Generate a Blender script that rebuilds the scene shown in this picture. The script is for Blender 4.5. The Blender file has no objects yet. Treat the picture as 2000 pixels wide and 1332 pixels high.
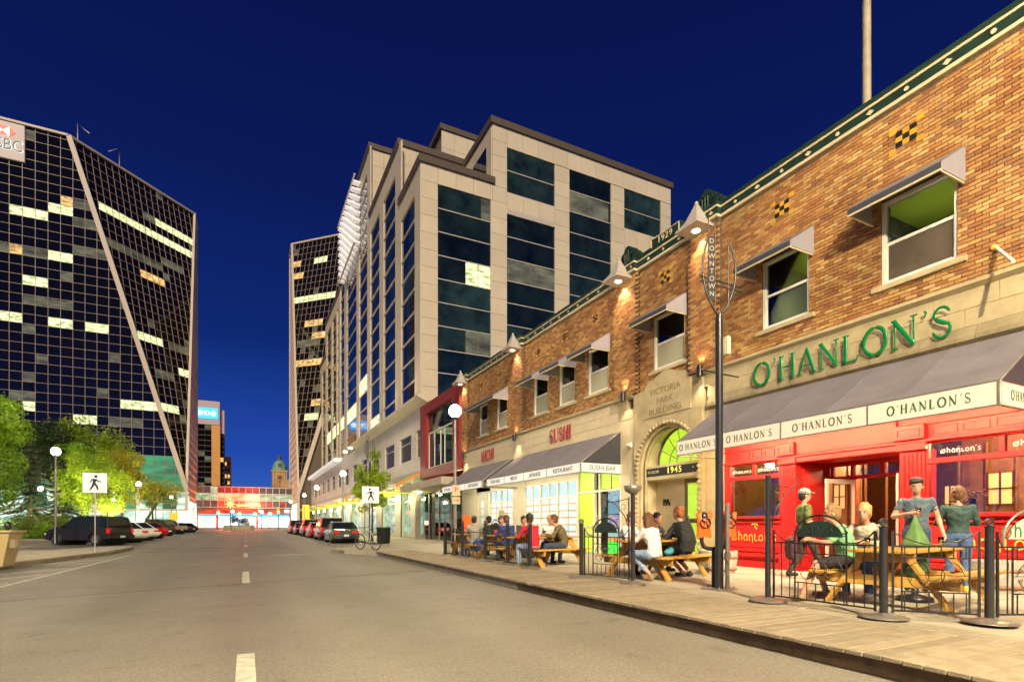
import bpy, bmesh, math, random
from mathutils import Vector, Matrix
from math import pi, sin, cos, radians as R
random.seed(7)
SC = bpy.context.scene
COL = SC.collection

# ---------------------------------------------------------------- camera
cam_d = bpy.data.cameras.new('camera')
cam = bpy.data.objects.new('camera', cam_d); COL.objects.link(cam)
cam.location = (0, 0, 1.25)
cam.rotation_euler = (pi/2, 0, -math.atan2(520, 1045))
cam_d.sensor_width = 36; cam_d.lens = 18.81; cam_d.shift_y = 0.1785
cam_d.clip_start = 0.05; cam_d.clip_end = 3000
SC.camera = cam
# ---------------------------------------------------------------- dusk sky
w = bpy.data.worlds.new('World'); SC.world = w; w.use_nodes = True
nt = w.node_tree; nt.nodes.clear()
def wn(t): return nt.nodes.new(t)
wo = wn('ShaderNodeOutputWorld'); bg = wn('ShaderNodeBackground')
tc = wn('ShaderNodeTexCoord'); sx = wn('ShaderNodeSeparateXYZ'); rp = wn('ShaderNodeValToRGB')
nt.links.new(tc.outputs['Generated'], sx.inputs[0]); nt.links.new(sx.outputs['Z'], rp.inputs[0])
el = rp.color_ramp.elements
el[0].position = 0.0; el[0].color = (.04, .14, .50, 1)
el[1].position = 1.0; el[1].color = (.002, .004, .05, 1)
for p, c in ((.12, (.016, .066, .40)), (.3, (.0045, .022, .165)), (.5, (.0035, .011, .1)), (.7, (.0025, .007, .07))):
    e = el.new(p); e.color = (*c, 1)
nt.links.new(rp.outputs[0], bg.inputs[0]); bg.inputs[1].default_value = 0.47
nt.links.new(bg.outputs[0], wo.inputs[0])
# afterglow of the set sun behind the camera: one very soft warm sun lamp
sun_d = bpy.data.lights.new('sun', 'SUN'); sun = bpy.data.objects.new('sun', sun_d); COL.objects.link(sun)
sun_d.energy = 1.75; sun_d.angle = R(14); sun_d.color = (1.0, .84, .60)
sun.rotation_euler = Vector((.36, .73, -.58)).to_track_quat('-Z', 'Y').to_euler()
SC.view_settings.view_transform = 'Standard'; SC.view_settings.look = 'None'
SC.view_settings.exposure = 1.12; SC.view_settings.gamma = 1.0; SC.view_settings.use_curve_mapping = False
SC.cycles.max_bounces = 6; SC.cycles.diffuse_bounces = 3; SC.cycles.glossy_bounces = 3
SC.cycles.transparent_max_bounces = 12; SC.cycles.sample_clamp_indirect = 4.0
SC.cycles.caustics_reflective = False; SC.cycles.caustics_refractive = False

EK = .55     # emitters are tuned for this exposure
# ---------------------------------------------------------------- helpers
def inv(parent):
    m = Matrix.Identity(4); o = parent
    while o is not None:
        m = Matrix.LocRotScale(o.location, o.rotation_euler, o.scale) @ m; o = o.parent
    return m.inverted()
class MB:
    """collects faces; build() links them as one mesh object (coordinates are world, moved under the parent)"""
    def __init__(s): s.v = []; s.f = []; s.mi = []; s.m = 0; s.sm = []
    def add(s, vs, fs, smooth=False):
        n = len(s.v); s.v.extend([tuple(v) for v in vs]); s.f.extend([tuple(n+i for i in f) for f in fs])
        s.mi.extend([s.m]*len(fs)); s.sm.extend([smooth]*len(fs)); return s
    def box(s, x0, x1, y0, y1, z0, z1):
        s.add([(x0,y0,z0),(x1,y0,z0),(x1,y1,z0),(x0,y1,z0),(x0,y0,z1),(x1,y0,z1),(x1,y1,z1),(x0,y1,z1)],
              [(0,3,2,1),(4,5,6,7),(0,1,5,4),(1,2,6,5),(2,3,7,6),(3,0,4,7)]); return s
    def bbox(s, x0, x1, y0, y1, z0, z1, b):
        """box with chamfered vertical and horizontal edges"""
        xs=[(x0,b),(x1,-b)]; ys=[(y0,b),(y1,-b)]; zs=[(z0,b),(z1,-b)]
        bm = bmesh.new(); bmesh.ops.create_cube(bm, size=1)
        for v in bm.verts: v.co = (x0 if v.co.x<0 else x1, y0 if v.co.y<0 else y1, z0 if v.co.z<0 else z1)
        bmesh.ops.bevel(bm, geom=list(bm.edges), offset=b, segments=1, profile=.5, affect='EDGES')
        s.bm(bm); return s
    def bm(s, bm, smooth=False, mat=None):
        bm.verts.ensure_lookup_table(); bm.verts.index_update()
        s.add([(mat @ v.co) if mat else v.co for v in bm.verts], [[v.index for v in f.verts] for f in bm.faces], smooth); bm.free(); return s
    def tube(s, pts, r, n=8, cap=True, smooth=True):
        pts = [Vector(p) for p in pts]; rr = r if isinstance(r, (list, tuple)) else [r]*len(pts)
        base = len(s.v); vs = []; up = None
        for i, p in enumerate(pts):
            d = (pts[min(i+1, len(pts)-1)] - pts[max(i-1, 0)]).normalized()
            if up is None:
                up = Vector((0,0,1)) if abs(d.z) < .9 else Vector((1,0,0))
            a = d.cross(up).normalized(); b = a.cross(d).normalized(); up = b
            for k in range(n):
                t = 2*pi*k/n; vs.append(p + (a*cos(t)+b*sin(t))*rr[i])
        fs = []
        for i in range(len(pts)-1):
            for k in range(n):
                k2 = (k+1) % n; fs.append((i*n+k, i*n+k2, (i+1)*n+k2, (i+1)*n+k))
        s.add(vs, fs, smooth)
        if cap:
            s.add(vs[:n], [tuple(range(n))]); s.add(vs[-n:], [tuple(range(n))[::-1]])
        return s
    def cyl(s, x, y, z0, z1, r0, r1=None, n=16, smooth=True):
        return s.tube([(x,y,z0),(x,y,z1)], [r0, r0 if r1 is None else r1], n, True, smooth)
    def lathe(s, c, prof, n=20, smooth=True):
        vs = []; fs = []
        for (r, z) in prof:
            for k in range(n):
                t = 2*pi*k/n; vs.append((c[0]+r*cos(t), c[1]+r*sin(t), c[2]+z))
        for i in range(len(prof)-1):
            for k in range(n): k2=(k+1)%n; fs.append((i*n+k,i*n+k2,(i+1)*n+k2,(i+1)*n+k))
        s.add(vs, fs, smooth); return s
    def ball(s, c, rx, ry=None, rz=None, n=12, m=8, rot=None):
        ry = rx if ry is None else ry; rz = rx if rz is None else rz
        vs=[]; fs=[]
        for i in range(m+1):
            th = pi*i/m
            for k in range(n):
                t = 2*pi*k/n; p = Vector((rx*sin(th)*cos(t), ry*sin(th)*sin(t), rz*cos(th)))
                if rot: p = rot @ p
                vs.append((c[0]+p.x, c[1]+p.y, c[2]+p.z))
        for i in range(m):
            for k in range(n): k2=(k+1)%n; fs.append((i*n+k,(i+1)*n+k,(i+1)*n+k2,i*n+k2))
        s.add(vs, fs, True); return s
    def quad(s, *p): s.add(p, [tuple(range(len(p)))]); return s
    def prism(s, pts, off):
        """extrude a closed 3D polygon by vector off"""
        n=len(pts); o=Vector(off); a=[Vector(p) for p in pts]; b=[p+o for p in a]
        s.add(a+b, [tuple(range(n))[::-1], tuple(range(n,2*n))]+[(i,(i+1)%n,n+(i+1)%n,n+i) for i in range(n)]); return s
    def obb(s, c, ax, ay, az):
        """box by centre and three half-axes"""
        c=Vector(c); ax=Vector(ax); ay=Vector(ay); az=Vector(az)
        vs=[c+sx*ax+sy*ay+sz*az for sz in(-1,1) for sx,sy in((-1,-1),(1,-1),(1,1),(-1,1))]
        s.add(vs,[(0,3,2,1),(4,5,6,7),(0,1,5,4),(1,2,6,5),(2,3,7,6),(3,0,4,7)]); return s
    def bar(s, a, b, w, h, up=(0,0,1)):
        a=Vector(a); b=Vector(b); d=(b-a); L=d.length/2; d.normalize(); u=Vector(up)
        if abs(d.dot(u))>.98: u=Vector((1,0,0))
        x=d.cross(u).normalized(); y=x.cross(d)
        return s.obb((a+b)/2, d*L, x*w/2, y*h/2)
    def mesh(s, name):
        me = bpy.data.meshes.new(name); me.from_pydata(s.v, [], s.f)
        me.polygons.foreach_set('use_smooth', s.sm); me.polygons.foreach_set('material_index', s.mi)
        return me
    def build(s, name, mat, parent=None, label=None, kind=None, local=False, bevel=0):
        me = s.mesh(name)
        if parent is not None and not local: me.transform(inv(parent))
        if bevel:
            bm = bmesh.new(); bm.from_mesh(me); bmesh.ops.remove_doubles(bm, verts=bm.verts, dist=1e-5)
            ed=[e for e in bm.edges if len(e.link_faces)==2 and e.calc_face_angle(0)>.5]
            bmesh.ops.bevel(bm, geom=ed, offset=bevel, segments=1, affect='EDGES'); bm.to_mesh(me); bm.free()
        return link(name, me, mat, parent, label, kind)
def link(name, me, mat, parent=None, label=None, kind=None):
    if mat is not None and len(me.materials) == 0:
        for m_ in (mat if isinstance(mat, (list, tuple)) else [mat]): me.materials.append(m_)
    o = bpy.data.objects.new(name, me); COL.objects.link(o)
    if parent is not None: o.parent = parent
    if label: o['label'] = label
    if kind: o['kind'] = kind
    return o
def tag(o, label, cat, group=None):
    o['label'] = label; o['category'] = cat
    if group: o['group'] = group
    return o
def thing(name, label, cat, loc=(0,0,0), rz=0, group=None):
    o = bpy.data.objects.new(name, None); COL.objects.link(o); o.empty_display_size = .2
    o.location = loc; o.rotation_euler = (0, 0, rz); return tag(o, label, cat, group)
def struct(o): o['kind'] = 'structure'; return o
def copy_tree(o, parent=None):
    c = o.copy(); COL.objects.link(c)
    if parent is not None: c.parent = parent
    for ch in list(KIDS.get(o.name, [])) or [k for k in o.children]: copy_tree(ch, c)
    return c
KIDS = {}
def dup(o, loc, rz, label, group=None):
    c = copy_tree(o); c.location = loc; c.rotation_euler = (0,0,rz); c['label'] = label
    if group: c['group'] = group
    return c

# ---------------------------------------------------------------- materials
def mat(name, col, rough=.6, metal=0, emit=0, ecol=None, var=.0, scale=4, bump=0, bscale=30, col2=None, island=0, spec=.5, trans=0, detail=6):
    m = bpy.data.materials.new(name); m.use_nodes = True; t = m.node_tree; b = t.nodes['Principled BSDF']
    N = lambda k: t.nodes.new(k); L = t.links.new
    b.inputs['Base Color'].default_value = (*col, 1); b.inputs['Roughness'].default_value = rough
    b.inputs['Metallic'].default_value = metal; b.inputs['Specular IOR Level'].default_value = spec
    if emit: b.inputs['Emission Color'].default_value = (*(ecol or col), 1); b.inputs['Emission Strength'].default_value = emit*EK
    if trans:
        b.inputs['Transmission Weight'].default_value = 0
    if var or col2 or bump or island:
        tc = N('ShaderNodeTexCoord'); src = None
        gp = N('ShaderNodeNewGeometry')
        if var or col2:
            n = N('ShaderNodeTexNoise'); n.inputs['Scale'].default_value = scale; n.inputs['Detail'].default_value = detail
            n.inputs['Roughness'].default_value = .62
            L(gp.outputs['Position'], n.inputs[0])
            r = N('ShaderNodeValToRGB'); c2 = col2 or tuple(max(0, c*(1-var)) for c in col); c1 = col if col2 else tuple(min(1, c*(1+var)) for c in col)
            r.color_ramp.elements[0].position = .32; r.color_ramp.elements[1].position = .68
            r.color_ramp.elements[0].color = (*c2, 1); r.color_ramp.elements[1].color = (*c1, 1)
            L(n.outputs[0], r.inputs[0]); src = r.outputs[0]
        if island:
            mx = N('ShaderNodeMixRGB'); mx.blend_type = 'MULTIPLY'; mx.inputs[0].default_value = 1
            mr = N('ShaderNodeMapRange'); mr.inputs[3].default_value = 1-island; mr.inputs[4].default_value = 1+island
            oi = N('ShaderNodeObjectInfo'); ad = N('ShaderNodeMath'); ad.operation='ADD'; fr = N('ShaderNodeMath'); fr.operation='FRACT'
            L(gp.outputs['Random Per Island'], ad.inputs[0]); L(oi.outputs['Random'], ad.inputs[1]); L(ad.outputs[0], fr.inputs[0])
            L(fr.outputs[0], mr.inputs[0])
            if src: L(src, mx.inputs[1])
            else: mx.inputs[1].default_value = (*col, 1)
            L(mr.outputs[0], mx.inputs[2]); src = mx.outputs[0]
        if src: L(src, b.inputs['Base Color'])
        if bump:
            n2 = N('ShaderNodeTexNoise'); n2.inputs['Scale'].default_value = bscale; n2.inputs['Detail'].default_value = 6
            L(gp.outputs['Position'], n2.inputs[0])
            bp = N('ShaderNodeBump'); bp.inputs['Strength'].default_value = bump; bp.inputs['Distance'].default_value = .02
            L(n2.outputs[0], bp.inputs['Height']); L(bp.outputs[0], b.inputs['Normal'])
    return m
def glass(name, tint=(.9,.95,.93), amt=.12, rough=.02):
    m = bpy.data.materials.new(name); m.use_nodes = True; t = m.node_tree; t.nodes.clear()
    o = t.nodes.new('ShaderNodeOutputMaterial'); mx = t.nodes.new('ShaderNodeMixShader'); tr = t.nodes.new('ShaderNodeBsdfTransparent')
    gl = t.nodes.new('ShaderNodeBsdfGlossy'); lw = t.nodes.new('ShaderNodeFresnel'); lw.inputs[0].default_value = 1.5
    ad = t.nodes.new('ShaderNodeMath'); ad.operation = 'ADD'; ad.inputs[1].default_value = amt; ad.use_clamp = True
    tr.inputs[0].default_value = (*tint, 1); gl.inputs['Roughness'].default_value = rough
    t.links.new(lw.outputs[0], ad.inputs[0]); t.links.new(ad.outputs[0], mx.inputs[0]); t.links.new(tr.outputs[0], mx.inputs[1])
    t.links.new(gl.outputs[0], mx.inputs[2]); t.links.new(mx.outputs[0], o.inputs[0]); return m
def brick_mat(name, per_island):
    m = bpy.data.materials.new(name); m.use_nodes = True; t = m.node_tree; b = t.nodes['Principled BSDF']; N=lambda k:t.nodes.new(k); L=t.links.new
    g=N('ShaderNodeNewGeometry'); oi=N('ShaderNodeObjectInfo'); r=N('ShaderNodeValToRGB'); r.color_ramp.interpolation='LINEAR'
    pal=[(0,(.30,.11,.04)),(.18,(.36,.15,.055)),(.34,(.42,.19,.065)),(.5,(.47,.24,.085)),(.66,(.55,.34,.14)),(.8,(.38,.16,.055)),(.92,(.24,.10,.05)),(1,(.5,.30,.11))]
    e=r.color_ramp.elements; e[0].color=(*pal[0][1],1); e[1].color=(*pal[-1][1],1)
    pal=[(p,(c[0],c[1]*1.07,c[2]*.97)) for p,c in pal]
    for p,c in pal[1:-1]: x=e.new(p); x.color=(*c,1)
    L((g.outputs['Random Per Island'] if per_island else oi.outputs['Random']), r.inputs[0])
    n=N('ShaderNodeTexNoise'); n.inputs['Scale'].default_value=45; n.inputs['Detail'].default_value=5; L(g.outputs['Position'],n.inputs[0])
    n3=N('ShaderNodeTexNoise'); n3.inputs['Scale'].default_value=.55; n3.inputs['Detail'].default_value=5; L(g.outputs['Position'],n3.inputs[0])
    mr=N('ShaderNodeMapRange'); mr.inputs[1].default_value=.3; mr.inputs[2].default_value=.7; mr.inputs[3].default_value=.78; mr.inputs[4].default_value=1.15; L(n.outputs[0],mr.inputs[0])
    mr2=N('ShaderNodeMapRange'); mr2.inputs[1].default_value=.35; mr2.inputs[2].default_value=.65; mr2.inputs[3].default_value=.74; mr2.inputs[4].default_value=1.14; L(n3.outputs[0],mr2.inputs[0])
    mu=N('ShaderNodeMath'); mu.operation='MULTIPLY'; L(mr.outputs[0],mu.inputs[0]); L(mr2.outputs[0],mu.inputs[1])
    mx=N('ShaderNodeMixRGB'); mx.blend_type='MULTIPLY'; mx.inputs[0].default_value=1; L(r.outputs[0],mx.inputs[1]); L(mu.outputs[0],mx.inputs[2]); L(mx.outputs[0],b.inputs['Base Color'])
    bp=N('ShaderNodeBump'); bp.inputs['Strength'].default_value=.5; bp.inputs['Distance'].default_value=.006; L(n.outputs[0],bp.inputs['Height']); L(bp.outputs[0],b.inputs['Normal'])
    b.inputs['Roughness'].default_value=.8; return m
def lit_mat(name, c1, c2, strength, sc=1.0):
    """lit room seen through an office pane: ceiling fixtures and darker furniture in bands"""
    m = bpy.data.materials.new(name); m.use_nodes = True; t = m.node_tree; b = t.nodes['Principled BSDF']; N=lambda k:t.nodes.new(k); L=t.links.new
    g=N('ShaderNodeNewGeometry'); n=N('ShaderNodeTexNoise'); n.inputs['Scale'].default_value=sc; n.inputs['Detail'].default_value=4; n.inputs['Roughness'].default_value=.7
    mp=N('ShaderNodeMapping'); mp.inputs['Scale'].default_value=(.8,.8,2.6); L(g.outputs['Position'],mp.inputs[0]); L(mp.outputs[0],n.inputs[0]); r=N('ShaderNodeValToRGB'); e=r.color_ramp.elements
    e[0].position=.34; e[1].position=.62; e[0].color=(*c2,1); e[1].color=(*c1,1); x=e.new(.5); x.color=(*[(a+b_)/2 for a,b_ in zip(c1,c2)],1)
    L(n.outputs[0],r.inputs[0]); L(r.outputs[0],b.inputs['Emission Color']); b.inputs['Emission Strength'].default_value=strength*EK
    b.inputs['Base Color'].default_value=(.05,.05,.05,1); b.inputs['Roughness'].default_value=.1; return m

M = {}
M['brick'] = brick_mat('brick_faces', False); M['brick_i'] = brick_mat('brick_wall_faces', True)
M['mortar'] = mat('mortar', (.11,.075,.045), .9, var=.2, scale=6)
M['stone'] = mat('limestone', (.45,.37,.21), .8, var=.16, scale=2.2, bump=.35, bscale=14, island=.07)
M['stone2'] = mat('weathered_limestone', (.33,.27,.16), .85, col2=(.21,.17,.09), scale=3, bump=.6, bscale=9, island=.05)
M['cream'] = mat('cream_paint', (.60,.51,.32), .5, var=.06, scale=3)
M['green_dk'] = mat('dark_green_metal', (.015,.035,.022), .4, var=.3, scale=5)
M['black'] = mat('black_iron', (.015,.014,.013), .35, spec=.6)
M['pole'] = mat('black_paint_steel', (.02,.02,.02), .28, spec=.7)
M['pole_g'] = mat('grey_steel', (.30,.27,.22), .35, .6, var=.15, scale=8)
M['asphalt'] = None
M['red'] = mat('red_gloss_paint', (.50,.014,.014), .42, var=.14, scale=3, spec=.3, bump=.15, bscale=25)
M['white_p'] = mat('white_paint', (.72,.70,.62), .45, var=.05, scale=5)
M['win_dark'] = mat('dark_window', (.012,.014,.012), .06, spec=.8)
M['canvas'] = mat('grey_awning_canvas', (.155,.14,.155), .8, var=.16, scale=1.6, bump=.25, bscale=5)
M['canvas2'] = mat('dark_awning_canvas', (.045,.045,.055), .6, var=.1, scale=3)
M['canvas_l'] = mat('pale_awning_canvas', (.26,.245,.275), .7, var=.06, scale=3)
M['sign_lit'] = mat('backlit_sign_panel', (.45,.41,.30), .4, emit=.36, ecol=(1,.88,.62), var=.03, scale=2)
M['sign_lit_w'] = mat('backlit_white_sign_panel', (.38,.37,.33), .4, emit=.5, ecol=(1,.94,.82))
M['sign_grn'] = mat('green_letter_enamel', (.004,.17,.035), .12, spec=.8)
M['ink_grn'] = mat('green_ink', (.03,.09,.02), .5); M['ink_grey'] = mat('grey_ink', (.11,.085,.06), .5)
M['ink_red'] = mat('red_letter_enamel', (.34,.012,.01), .35); M['ink_blk'] = mat('black_ink', (.012,.012,.012), .5)
M['gold'] = mat('gold_paint', (.80,.42,.05), .4, emit=.12, ecol=(1,.5,.05))
M['wood_y'] = mat('varnished_pine', (.56,.33,.06), .5, col2=(.40,.20,.03), scale=9, island=.15, bump=.2, bscale=60)
M['wood_d'] = mat('weathered_plank', (.30,.245,.155), .8, col2=(.20,.16,.10), scale=7, island=.16, bump=.5, bscale=70)
M['wood_f'] = mat('stained_board', (.15,.095,.04), .75, col2=(.07,.042,.018), scale=4, bump=.4, bscale=40)
M['wood_w'] = mat('white_washed_stave', (.5,.46,.38), .8, col2=(.34,.3,.23), scale=9, island=.12)
M['wood_b'] = mat('brown_pub_wood', (.13,.045,.015), .35, col2=(.07,.022,.008), scale=5)
M['concrete'] = mat('concrete', (.41,.365,.265), .82, col2=(.31,.27,.19), scale=1.4, bump=.25, bscale=60, island=.06)
M['curb'] = mat('kerb_concrete', (.34,.29,.20), .8, col2=(.22,.185,.12), scale=2.5, bump=.3, bscale=30)
M['mark'] = mat('road_paint', (.60,.57,.45), .7, col2=(.34,.31,.23), scale=9)
M['crack'] = mat('tar_strip', (.03,.026,.02), .5)
M['chrome'] = mat('chrome', (.7,.7,.7), .15, 1.0); M['rubber'] = mat('tyre_rubber', (.015,.015,.015), .7)
M['rim'] = mat('alloy_rim', (.36,.33,.30), .3, .8); M['tail'] = mat('tail_lamp_red', (.5,.01,.01), .15, emit=.25, ecol=(1,.03,.02))
M['plate'] = mat('licence_plate', (.7,.72,.6), .4); M['carglass'] = mat('car_window', (.012,.016,.014), .05, spec=.9)
M['lamp'] = mat('lit_globe', (1,1,1), .5, emit=30, ecol=(1,.88,.66)); M['bulb'] = mat('lit_bulb', (1,1,1), .5, emit=9, ecol=(1,.83,.6))
M['glass'] = glass('clear_glass', (.86,.9,.88), .05); M['glass_g'] = glass('green_glass', (.45,.85,.6), .1)
M['lime_lit'] = lit_mat('lime_lit_interior', (.62,.86,.05), (.42,.66,.03), 1.0, .9)
M['lime_wall'] = mat('lime_wall', (.42,.6,.05), .6)
M['panel'] = mat('beige_cladding', (.62,.53,.38), .45, var=.05, scale=.6, island=.05, spec=.4)
M['joint'] = mat('cladding_joint', (.18,.14,.10), .8); M['coping'] = mat('brown_coping', (.10,.075,.05), .5)
M['oglass'] = mat('office_glass', (.011,.024,.021), .03, spec=1.0, var=.75, scale=.45, island=.6, bump=.06, bscale=.6); M['mull'] = mat('pale_mullion', (.60,.54,.46), .4, .2)
M['tglass'] = mat('tower_glass', (.004,.004,.006), .03, spec=.6, bump=.05, bscale=.35); M['tmull'] = mat('tower_mullion', (.34,.24,.18), .45, emit=.0)
M['trib'] = mat('tower_rib', (.56,.46,.36), .5)
M['lit_g'] = lit_mat('lit_office_green', (.95,1,.50), (.10,.15,.04), 1.7, 1.5); M['lit_y'] = lit_mat('lit_office_amber', (1,.60,.2), (.10,.045,.01), 1.4, 1.3)
M['lit_d'] = lit_mat('dim_office', (.13,.135,.08), (.004,.005,.005), .9, .45)

def font_mesh(body, size, ext=.004, spacing=1.0, bevel=0, align='CENTER', shear=0, offset=0):
    c = bpy.data.curves.new('t', 'FONT'); c.body = body; c.size = size; c.extrude = ext; c.align_x = align; c.align_y = 'CENTER'
    c.space_character = spacing; c.bevel_depth = bevel; c.shear = shear; c.resolution_u = 3; c.offset = offset
    o = bpy.data.objects.new('t', c); COL.objects.link(o); bpy.context.view_layer.update()
    me = bpy.data.meshes.new_from_object(o.evaluated_get(bpy.context.evaluated_depsgraph_get()))
    bpy.data.objects.remove(o); bpy.data.curves.remove(c); return me
RW = Matrix(((0,0,-1),(-1,0,0),(0,1,0))).to_4x4()      # text plane for walls that face -X (read looking east)
RS = Matrix(((1,0,0),(0,0,-1),(0,1,0))).to_4x4()       # text plane for walls that face -Y
def text(name, body, size, loc, m, parent, face='W', width=None, rot=None, height=None, **k):
    me = font_mesh(body, size, **k)
    if width:
        xs=[v.co.x for v in me.vertices]; f=width/(max(xs)-min(xs)); me.transform(Matrix.Diagonal((f,1,1,1)))
    me.transform(Matrix.Translation(loc) @ (rot if rot is not None else (RW if face=='W' else RS)))
    if parent is not None: me.transform(inv(parent))
    return link(name, me, m, parent)
# stroke letters: polylines with a width at each end, in a box one unit high
def arc(cx, cy, rx, ry, a0, a1, n=10): return [(cx+rx*cos(R(a0+(a1-a0)*i/n)), cy+ry*sin(R(a0+(a1-a0)*i/n))) for i in range(n+1)]
TK, TN = .15, .07
GL = {
 'O': (.98, [(arc(.48,.5,.4,.46,90,270,14),[TN]+[TK]*6+[TK]*1+[TK]*6+[TN]),(arc(.48,.5,.4,.46,-90,90,14),[TN]+[TK]*13+[TN])]),
 'H': (.86, [([(.14,.02),(.14,.98)],TK),([(.7,.02),(.7,.98)],TK),([(.14,.52),(.7,.52)],TN)]+[([(x-.12,y),(x+.12,y)],.06) for x in(.14,.7) for y in(.03,.97)]),
 'A': (.88, [([(.08,.02),(.42,.98)],TN),([(.42,.98),(.78,.02)],TK),([(.2,.35),(.64,.35)],TN)]+[([(x-.1,.03),(x+.12,.03)],.06) for x in(.08,.76)]),
 'N': (.94, [([(.14,.02),(.14,.98)],TN),([(.1,.98),(.76,.05)],TK),([(.76,.02),(.76,.98)],TN),([(.02,.97),(.2,.97)],.06),([(.02,.03),(.26,.03)],.06),([(.64,.97),(.88,.97)],.06)]),
 'L': (.7, [([(.14,.02),(.14,.98)],TK),([(.02,.97),(.26,.97)],.06),([(.02,.04),(.56,.04),(.62,.22)],[.07,.09,.05])]),
 'S': (.66, [([(.54,.78)]+arc(.3,.74,.22,.22,30,200,8)+[(.2,.56),(.4,.44)]+arc(.31,.26,.25,.24,40,-150,9)+[(.05,.24)],[.06]+[.09]*9+[.14,.14]+[.1]*10+[.06])]),
 "'": (.26, [([(.1,.98),(.16,.94),(.1,.78)],[.1,.1,.03])]),
 ' ': (.4, []),
 'U': (.86,[([(.14,.98),(.14,.35)]+arc(.43,.33,.29,.31,180,360,8)+[(.72,.98)],[TK]*2+[TK]*4+[TN]*6),([(.02,.97),(.26,.97)],.06),([(.62,.97),(.82,.97)],.06)]),
 'I': (.34,[([(.16,.02),(.16,.98)],TK),([(.04,.97),(.28,.97)],.06),([(.04,.03),(.28,.03)],.06)]),
 'M': (1.06,[([(.14,.02),(.18,.98)],TN),([(.18,.98),(.5,.08)],TK),([(.5,.08),(.8,.98)],TN),([(.8,.98),(.86,.02)],TK),([(.04,.03),(.24,.03)],.06),([(.74,.03),(.98,.03)],.06)]),
 'C': (.8,[(arc(.44,.5,.36,.46,40,320,14),[.06]+[.09]*3+[TK]*7+[.09]*3+[.05]),([(.70,.98),(.71,.72)],.05)]),
}
UN = {   # round uncial lettering of the pub
 'Ø': (.86,[(arc(.42,.34,.3,.32,0,360,16),.09),([(.12,-.06),(.74,.8)],.06)]),
 'h': (.62,[([(.12,.0),(.12,.92),(.05,.98)],.1),(arc(.3,.34,.18,.3,180,0,8)+[(.48,.02)],.09)]),
 'a': (.6,[(arc(.28,.3,.2,.28,40,330,10),.09),([(.12,.64),(.4,.62),(.48,.4),(.48,.02)],.09)]),
 'n': (.62,[([(.1,.62),(.12,.0)],.1),(arc(.3,.34,.18,.28,180,0,8)+[(.48,.1),(.5,-.16)],.09)]),
 'L': (.46,[([(.1,.66),(.1,.12),(.16,.02),(.4,.05)],.1)]),
 'o': (.64,[(arc(.3,.3,.22,.28,0,360,14),.09)]),
 "'": (.2,[([(.1,.95),(.06,.78)],.07)]),
 's': (.5,[([(.42,.62),(.2,.62),(.1,.5),(.2,.38),(.36,.26),(.38,.1),(.22,.0),(.04,.04)],.09)]),
}
def strokes(txt, font, h, to3, depth, gap=.08, wscale=1.0, n=8, prop=1.0):
    """returns a list of MBs, one per letter; to3(x, y) -> Vector centre, depth axis from 'to3.n'"""
    W = sum(font[c][0]+gap for c in txt)-gap; x = -W*h*prop/2; out = []
    for c in txt:
        adv, st = font[c]; mb = MB()
        for pts, wd in st:
            ws = wd if isinstance(wd, list) else [wd]*len(pts)
            P = [Vector((x+p[0]*h*prop, (p[1]-.5)*h, 0)) for p in pts]; b0 = len(mb.v)
            mb.tube(P, [v*h*wscale/2 for v in ws], n, True, True)
            mb.v[b0:] = [tuple(to3(v[0], v[1], v[2]*depth)) for v in mb.v[b0:]]
        out.append(mb); x += (adv+gap)*h*prop
    return out
def wallmap(X, Y, Z): return lambda x, y, d: Vector((X-d, Y-x, Z+y))
def southmap(X, Y, Z): return lambda x, y, d: Vector((X+x, Y-d, Z+y))

# ---------------------------------------------------------------- lamps of the place
def point(name, loc, watt, col=(1,.8,.55), r=.12, parent=None):
    l = bpy.data.lights.new(name, 'POINT'); l.energy = watt; l.color = col; l.shadow_soft_size = r
    o = bpy.data.objects.new(name, l); COL.objects.link(o)
    o.location = loc
    if parent is not None: o.parent = parent; o.location = inv(parent) @ Vector(loc)
    return o
def spot(name, loc, to, watt, ang, col=(1,.8,.6), parent=None, r=.05, blend=.4):
    l = bpy.data.lights.new(name, 'SPOT'); l.energy = watt; l.color = col; l.shadow_soft_size = r; l.spot_size = R(ang); l.spot_blend = blend
    o = bpy.data.objects.new(name, l); COL.objects.link(o); q = (Vector(to)-Vector(loc)).to_track_quat('-Z','Y')
    o.location = loc; o.rotation_euler = q.to_euler()
    if l.type == 'AREA':      # long side of the tube along the street
        z = (Vector(loc)-Vector(to)).normalized(); yv = (Vector((0,1,0))-z*z.y).normalized(); xv = yv.cross(z)
        o.rotation_euler = Matrix((xv, yv, z)).transposed().to_euler()
    if parent is not None: o.parent = parent; o.matrix_parent_inverse = inv(parent)
    return o
def area(name, loc, to, watt, sx, sy, col, parent=None, roll=None):
    l = bpy.data.lights.new(name, 'AREA'); l.shape = 'RECTANGLE'; l.size = sx; l.size_y = sy; l.energy = watt; l.color = col
    o = bpy.data.objects.new(name, l); COL.objects.link(o); q = (Vector(to)-Vector(loc)).to_track_quat('-Z','Y')
    o.location = loc; o.rotation_euler = q.to_euler()
    if l.type == 'AREA':      # long side of the tube along the street
        z = (Vector(loc)-Vector(to)).normalized(); yv = (Vector((0,1,0))-z*z.y).normalized(); xv = yv.cross(z)
        o.rotation_euler = Matrix((xv, yv, z)).transposed().to_euler()
    if parent is not None: o.parent = parent; o.matrix_parent_inverse = inv(parent)
    return o
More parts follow.
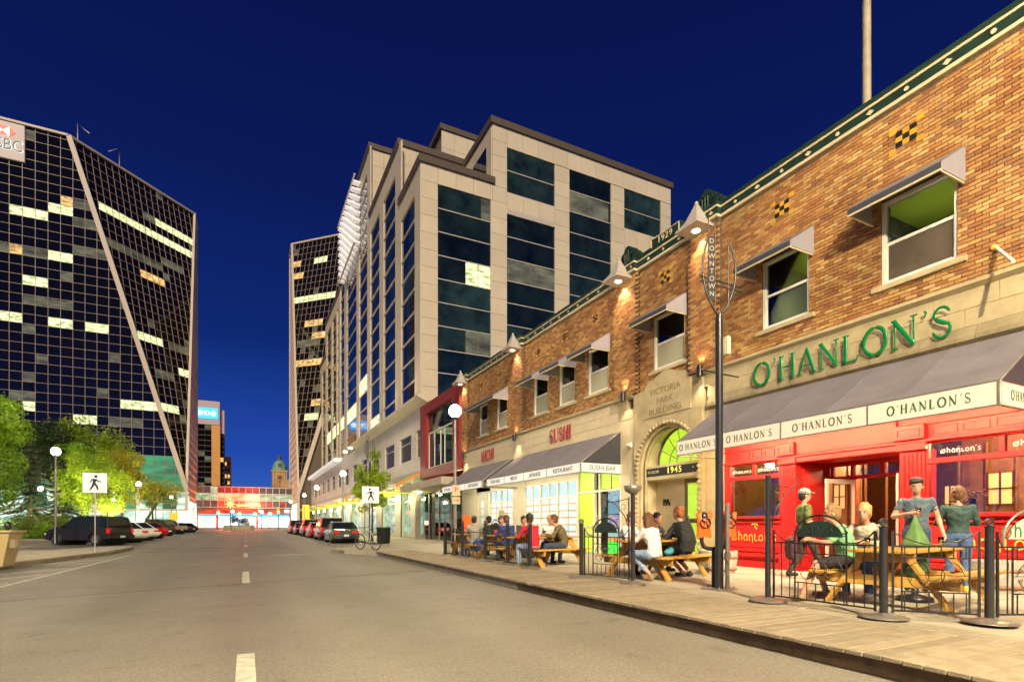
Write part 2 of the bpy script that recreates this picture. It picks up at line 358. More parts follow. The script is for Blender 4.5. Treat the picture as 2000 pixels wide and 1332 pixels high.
# ================================================================ GROUND, ROAD, KERBS
def asphalt():
    m = bpy.data.materials.new('asphalt'); m.use_nodes=True; t=m.node_tree; b=t.nodes['Principled BSDF']; N=lambda k:t.nodes.new(k); L=t.links.new
    g=N('ShaderNodeNewGeometry'); P=g.outputs['Position']
    def noise(sc,det=5,vec=P,ro=.6):
        n=N('ShaderNodeTexNoise'); n.inputs['Scale'].default_value=sc; n.inputs['Detail'].default_value=det; n.inputs['Roughness'].default_value=ro; L(vec,n.inputs[0]); return n.outputs[0]
    def rng(x,a,b_,c,d):
        r=N('ShaderNodeMapRange'); r.inputs[1].default_value=a; r.inputs[2].default_value=b_; r.inputs[3].default_value=c; r.inputs[4].default_value=d; L(x,r.inputs[0]); return r.outputs[0]
    def mul(a,b_):
        x=N('ShaderNodeMath'); x.operation='MULTIPLY'; L(a,x.inputs[0]); L(b_,x.inputs[1]); return x.outputs[0]
    st=N('ShaderNodeMapping'); st.inputs['Scale'].default_value=(1.4,.07,1); L(P,st.inputs[0])
    big=rng(noise(.35,5),.32,.68,.88,1.10); streak=rng(noise(1.0,4,st.outputs[0]),.35,.65,.93,1.04)
    fine=mul(rng(noise(85,3,ro=.8),.36,.64,.45,1.65),rng(noise(24,3,ro=.7),.35,.65,.8,1.22)); v=N('ShaderNodeTexVoronoi'); v.inputs['Scale'].default_value=55; L(P,v.inputs['Vector'])
    sp=rng(v.outputs['Distance'],.0,.16,2.1,1.0); sp2=rng(noise(3.0,2),.45,.6,0,1)
    mxs=N('ShaderNodeMix'); mxs.data_type='FLOAT'; L(sp2,mxs.inputs[0]); mxs.inputs[2].default_value=1; L(sp,mxs.inputs[3])
    f=mul(mul(mul(big,streak),fine),mxs.outputs[0])
    sxyz=N('ShaderNodeSeparateXYZ'); L(P,sxyz.inputs[0]); tw=N('ShaderNodeMath'); tw.operation='MULTIPLY'; tw.inputs[1].default_value=3.4; L(sxyz.outputs['X'],tw.inputs[0]); tc_=N('ShaderNodeMath'); tc_.operation='COSINE'; L(tw.outputs[0],tc_.inputs[0]); f=mul(f,rng(tc_.outputs[0],-1,1,1.05,.93))   # tyre tracks worn paler
    stn=rng(noise(1.7,6),.60,.68,1,.74); f=mul(f,stn)
    mx=N('ShaderNodeMixRGB'); mx.blend_type='MULTIPLY'; mx.inputs[0].default_value=1; mx.inputs[1].default_value=(.195,.174,.135,1); L(f,mx.inputs[2]); L(mx.outputs[0],b.inputs['Base Color'])
    L(rng(noise(2,3),.3,.7,.50,.58),b.inputs['Roughness']); b.inputs['Specular IOR Level'].default_value=.45
    bp=N('ShaderNodeBump'); bp.inputs['Strength'].default_value=.6; bp.inputs['Distance'].default_value=.01; L(noise(90,3),bp.inputs['Height']); L(bp.outputs[0],b.inputs['Normal'])
    return m
M['asphalt'] = asphalt()
M['soil'] = mat('park_ground', (.05,.06,.02), .95, col2=(.03,.025,.012), scale=1.5)
struct(MB().quad((-900,-200,-.03),(900,-200,-.03),(900,1500,-.03),(-900,1500,-.03)).build('ground', M['soil']))
road = struct(MB().quad((-30,-40,0),(8,-40,0),(8,160,0),(-30,160,0)).build('road', M['asphalt']))
for k in range(13):
    y0 = 2.75+9.9*k
    MB().box(-.075+.01*sin(k*3), .075+.01*sin(k*3), y0, y0+3.0, .0, .004).build('dash', M['mark'], road)
def strip(mb, pts, wd, z0, z1):
    for i in range(len(pts)-1):
        a=Vector((*pts[i],0)); b=Vector((*pts[i+1],0)); d=(b-a).normalized(); nrm=Vector((-d.y,d.x,0))*wd/2; e=d*wd*.3
        mb.prism([(a+nrm-e).xy.to_3d()+Vector((0,0,z0)),(a-nrm-e).xy.to_3d()+Vector((0,0,z0)),(b-nrm+e).xy.to_3d()+Vector((0,0,z0)),(b+nrm+e).xy.to_3d()+Vector((0,0,z0))],(0,0,z1-z0-.0003*(i%2)))
    return mb
strip(MB(), [(-4.35,2),(-4.4,12),(-4.3,18),(-4.2,23),(-4.15,26)], .12, 0, .004).build('edge_line', M['mark'], road)
for k in range(7):
    y=8+k*2.1; strip(MB(), [(-6.05,y),(-4.5,y+2.6)], .1, 0, .0037).build('hatch_line', M['mark'], road)
strip(MB(), [(.95,23.6),(2.1,23.6)], .22, 0, .004).build('stop_line', M['mark'], road)
# tar lines and cracks
rc = random.Random(3)
def crackline(a, b, n, amp):
    pts=[]; 
    for i in range(n+1):
        t=i/n; pts.append((a[0]+(b[0]-a[0])*t+rc.uniform(-amp,amp), a[1]+(b[1]-a[1])*t+rc.uniform(-amp,amp)))
    return pts
strip(MB(), crackline((-4.3,11.2),(4.5,14.0),40,.05), .014, 0, .003).build('tar_line', M['crack'], road)
strip(MB(), crackline((-4.6,28.5),(4.2,27.5),16,.06), .05, 0, .003).build('tar_line', M['crack'], road)
strip(MB(), crackline((-4.6,31.5),(6,31.0),16,.06), .06, 0, .0034).build('tar_line', M['crack'], road)
# right-hand pavement (concrete base + kerb), slabs laid on top
def slab_poly(mb, pts, z0, z1): return mb.prism([(x,y,z0) for x,y in pts], (0,0,z1-z0))
R_OUT = [(6.0,-30),(6.0,19.5),(4.6,21.2),(3.7,23.2),(3.35,24.6),(3.6,25.8),(4.6,27.2),(6.2,28.6),(6.9,30.2),(6.95,150)]
side = struct(slab_poly(MB(), R_OUT+[(40,150),(40,-30)], -.02, .135).build('pavement', M['concrete']))
kb = MB()
ks = [(4.75,22.0)]+R_OUT[3:]
for i in range(len(ks)-1):
    a=Vector((*ks[i],0)); b=Vector((*ks[i+1],0)); d=(b-a).normalized(); nr=Vector((d.y,-d.x,0))
    n=max(1,int((b-a).length/3))
    for j in range(n):
        p=a+(b-a)*j/n; q=a+(b-a)*(j+1)/n-d*.012
        if j>25: break
        MB().prism([p+Vector((0,0,-.02)),q+Vector((0,0,-.02)),q+nr*.18+Vector((0,0,-.02)),p+nr*.18+Vector((0,0,-.02))],(0,0,.17)).build('kerbstone', M['curb'], side, bevel=.02)
rs = random.Random(5)
me_cache = {}
# individual slabs
for j in range(20):
    y0 = -4+1.55*j
    for i in range(4):
        x0 = 6.16+1.36*i
        if x0 > 11.3: continue
        o = MB().bbox(0,1.343,0,1.532,0,.022,.009)
        key='slab'
        if key not in me_cache:
            me_cache[key]=o.mesh('slab'); me_cache[key].materials.append(M['concrete'])
        s_=bpy.data.objects.new('slab', me_cache[key]); COL.objects.link(s_); s_.parent=side; s_.location=(x0,y0,.132+rs.uniform(0,.004)); s_.rotation_euler=(rs.uniform(-.001,.001),rs.uniform(-.001,.001),0)
# boardwalk along the kerb
bw = thing('boardwalk', 'long low timber boardwalk of crosswise planks along the kerb in front of the pub', 'boardwalk', (4.6,10,0))
me_p=[]
for k in range(4):
    L_=1.54; o=MB().bbox(-.02,L_-.02+(.0,.012,-.008,.006)[k],0,.140,0,.038,.005); me=o.mesh('plank'); me.materials.append(M['wood_d']); me_p.append(me)
y=.3; k=0
while y<21.3:
    x0 = 4.6 if y<18.5 else 4.6-.0*(y-18.5)
    p=bpy.data.objects.new('plank', me_p[rs.randrange(4)]); COL.objects.link(p); p.parent=bw
    p.location=(x0-4.6+rs.uniform(-.006,.006), y-10, .148+rs.uniform(-.002,.002)); p.rotation_euler=(rs.uniform(-.004,.004),0,rs.uniform(-.002,.002)); y+=.149
for y0,y1 in ((-2,6.55),(6.56,9.1),(9.11,13.5),(13.51,17.6),(17.61,21.3)):
    MB().bbox(4.64,4.68,y0,y1-.006,.004,.147,.003).build('fascia_board', M['wood_f'] if y0<8 else M['curb'], bw)
MB().bbox(6.0,6.045,.3,21.2,.004,.147,.003).build('joist', M['wood_f'], bw)
# cracked pavers strip beside the boardwalk is part of the pavement
for j in range(14):
    for i in range(2):
        y0=.5+.62*j
        MB().bbox(6.15+.24*i+.004,6.15+.24*(i+1)-.004,y0+.004+.3*(i%2),y0+.61+.3*(i%2),.15,.162+rs.uniform(0,.008),.006).build('paver', M['curb'], side)
# left island with kerb and the park edge
ISL = [(-7.6,5),(-6.45,16),(-6.0,20),(-4.95,26.5),(-4.9,30.3),(-4.95,31.7),(-5.5,32.8),(-6.6,33.6),(-10.5,35.2),(-14,35.6),(-14,5)]
isl = struct(slab_poly(MB(), ISL, -.02, .14).build('traffic_island', M['concrete']))
for i in range(8):
    a=Vector((*ISL[i],0)); b=Vector((*ISL[i+1],0)); d=(b-a).normalized(); nr=Vector((-d.y,d.x,0)); n=max(1,round((b-a).length/2.2))
    for j in range(n):
        p=a+(b-a)*j/n; q=a+(b-a)*(j+1)/n-d*.02
        MB().prism([p-nr*.03+Vector((0,0,-.02)),q-nr*.03+Vector((0,0,-.02)),q+nr*.17+Vector((0,0,-.02)),p+nr*.17+Vector((0,0,-.02))][::1],(0,0,.175)).build('kerbstone', M['curb'], isl, bevel=.02)
park = struct(slab_poly(MB(), [(-90,20),(-24,20),(-22.4,48),(-13.6,52),(-11.2,60),(-11.2,108),(-90,108)], -.02, .12).build('park_lawn', M['soil']))
slab_poly(MB(), [(-24,20),(-23.8,20),(-22.2,47.8),(-13.4,51.8),(-11.0,59.9),(-11.0,108),(-11.2,108),(-11.2,60),(-13.6,52),(-22.4,48)], -.02, .15).build('kerb', M['curb'], park)
plaza = struct(MB().quad((-40,118,.006),(40,118,.006),(40,300,.006),(-40,300,.006)).build('plaza_paving', mat('plaza_paving',(.46,.40,.30),.6,var=.12,scale=.8)))

# ================================================================ VICTORIA PARK BUILDING (brick, two storeys)
FX = 11.6
vb = thing('brick_commercial_building', 'two storey orange brick building with limestone base, arched entrance and striped cornice', 'building', (12.5,14,0))
WINS = [(5.11,6.42),(7.98,9.23),(11.87,13.23),(15.59,16.87),(17.78,18.96),(19.9,21.14),(23.88,25.09),(26.27,27.39)]
SILL, HEAD = 6.08, 7.78
PIL = [(2.6,3.75),(10.5,11.6),(13.95,15.1),(22.0,23.0),(28.9,29.8)]
Y0, Y1 = 2.2, 29.8
# masonry core behind the brick skin, with window openings left free
core = MB()
core.m=0
def wallrect(mb, x0, x1, y0, y1, z0, z1, holes):
    ys=sorted({y0,y1,*[h for a,b in holes for h in(a,b) if y0<h<y1]})
    for a,b in zip(ys,ys[1:]):
        mid=(a+b)/2
        if any(p<mid<q for p,q in holes):
            mb.box(x0,x1,a,b,z0,SILL-.02); mb.box(x0,x1,a,b,HEAD+.02,z1)
        else: mb.box(x0,x1,a,b,z0,z1)
wallrect(core, FX+.03, FX+.34, Y0-2, Y1, 5.4, 9.75, WINS)
core.build('wall_core', M['mortar'], vb)
MB().box(FX+.35,FX+14,Y1-.3,Y1,0,9.7).box(FX+.35,FX+14,Y0-2,Y1,9.3,9.6).build('roof', M['coping'], vb)
# bricks: 300 nearest as parts, the rest joined
BL, BH = .205, .0745
def brick_cells():
    z=5.56; row=0
    while z+BH<9.56:
        off=(row%2)*BL/2; y=3.0-off
        while y<Y1:
            a,b=y,y+BL
            a2,b2=max(a,3.0),min(b,Y1)
            if b2-a2>.03:
                segs=[(a2,b2)]
                if z+BH>SILL-.03 and z<HEAD+.02:
                    for p,q in WINS:
                        ns=[]
                        for s0,s1 in segs:
                            if s1<=p or s0>=q: ns.append((s0,s1)); continue
                            if s0<p-.02: ns.append((s0,p))
                            if s1>q+.02: ns.append((q,s1))
                        segs=ns
                for s0,s1 in segs: yield s0,s1,z
            y+=BL
        z+=BH; row+=1
def in_pil(y): return any(a<=y<=b for a,b in PIL)
rest=MB(); near=[]; rb=random.Random(11)
for s0,s1,z in brick_cells():
    mid=(s0+s1)/2
    near.append((mid*1.0+abs(z-6.8)*.6, s0, s1, z))
near.sort(key=lambda t:t[0])
full={}
cnt=0
for q,s0,s1,z in near:
    mid=(s0+s1)/2; pr=.13 if in_pil(mid) else 0
    px=rb.uniform(0,.006); L_=s1-s0-.012
    if cnt<300 and abs(L_-(BL-.012))<.002:
        if 'b' not in full:
            full['b']=MB().box(0,.055,-.5*L_,.5*L_,0,BH-.012).mesh('brick'); full['b'].materials.append(M['brick'])
        o=bpy.data.objects.new('brick',full['b']); COL.objects.link(o); o.parent=vb; o.location=(FX-pr-px-12.5,mid-14,z); cnt+=1
    else: rest.box(FX-pr-px,FX-pr-px+.055,s0+.006,s1-.006,z,z+BH-.012)
rest.build('brickwork', M['brick_i'], vb, kind='stuff')
for a,b in PIL:
    if b<29.9: MB().box(FX-.118,FX+.03,a+.004,b-.004,5.55,9.57).build('pilaster_core', M['mortar'], vb)
# limestone string course and frieze blocks
for i in range(27):
    a=3.0+i*1.0; b=min(a+.99,Y1)
    if 11.15<a+.5<14.0: continue
    if a+.5>14: st=M['cream']; zt=5.44
    for r_,(z0,z1) in enumerate(((4.78,5.10),(5.106,5.44))):
        sh=.5*r_
        if a+sh>Y1-.2: continue
        a_=a+sh; b_=min(a_+.993,Y1)
        if a_<14.0<b_ : b_=min(b_,14.0)
        MB().bbox(FX-.01,FX+.3,a_,b_,z0,z1,.006).build('stone_block', M['stone'] if a<14.5 else M['cream'], vb)
MB().prism([(FX-.11,Y0-1,5.56),(FX-.11,Y0-1,5.50),(FX-.02,Y0-1,5.44),(FX+.3,Y0-1,5.44),(FX+.3,Y0-1,5.56)],(0,11.05-Y0+1,0)).build('string_course', M['stone'], vb)
MB().prism([(FX-.11,14.15,5.56),(FX-.11,14.15,5.50),(FX-.02,14.15,5.44),(FX+.3,14.15,5.44),(FX+.3,14.15,5.56)],(0,Y1-14.15,0)).build('string_course', M['stone'], vb)
for i in range(9):
    a=3.0+i*.9; b=min(a+.892,10.95)
    if a>10.9: break
    MB().prism([(FX-.02,a,4.46),(FX-.10,a,4.52),(FX-.10,a,4.60),(FX-.02,a,4.775),(FX+.3,a,4.775),(FX+.3,a,4.46)],(0,b-a,0)).build('moulding_block', M['stone2'], vb)
MB().box(FX+.0,FX+.3,14.0,Y1,4.3,4.775).build('frieze', M['cream'], vb)
# cornice: pale strips, green band with bosses, roof edge; breaks forward over every pilaster
def cornice(a, b, x, up=0):
    MB().box(x-.05,x+.3,a,b,9.57,9.64).box(x-.05,x+.3,a,b,9.835,9.885).build('cornice_strip', M['cream'], vb)
    MB().box(x-.028,x+.3,a,b,9.641,9.834).build('cornice_band', M['green_dk'], vb)
    MB().box(x-.06,x+.4,a,b,9.886,9.99+up).build('roof_edge', M['green_dk'], vb)
segs=[]; prev=Y0-1
for a,b in PIL:
    if a>prev: segs.append((prev,a-.03,FX-.02))
    segs.append((a-.03,b+.03,FX-.17)); prev=b+.03
segs.append((prev,Y1,FX-.02))
for a,b,x in segs:
    if b-a>.05: cornice(a+.002,b-.002,x)
y=3.2; k=0
while y<Y1-.3:
    x = FX-.205 if in_pil(y) else FX-.055
    if k%2==0: MB().tube([(x-.012,y,9.738),(x+.02,y,9.738)],.042,12).build('round_boss', M['cream'], vb)
    else: MB().prism([(x-.012,y-.075,9.738),(x-.012,y,9.79),(x-.012,y+.075,9.738),(x-.012,y,9.684)][::-1],(.03,0,0)).build('diamond_boss', M['cream'], vb)
    y+=.68; k+=1
# raised date panel
dp=MB().box(FX+.02,FX+.2,11.7,14.0,9.965,10.10).box(FX+.0,FX+.22,12.05,13.35,9.967,10.32).build('parapet_panel', M['green_dk'], vb)
fr=MB()
for z0,z1,a,b in ((9.975,10.0,12.08,13.32),(10.27,10.295,12.08,13.32)): fr.box(FX-.03,FX-.001,a,b,z0,z1)
for a in (12.08,13.295): fr.box(FX-.03,FX-.001,a,a+.025,10.001,10.269)
fr.build('panel_frame', M['cream'], vb)
text('date_lettering','1929',.27,(FX-.012,12.7,10.135),M['cream'],vb,ext=.01,spacing=1.25)
# carved palmette blocks on the parapet
for yc in (11.05,14.5):
    b_=MB()
    for dy,dz,r_ in ((0,.50,.17),(-.19,.36,.15),(.19,.36,.15),(-.36,.2,.15),(.36,.2,.15),(-.55,.08,.12),(.55,.08,.12)):
        b_.tube([(FX-.02,yc+dy,9.98+dz),(FX+.34,yc+dy,9.98+dz)],r_,12)
        b_.tube([(FX-.05,yc+dy,9.98+dz),(FX-.02,yc+dy,9.98+dz)],r_*.55,10)
    b_.bbox(FX+.02,FX+.32,yc-.2,yc+.2,9.97,10.5,.03)
    for dy in(-.1,0,.1): b_.tube([(FX-.03,yc+dy,9.98),(FX-.05,yc+dy,10.4)],.03,6)
    b_.build('palmette', M['green_dk'], vb)
# pyramidal lanterns on the pilasters
for i,(a,b) in enumerate(PIL):
    yc=(a+b)/2; xc=FX-.36; z0=9.40; h=.36; s_=.40
    if i==0: yc=3.1
    pc=MB().box(xc-s_,xc+s_,yc-s_,yc+s_,z0,z0+.06)
    q=[(xc-s_,yc-s_),(xc+s_,yc-s_),(xc+s_,yc+s_),(xc-s_,yc+s_)]; r2=.05
    vs=[(x,y_,z0+.061) for x,y_ in q]+[(xc+(x-xc)*.55,yc+(y_-yc)*.55,z0+.27) for x,y_ in q]+[(xc+(x-xc)*.1,yc+(y_-yc)*.1,z0+.72) for x,y_ in q]
    fs=[(j+4*k,(j+1)%4+4*k,(j+1)%4+4+4*k,j+4+4*k) for k in range(2) for j in range(4)]
    pc.add(vs,fs); pc.ball((xc,yc,z0+.76),.055); pc.bar((xc+.2,yc,z0+.03),(FX-.1,yc,z0+.03),.12,.05)
    lr=pc.build('lantern_cap', mat('lantern_slate_%d'%i if 0 else 'lantern_metal',(.42,.38,.33),.5) if i==0 else LANT, vb) if i else pc.build('lantern_cap', mat('lantern_metal',(.42,.38,.33),.5), vb)
    LANT = lr.data.materials[0]
    MB().tube([(xc-.02,yc,z0-.012),(xc-.02,yc,z0+.002)],.11,16).build('lens', M['bulb'], lr)
    spot('lantern_light',(xc+.05,yc,z0-.05),(FX-.05,yc,6.2),95,95,(1,.62,.42),None,.06,.6)
# checkered tile ornaments
for i,yc in enumerate((5.95,8.66,12.67,16.37,18.5,20.67,24.66,27.03)):
    zc=8.86; big=i<3; t_=(.125,.105) if big else (.085,.075)
    for r_ in (-1,0,1):
        for c_ in (-1,0,1):
            blk=(r_+c_)%2==0
            if not big and not blk: continue
            m_=M['ink_blk'] if blk else M['gold_t'] if 'gold_t' in M else M.setdefault('gold_t',mat('yellow_tile',(.62,.33,.035),.4,island=.15))
            MB().box(FX-.022,FX+.02,yc+c_*t_[0]-t_[0]*.47,yc+c_*t_[0]+t_[0]*.47,zc+r_*t_[1]-t_[1]*.47,zc+r_*t_[1]+t_[1]*.47).build('tile', m_, vb)
    for r_ in(-2,2):
        for c_ in(-2,2):
            f=.98
            MB().box(FX-.021,FX+.02,yc+c_*t_[0]*f-t_[0]*.5,yc+c_*t_[0]*f+t_[0]*.5,zc+r_*t_[1]*f-t_[1]*.5,zc+r_*t_[1]*f+t_[1]*.5).build('tile', M['gold_t'] if (big or 'gold_t' in M) else M['gold'], vb)
# upper windows: frames, sashes, panes, sills, room behind
M['room']=mat('room_plaster',(.34,.36,.14),.8); M['lime_ceil']=mat('lime_ceiling',(.36,.5,.03),.7)
for i,(a,b) in enumerate(WINS):
    f=MB(); x=FX+.10; t=.065
    f.box(x-.06,x+.08,a,a+t,SILL,HEAD).box(x-.06,x+.08,b-t,b,SILL,HEAD).box(x-.06,x+.08,a+t,b-t,SILL,SILL+t).box(x-.06,x+.08,a+t,b-t,HEAD-t,HEAD)
    mid=(SILL+HEAD)/2-.02
    f.box(x-.03,x+.07,a+t,b-t,mid-.03,mid+.03)
    wo_=f.build('window', M['white_p'], vb)
    i_=MB().box(x-.015,x+.02,a+t,a+t+.035,SILL+t,mid-.03).box(x-.015,x+.02,b-t-.035,b-t,SILL+t,mid-.03).box(x-.015,x+.02,a+t+.035,b-t-.035,SILL+t,SILL+t+.04).build('frame', M['white_p'], wo_)
    MB().box(x+.025,x+.035,a+t,b-t,mid+.03,HEAD-t).build('pane', M['glass'], wo_)
    MB().box(x+.0,x+.008,a+t+.035,b-t-.035,SILL+t+.04,mid-.03).build('pane', M['glass'], wo_)
    if i != 1: MB().box(x-.012,x-.006,a+t+.036,b-t-.036,SILL+t+.041,mid-.031).build('insect_screen', M.setdefault('screen0',mat('brown_blind',(.085,.065,.045),.5,var=.3,scale=1.5)) if i==0 else (M['screen'] if 'screen' in M else M.setdefault('screen',mat('dusty_screen',(.36,.34,.24),.6))), wo_)
    rm=MB(); X0,X1=FX+.345,FX+3.2; YA,YB=a-.12,b+.9
    rm.m=0; rm.quad((X1,YA,5.9),(X1,YB,5.9),(X1,YB,8.5),(X1,YA,8.5)).quad((X0,YA,5.9),(X1,YA,5.9),(X1,YA,8.5),(X0,YA,8.5)).quad((X0,YB,5.9),(X0,YB,8.5),(X1,YB,8.5),(X1,YB,5.9))
    rm.m=1; rm.quad((X0,YA,8.5),(X1,YA,8.5),(X1,YB,8.5),(X0,YB,8.5)); rm.m=2; rm.quad((X0,YA,5.9),(X0,YB,5.9),(X1,YB,5.9),(X1,YA,5.9))
    rm.build('room', [M['room'] if i!=0 else mat('dark_room',(.06,.07,.05),.8),M['lime_ceil'],M['wood_b']], wo_)
    point('room_lamp',((X0+X1)/2+.3,(YA+YB)/2+.2,7.3),(16 if i<3 else 45),(1,.9,.6),.15)
    sl=MB().bbox(FX-.07,FX+.2,a-.16,b+.16,SILL-.11,SILL-.005,.01).build('sill', M['stone'], wo_)
    # dressed jamb bricks
    ref=MB()
    for side_ in(0,1):
        pass
# window awnings: top frame on the wall, sloping canvas, side cheeks
def small_awning(a, b, ztop=8.06, proj=.83, zb=7.40, lab=None):
    t=thing('window_awning', lab, 'awning', (FX,(a+b)/2,zb), group='small canvas awnings over the upper windows')
    x1=FX-.012; x0=FX-proj; zf=zb+.13
    MB().prism([(x1,a,ztop),(x0,a,zf),(x0,a,zf-.012),(x1,a,ztop-.02)],(0,b-a,0)).build('canvas_top', M['canvas'], t)
    MB().box(x0-.006,x0+.002,a,b,zb,zf-.013).build('valance', M['canvas2'], t)
    for y_ in(a,b-.012):
        MB().prism([(x1,y_,ztop-.021),(x1,y_,zb),(x0+.003,y_,zb),(x0+.003,y_,zf-.014)],(0,.012,0)).build('side_cheek', M['canvas_l'], t)
    MB().box(x0,x1,a+.013,a+.04,zb-.03,zb-.001).box(x0,x1,b-.04,b-.013,zb-.03,zb-.001).box(x0-.01,x0+.03,a,b,zb-.03,zb-.001).build('frame', M['cream'], t)
    return t
AL=['grey awning over the largest upper window, farthest right above the green lettering','grey awning over the second upper window from the right, above the first green letters','grey awning over the single window above the arched entrance',
    'grey awning over the sushi bar window nearest the entrance','grey awning over the middle one of three sushi bar windows','grey awning over the left one of three sushi bar windows']
for i in range(6): small_awning(WINS[i][0]-.13, WINS[i][1]+.17, lab=AL[i])
small_awning(WINS[6][0]-.13, WINS[7][1]+.15, lab='wide grey awning spanning the two leftmost upper windows of the brick building')
# speakers / flood lamps fixed on the string course
for i,(yc,zc,lb) in enumerate(((11.05,5.55,'black cylinder floodlight beside the carved entrance gable, next to the pub'),(14.45,5.55,'black cylinder floodlight on the ledge right of the sushi letters'),(22.6,5.35,'black cylinder floodlight between the two red wall names'),(29.3,5.2,'black cylinder floodlight at the far end of the brick building'))):
    t=thing('wall_floodlight', lb, 'wall light', (FX-.2,yc,zc), group='black cylinder floodlights on the brick building')
    MB().tube([(FX-.24,yc,zc-.18),(FX-.24,yc,zc+.12)],.085,14).build('housing', M['black'], t)
    MB().bar((FX-.22,yc,zc),(FX-.02,yc,zc+.02),.04,.04).build('arm', M['black'], t)
    c=MB().bbox(FX-.06,FX-.01,yc-.2,yc+.1,zc-.02,zc+.07,.01).build('bracket', M['cream'], t)
    spot('floodlight_beam',(FX-.24,yc,zc+.16),(FX-.05,yc,9.5),14,100,(1,.66,.4),None,.05,.7)
    spot('floodlight_beam',(FX-.24,yc,zc-.2),(FX-.05,yc,2.5),26,100,(1,.8,.5),None,.05,.7)
# projecting pole over the right edge
fp=thing('flag_bracket','pale pole slanting out from a round brass boss above the pub','flagpole',(FX,4.6,6.0))
MB().tube([(FX,4.55,6.02),(FX-.85,4.0,5.35)],.028,8).build('pole', M['white_p'], fp); MB().ball((FX-.02,4.57,6.03),.05).build('boss', M['gold'], fp)
# mast on the roof
rmast=thing('roof_mast','tall tapering pale mast rising from the roof of the brick building','mast',(12.9,8.3,9.9))
MB().tube([(13.2,7.62,9.5),(13.2,7.62,14.5),(13.2,7.62,22)],[.095,.085,.07],14).build('mast', mat('mast_paint',(.42,.36,.25),.6,col2=(.3,.25,.17),scale=3), rmast)
MB().cyl(13.2,7.62,9.4,9.7,.16).build('collar', M['green_dk'], rmast)

# ---------------------------------------------------------------- arched entrance
en=MB(); 
AY, AZ, AR = 12.6, 3.03, 1.32
# gabled stone face with arched opening, built as ring sectors plus side walls
pts_out=[(11.12,.135),(11.12,5.52),(11.55,5.60),(12.05,5.95),(12.62,6.02),(13.2,5.95),(13.68,5.60),(14.12,5.52),(14.12,.135)]
def arch_face(x):
    n=24; inner=[(AY-AR,.135)]+[(AY-AR*cos(pi*i/n),AZ+AR*sin(pi*i/n)) for i in range(n+1)]+[(AY+AR,.135)]
    return inner
inner=arch_face(0)
mb=MB()
poly_f=[]
# split: left jamb, right jamb, spandrel strips
x0,x1=FX-.06,FX+.3
mb.box(x0,x1,11.12,AY-AR,.135,AZ); mb.box(x0,x1,AY+AR,14.12,.135,AZ)
n=24
for i in range(n):
    a0=AY-AR*cos(pi*i/n); a1=AY-AR*cos(pi*(i+1)/n); z0_=AZ+AR*sin(pi*i/n); z1_=AZ+AR*sin(pi*(i+1)/n)
    mb.prism([(x0,a0,z0_),(x0,a0,4.5),(x0,a1,4.5),(x0,a1,z1_)],(x1-x0,0,0))
mb.box(x0,x1,11.12,AY-AR,AZ,4.5); mb.box(x0,x1,AY+AR,14.12,AZ,4.5)
mb.prism([(x0,11.12,4.5),(x0,11.12,5.52),(x0,11.6,5.55),(x0,11.75,5.75),(x0,12.1,5.82),(x0,12.62,6.04),(x0,13.1,5.82),(x0,13.45,5.75),(x0,13.6,5.55),(x0,14.12,5.52),(x0,14.12,4.5)],(x1-x0,0,0))
mb.build('entrance_surround', M['stone'], vb)
MB().prism([(x0-.03,11.55,4.62),(x0-.03,11.55,5.5),(x0-.03,12.1,5.72),(x0-.03,12.62,5.93),(x0-.03,13.1,5.72),(x0-.03,13.6,5.5),(x0-.03,13.6,4.62)],(.035,0,0)).build('name_panel', M['stone'], vb)
# joints of the surround as shallow blocks
for s_,(ya,yb) in enumerate(((11.125,11.26),(13.97,14.115))):
    for k in range(9):
        MB().bbox(x0-.012,x0+.02,ya,yb,.16+k*.55,.16+k*.55+.54,.004).build('stone_block', M['stone'], vb)
# rope moulding round the arch
rope=MB(); N_=150
path=[]
Hs=(AZ-.2); Ltot=Hs*2+pi*(AR+.03)
def rp_(s):
    r=AR+.03
    if s<Hs: return Vector((0,AY+r,.2+s)), Vector((0,1,0))
    s-=Hs
    if s<pi*r: a=s/r; return Vector((0,AY+r*cos(a),AZ+r*sin(a))), Vector((0,cos(a),sin(a)))
    s-=pi*r; return Vector((0,AY-r,AZ-s)), Vector((0,-1,0))
nb=64
for k in range(nb):
    c,nn=rp_(Ltot*(k+.5)/nb); tg=nn.cross(Vector((1,0,0)))
    rope.ball((x0-.02,c.y,c.z),.05,.062,.062,8,6)
rope.build('rope_moulding', M['stone'], vb, kind='stuff')
for r_,xx in ((AR-.05,FX+.06),(AR-.11,FX+.2)):
    mo=MB(); pts=[(xx,AY+r_,.135)]+[(xx,AY+r_*cos(pi*i/20),AZ+r_*sin(pi*i/20)) for i in range(21)]+[(xx,AY-r_,.135)]
    mo.tube(pts,.055,8).build('arch_moulding', M['stone'], vb)
for i,(tx,zz,wd) in enumerate((('VICTORIA',5.38,1.35),('PARK',5.07,.72),('BUILDING',4.76,1.38))):
    text('carved_lettering',tx,.27,(x0-.033,AY+.02,zz),M.setdefault('carve',mat('carved_shadow_stone',(.23,.17,.09),.9)),vb,width=wd,ext=.004)
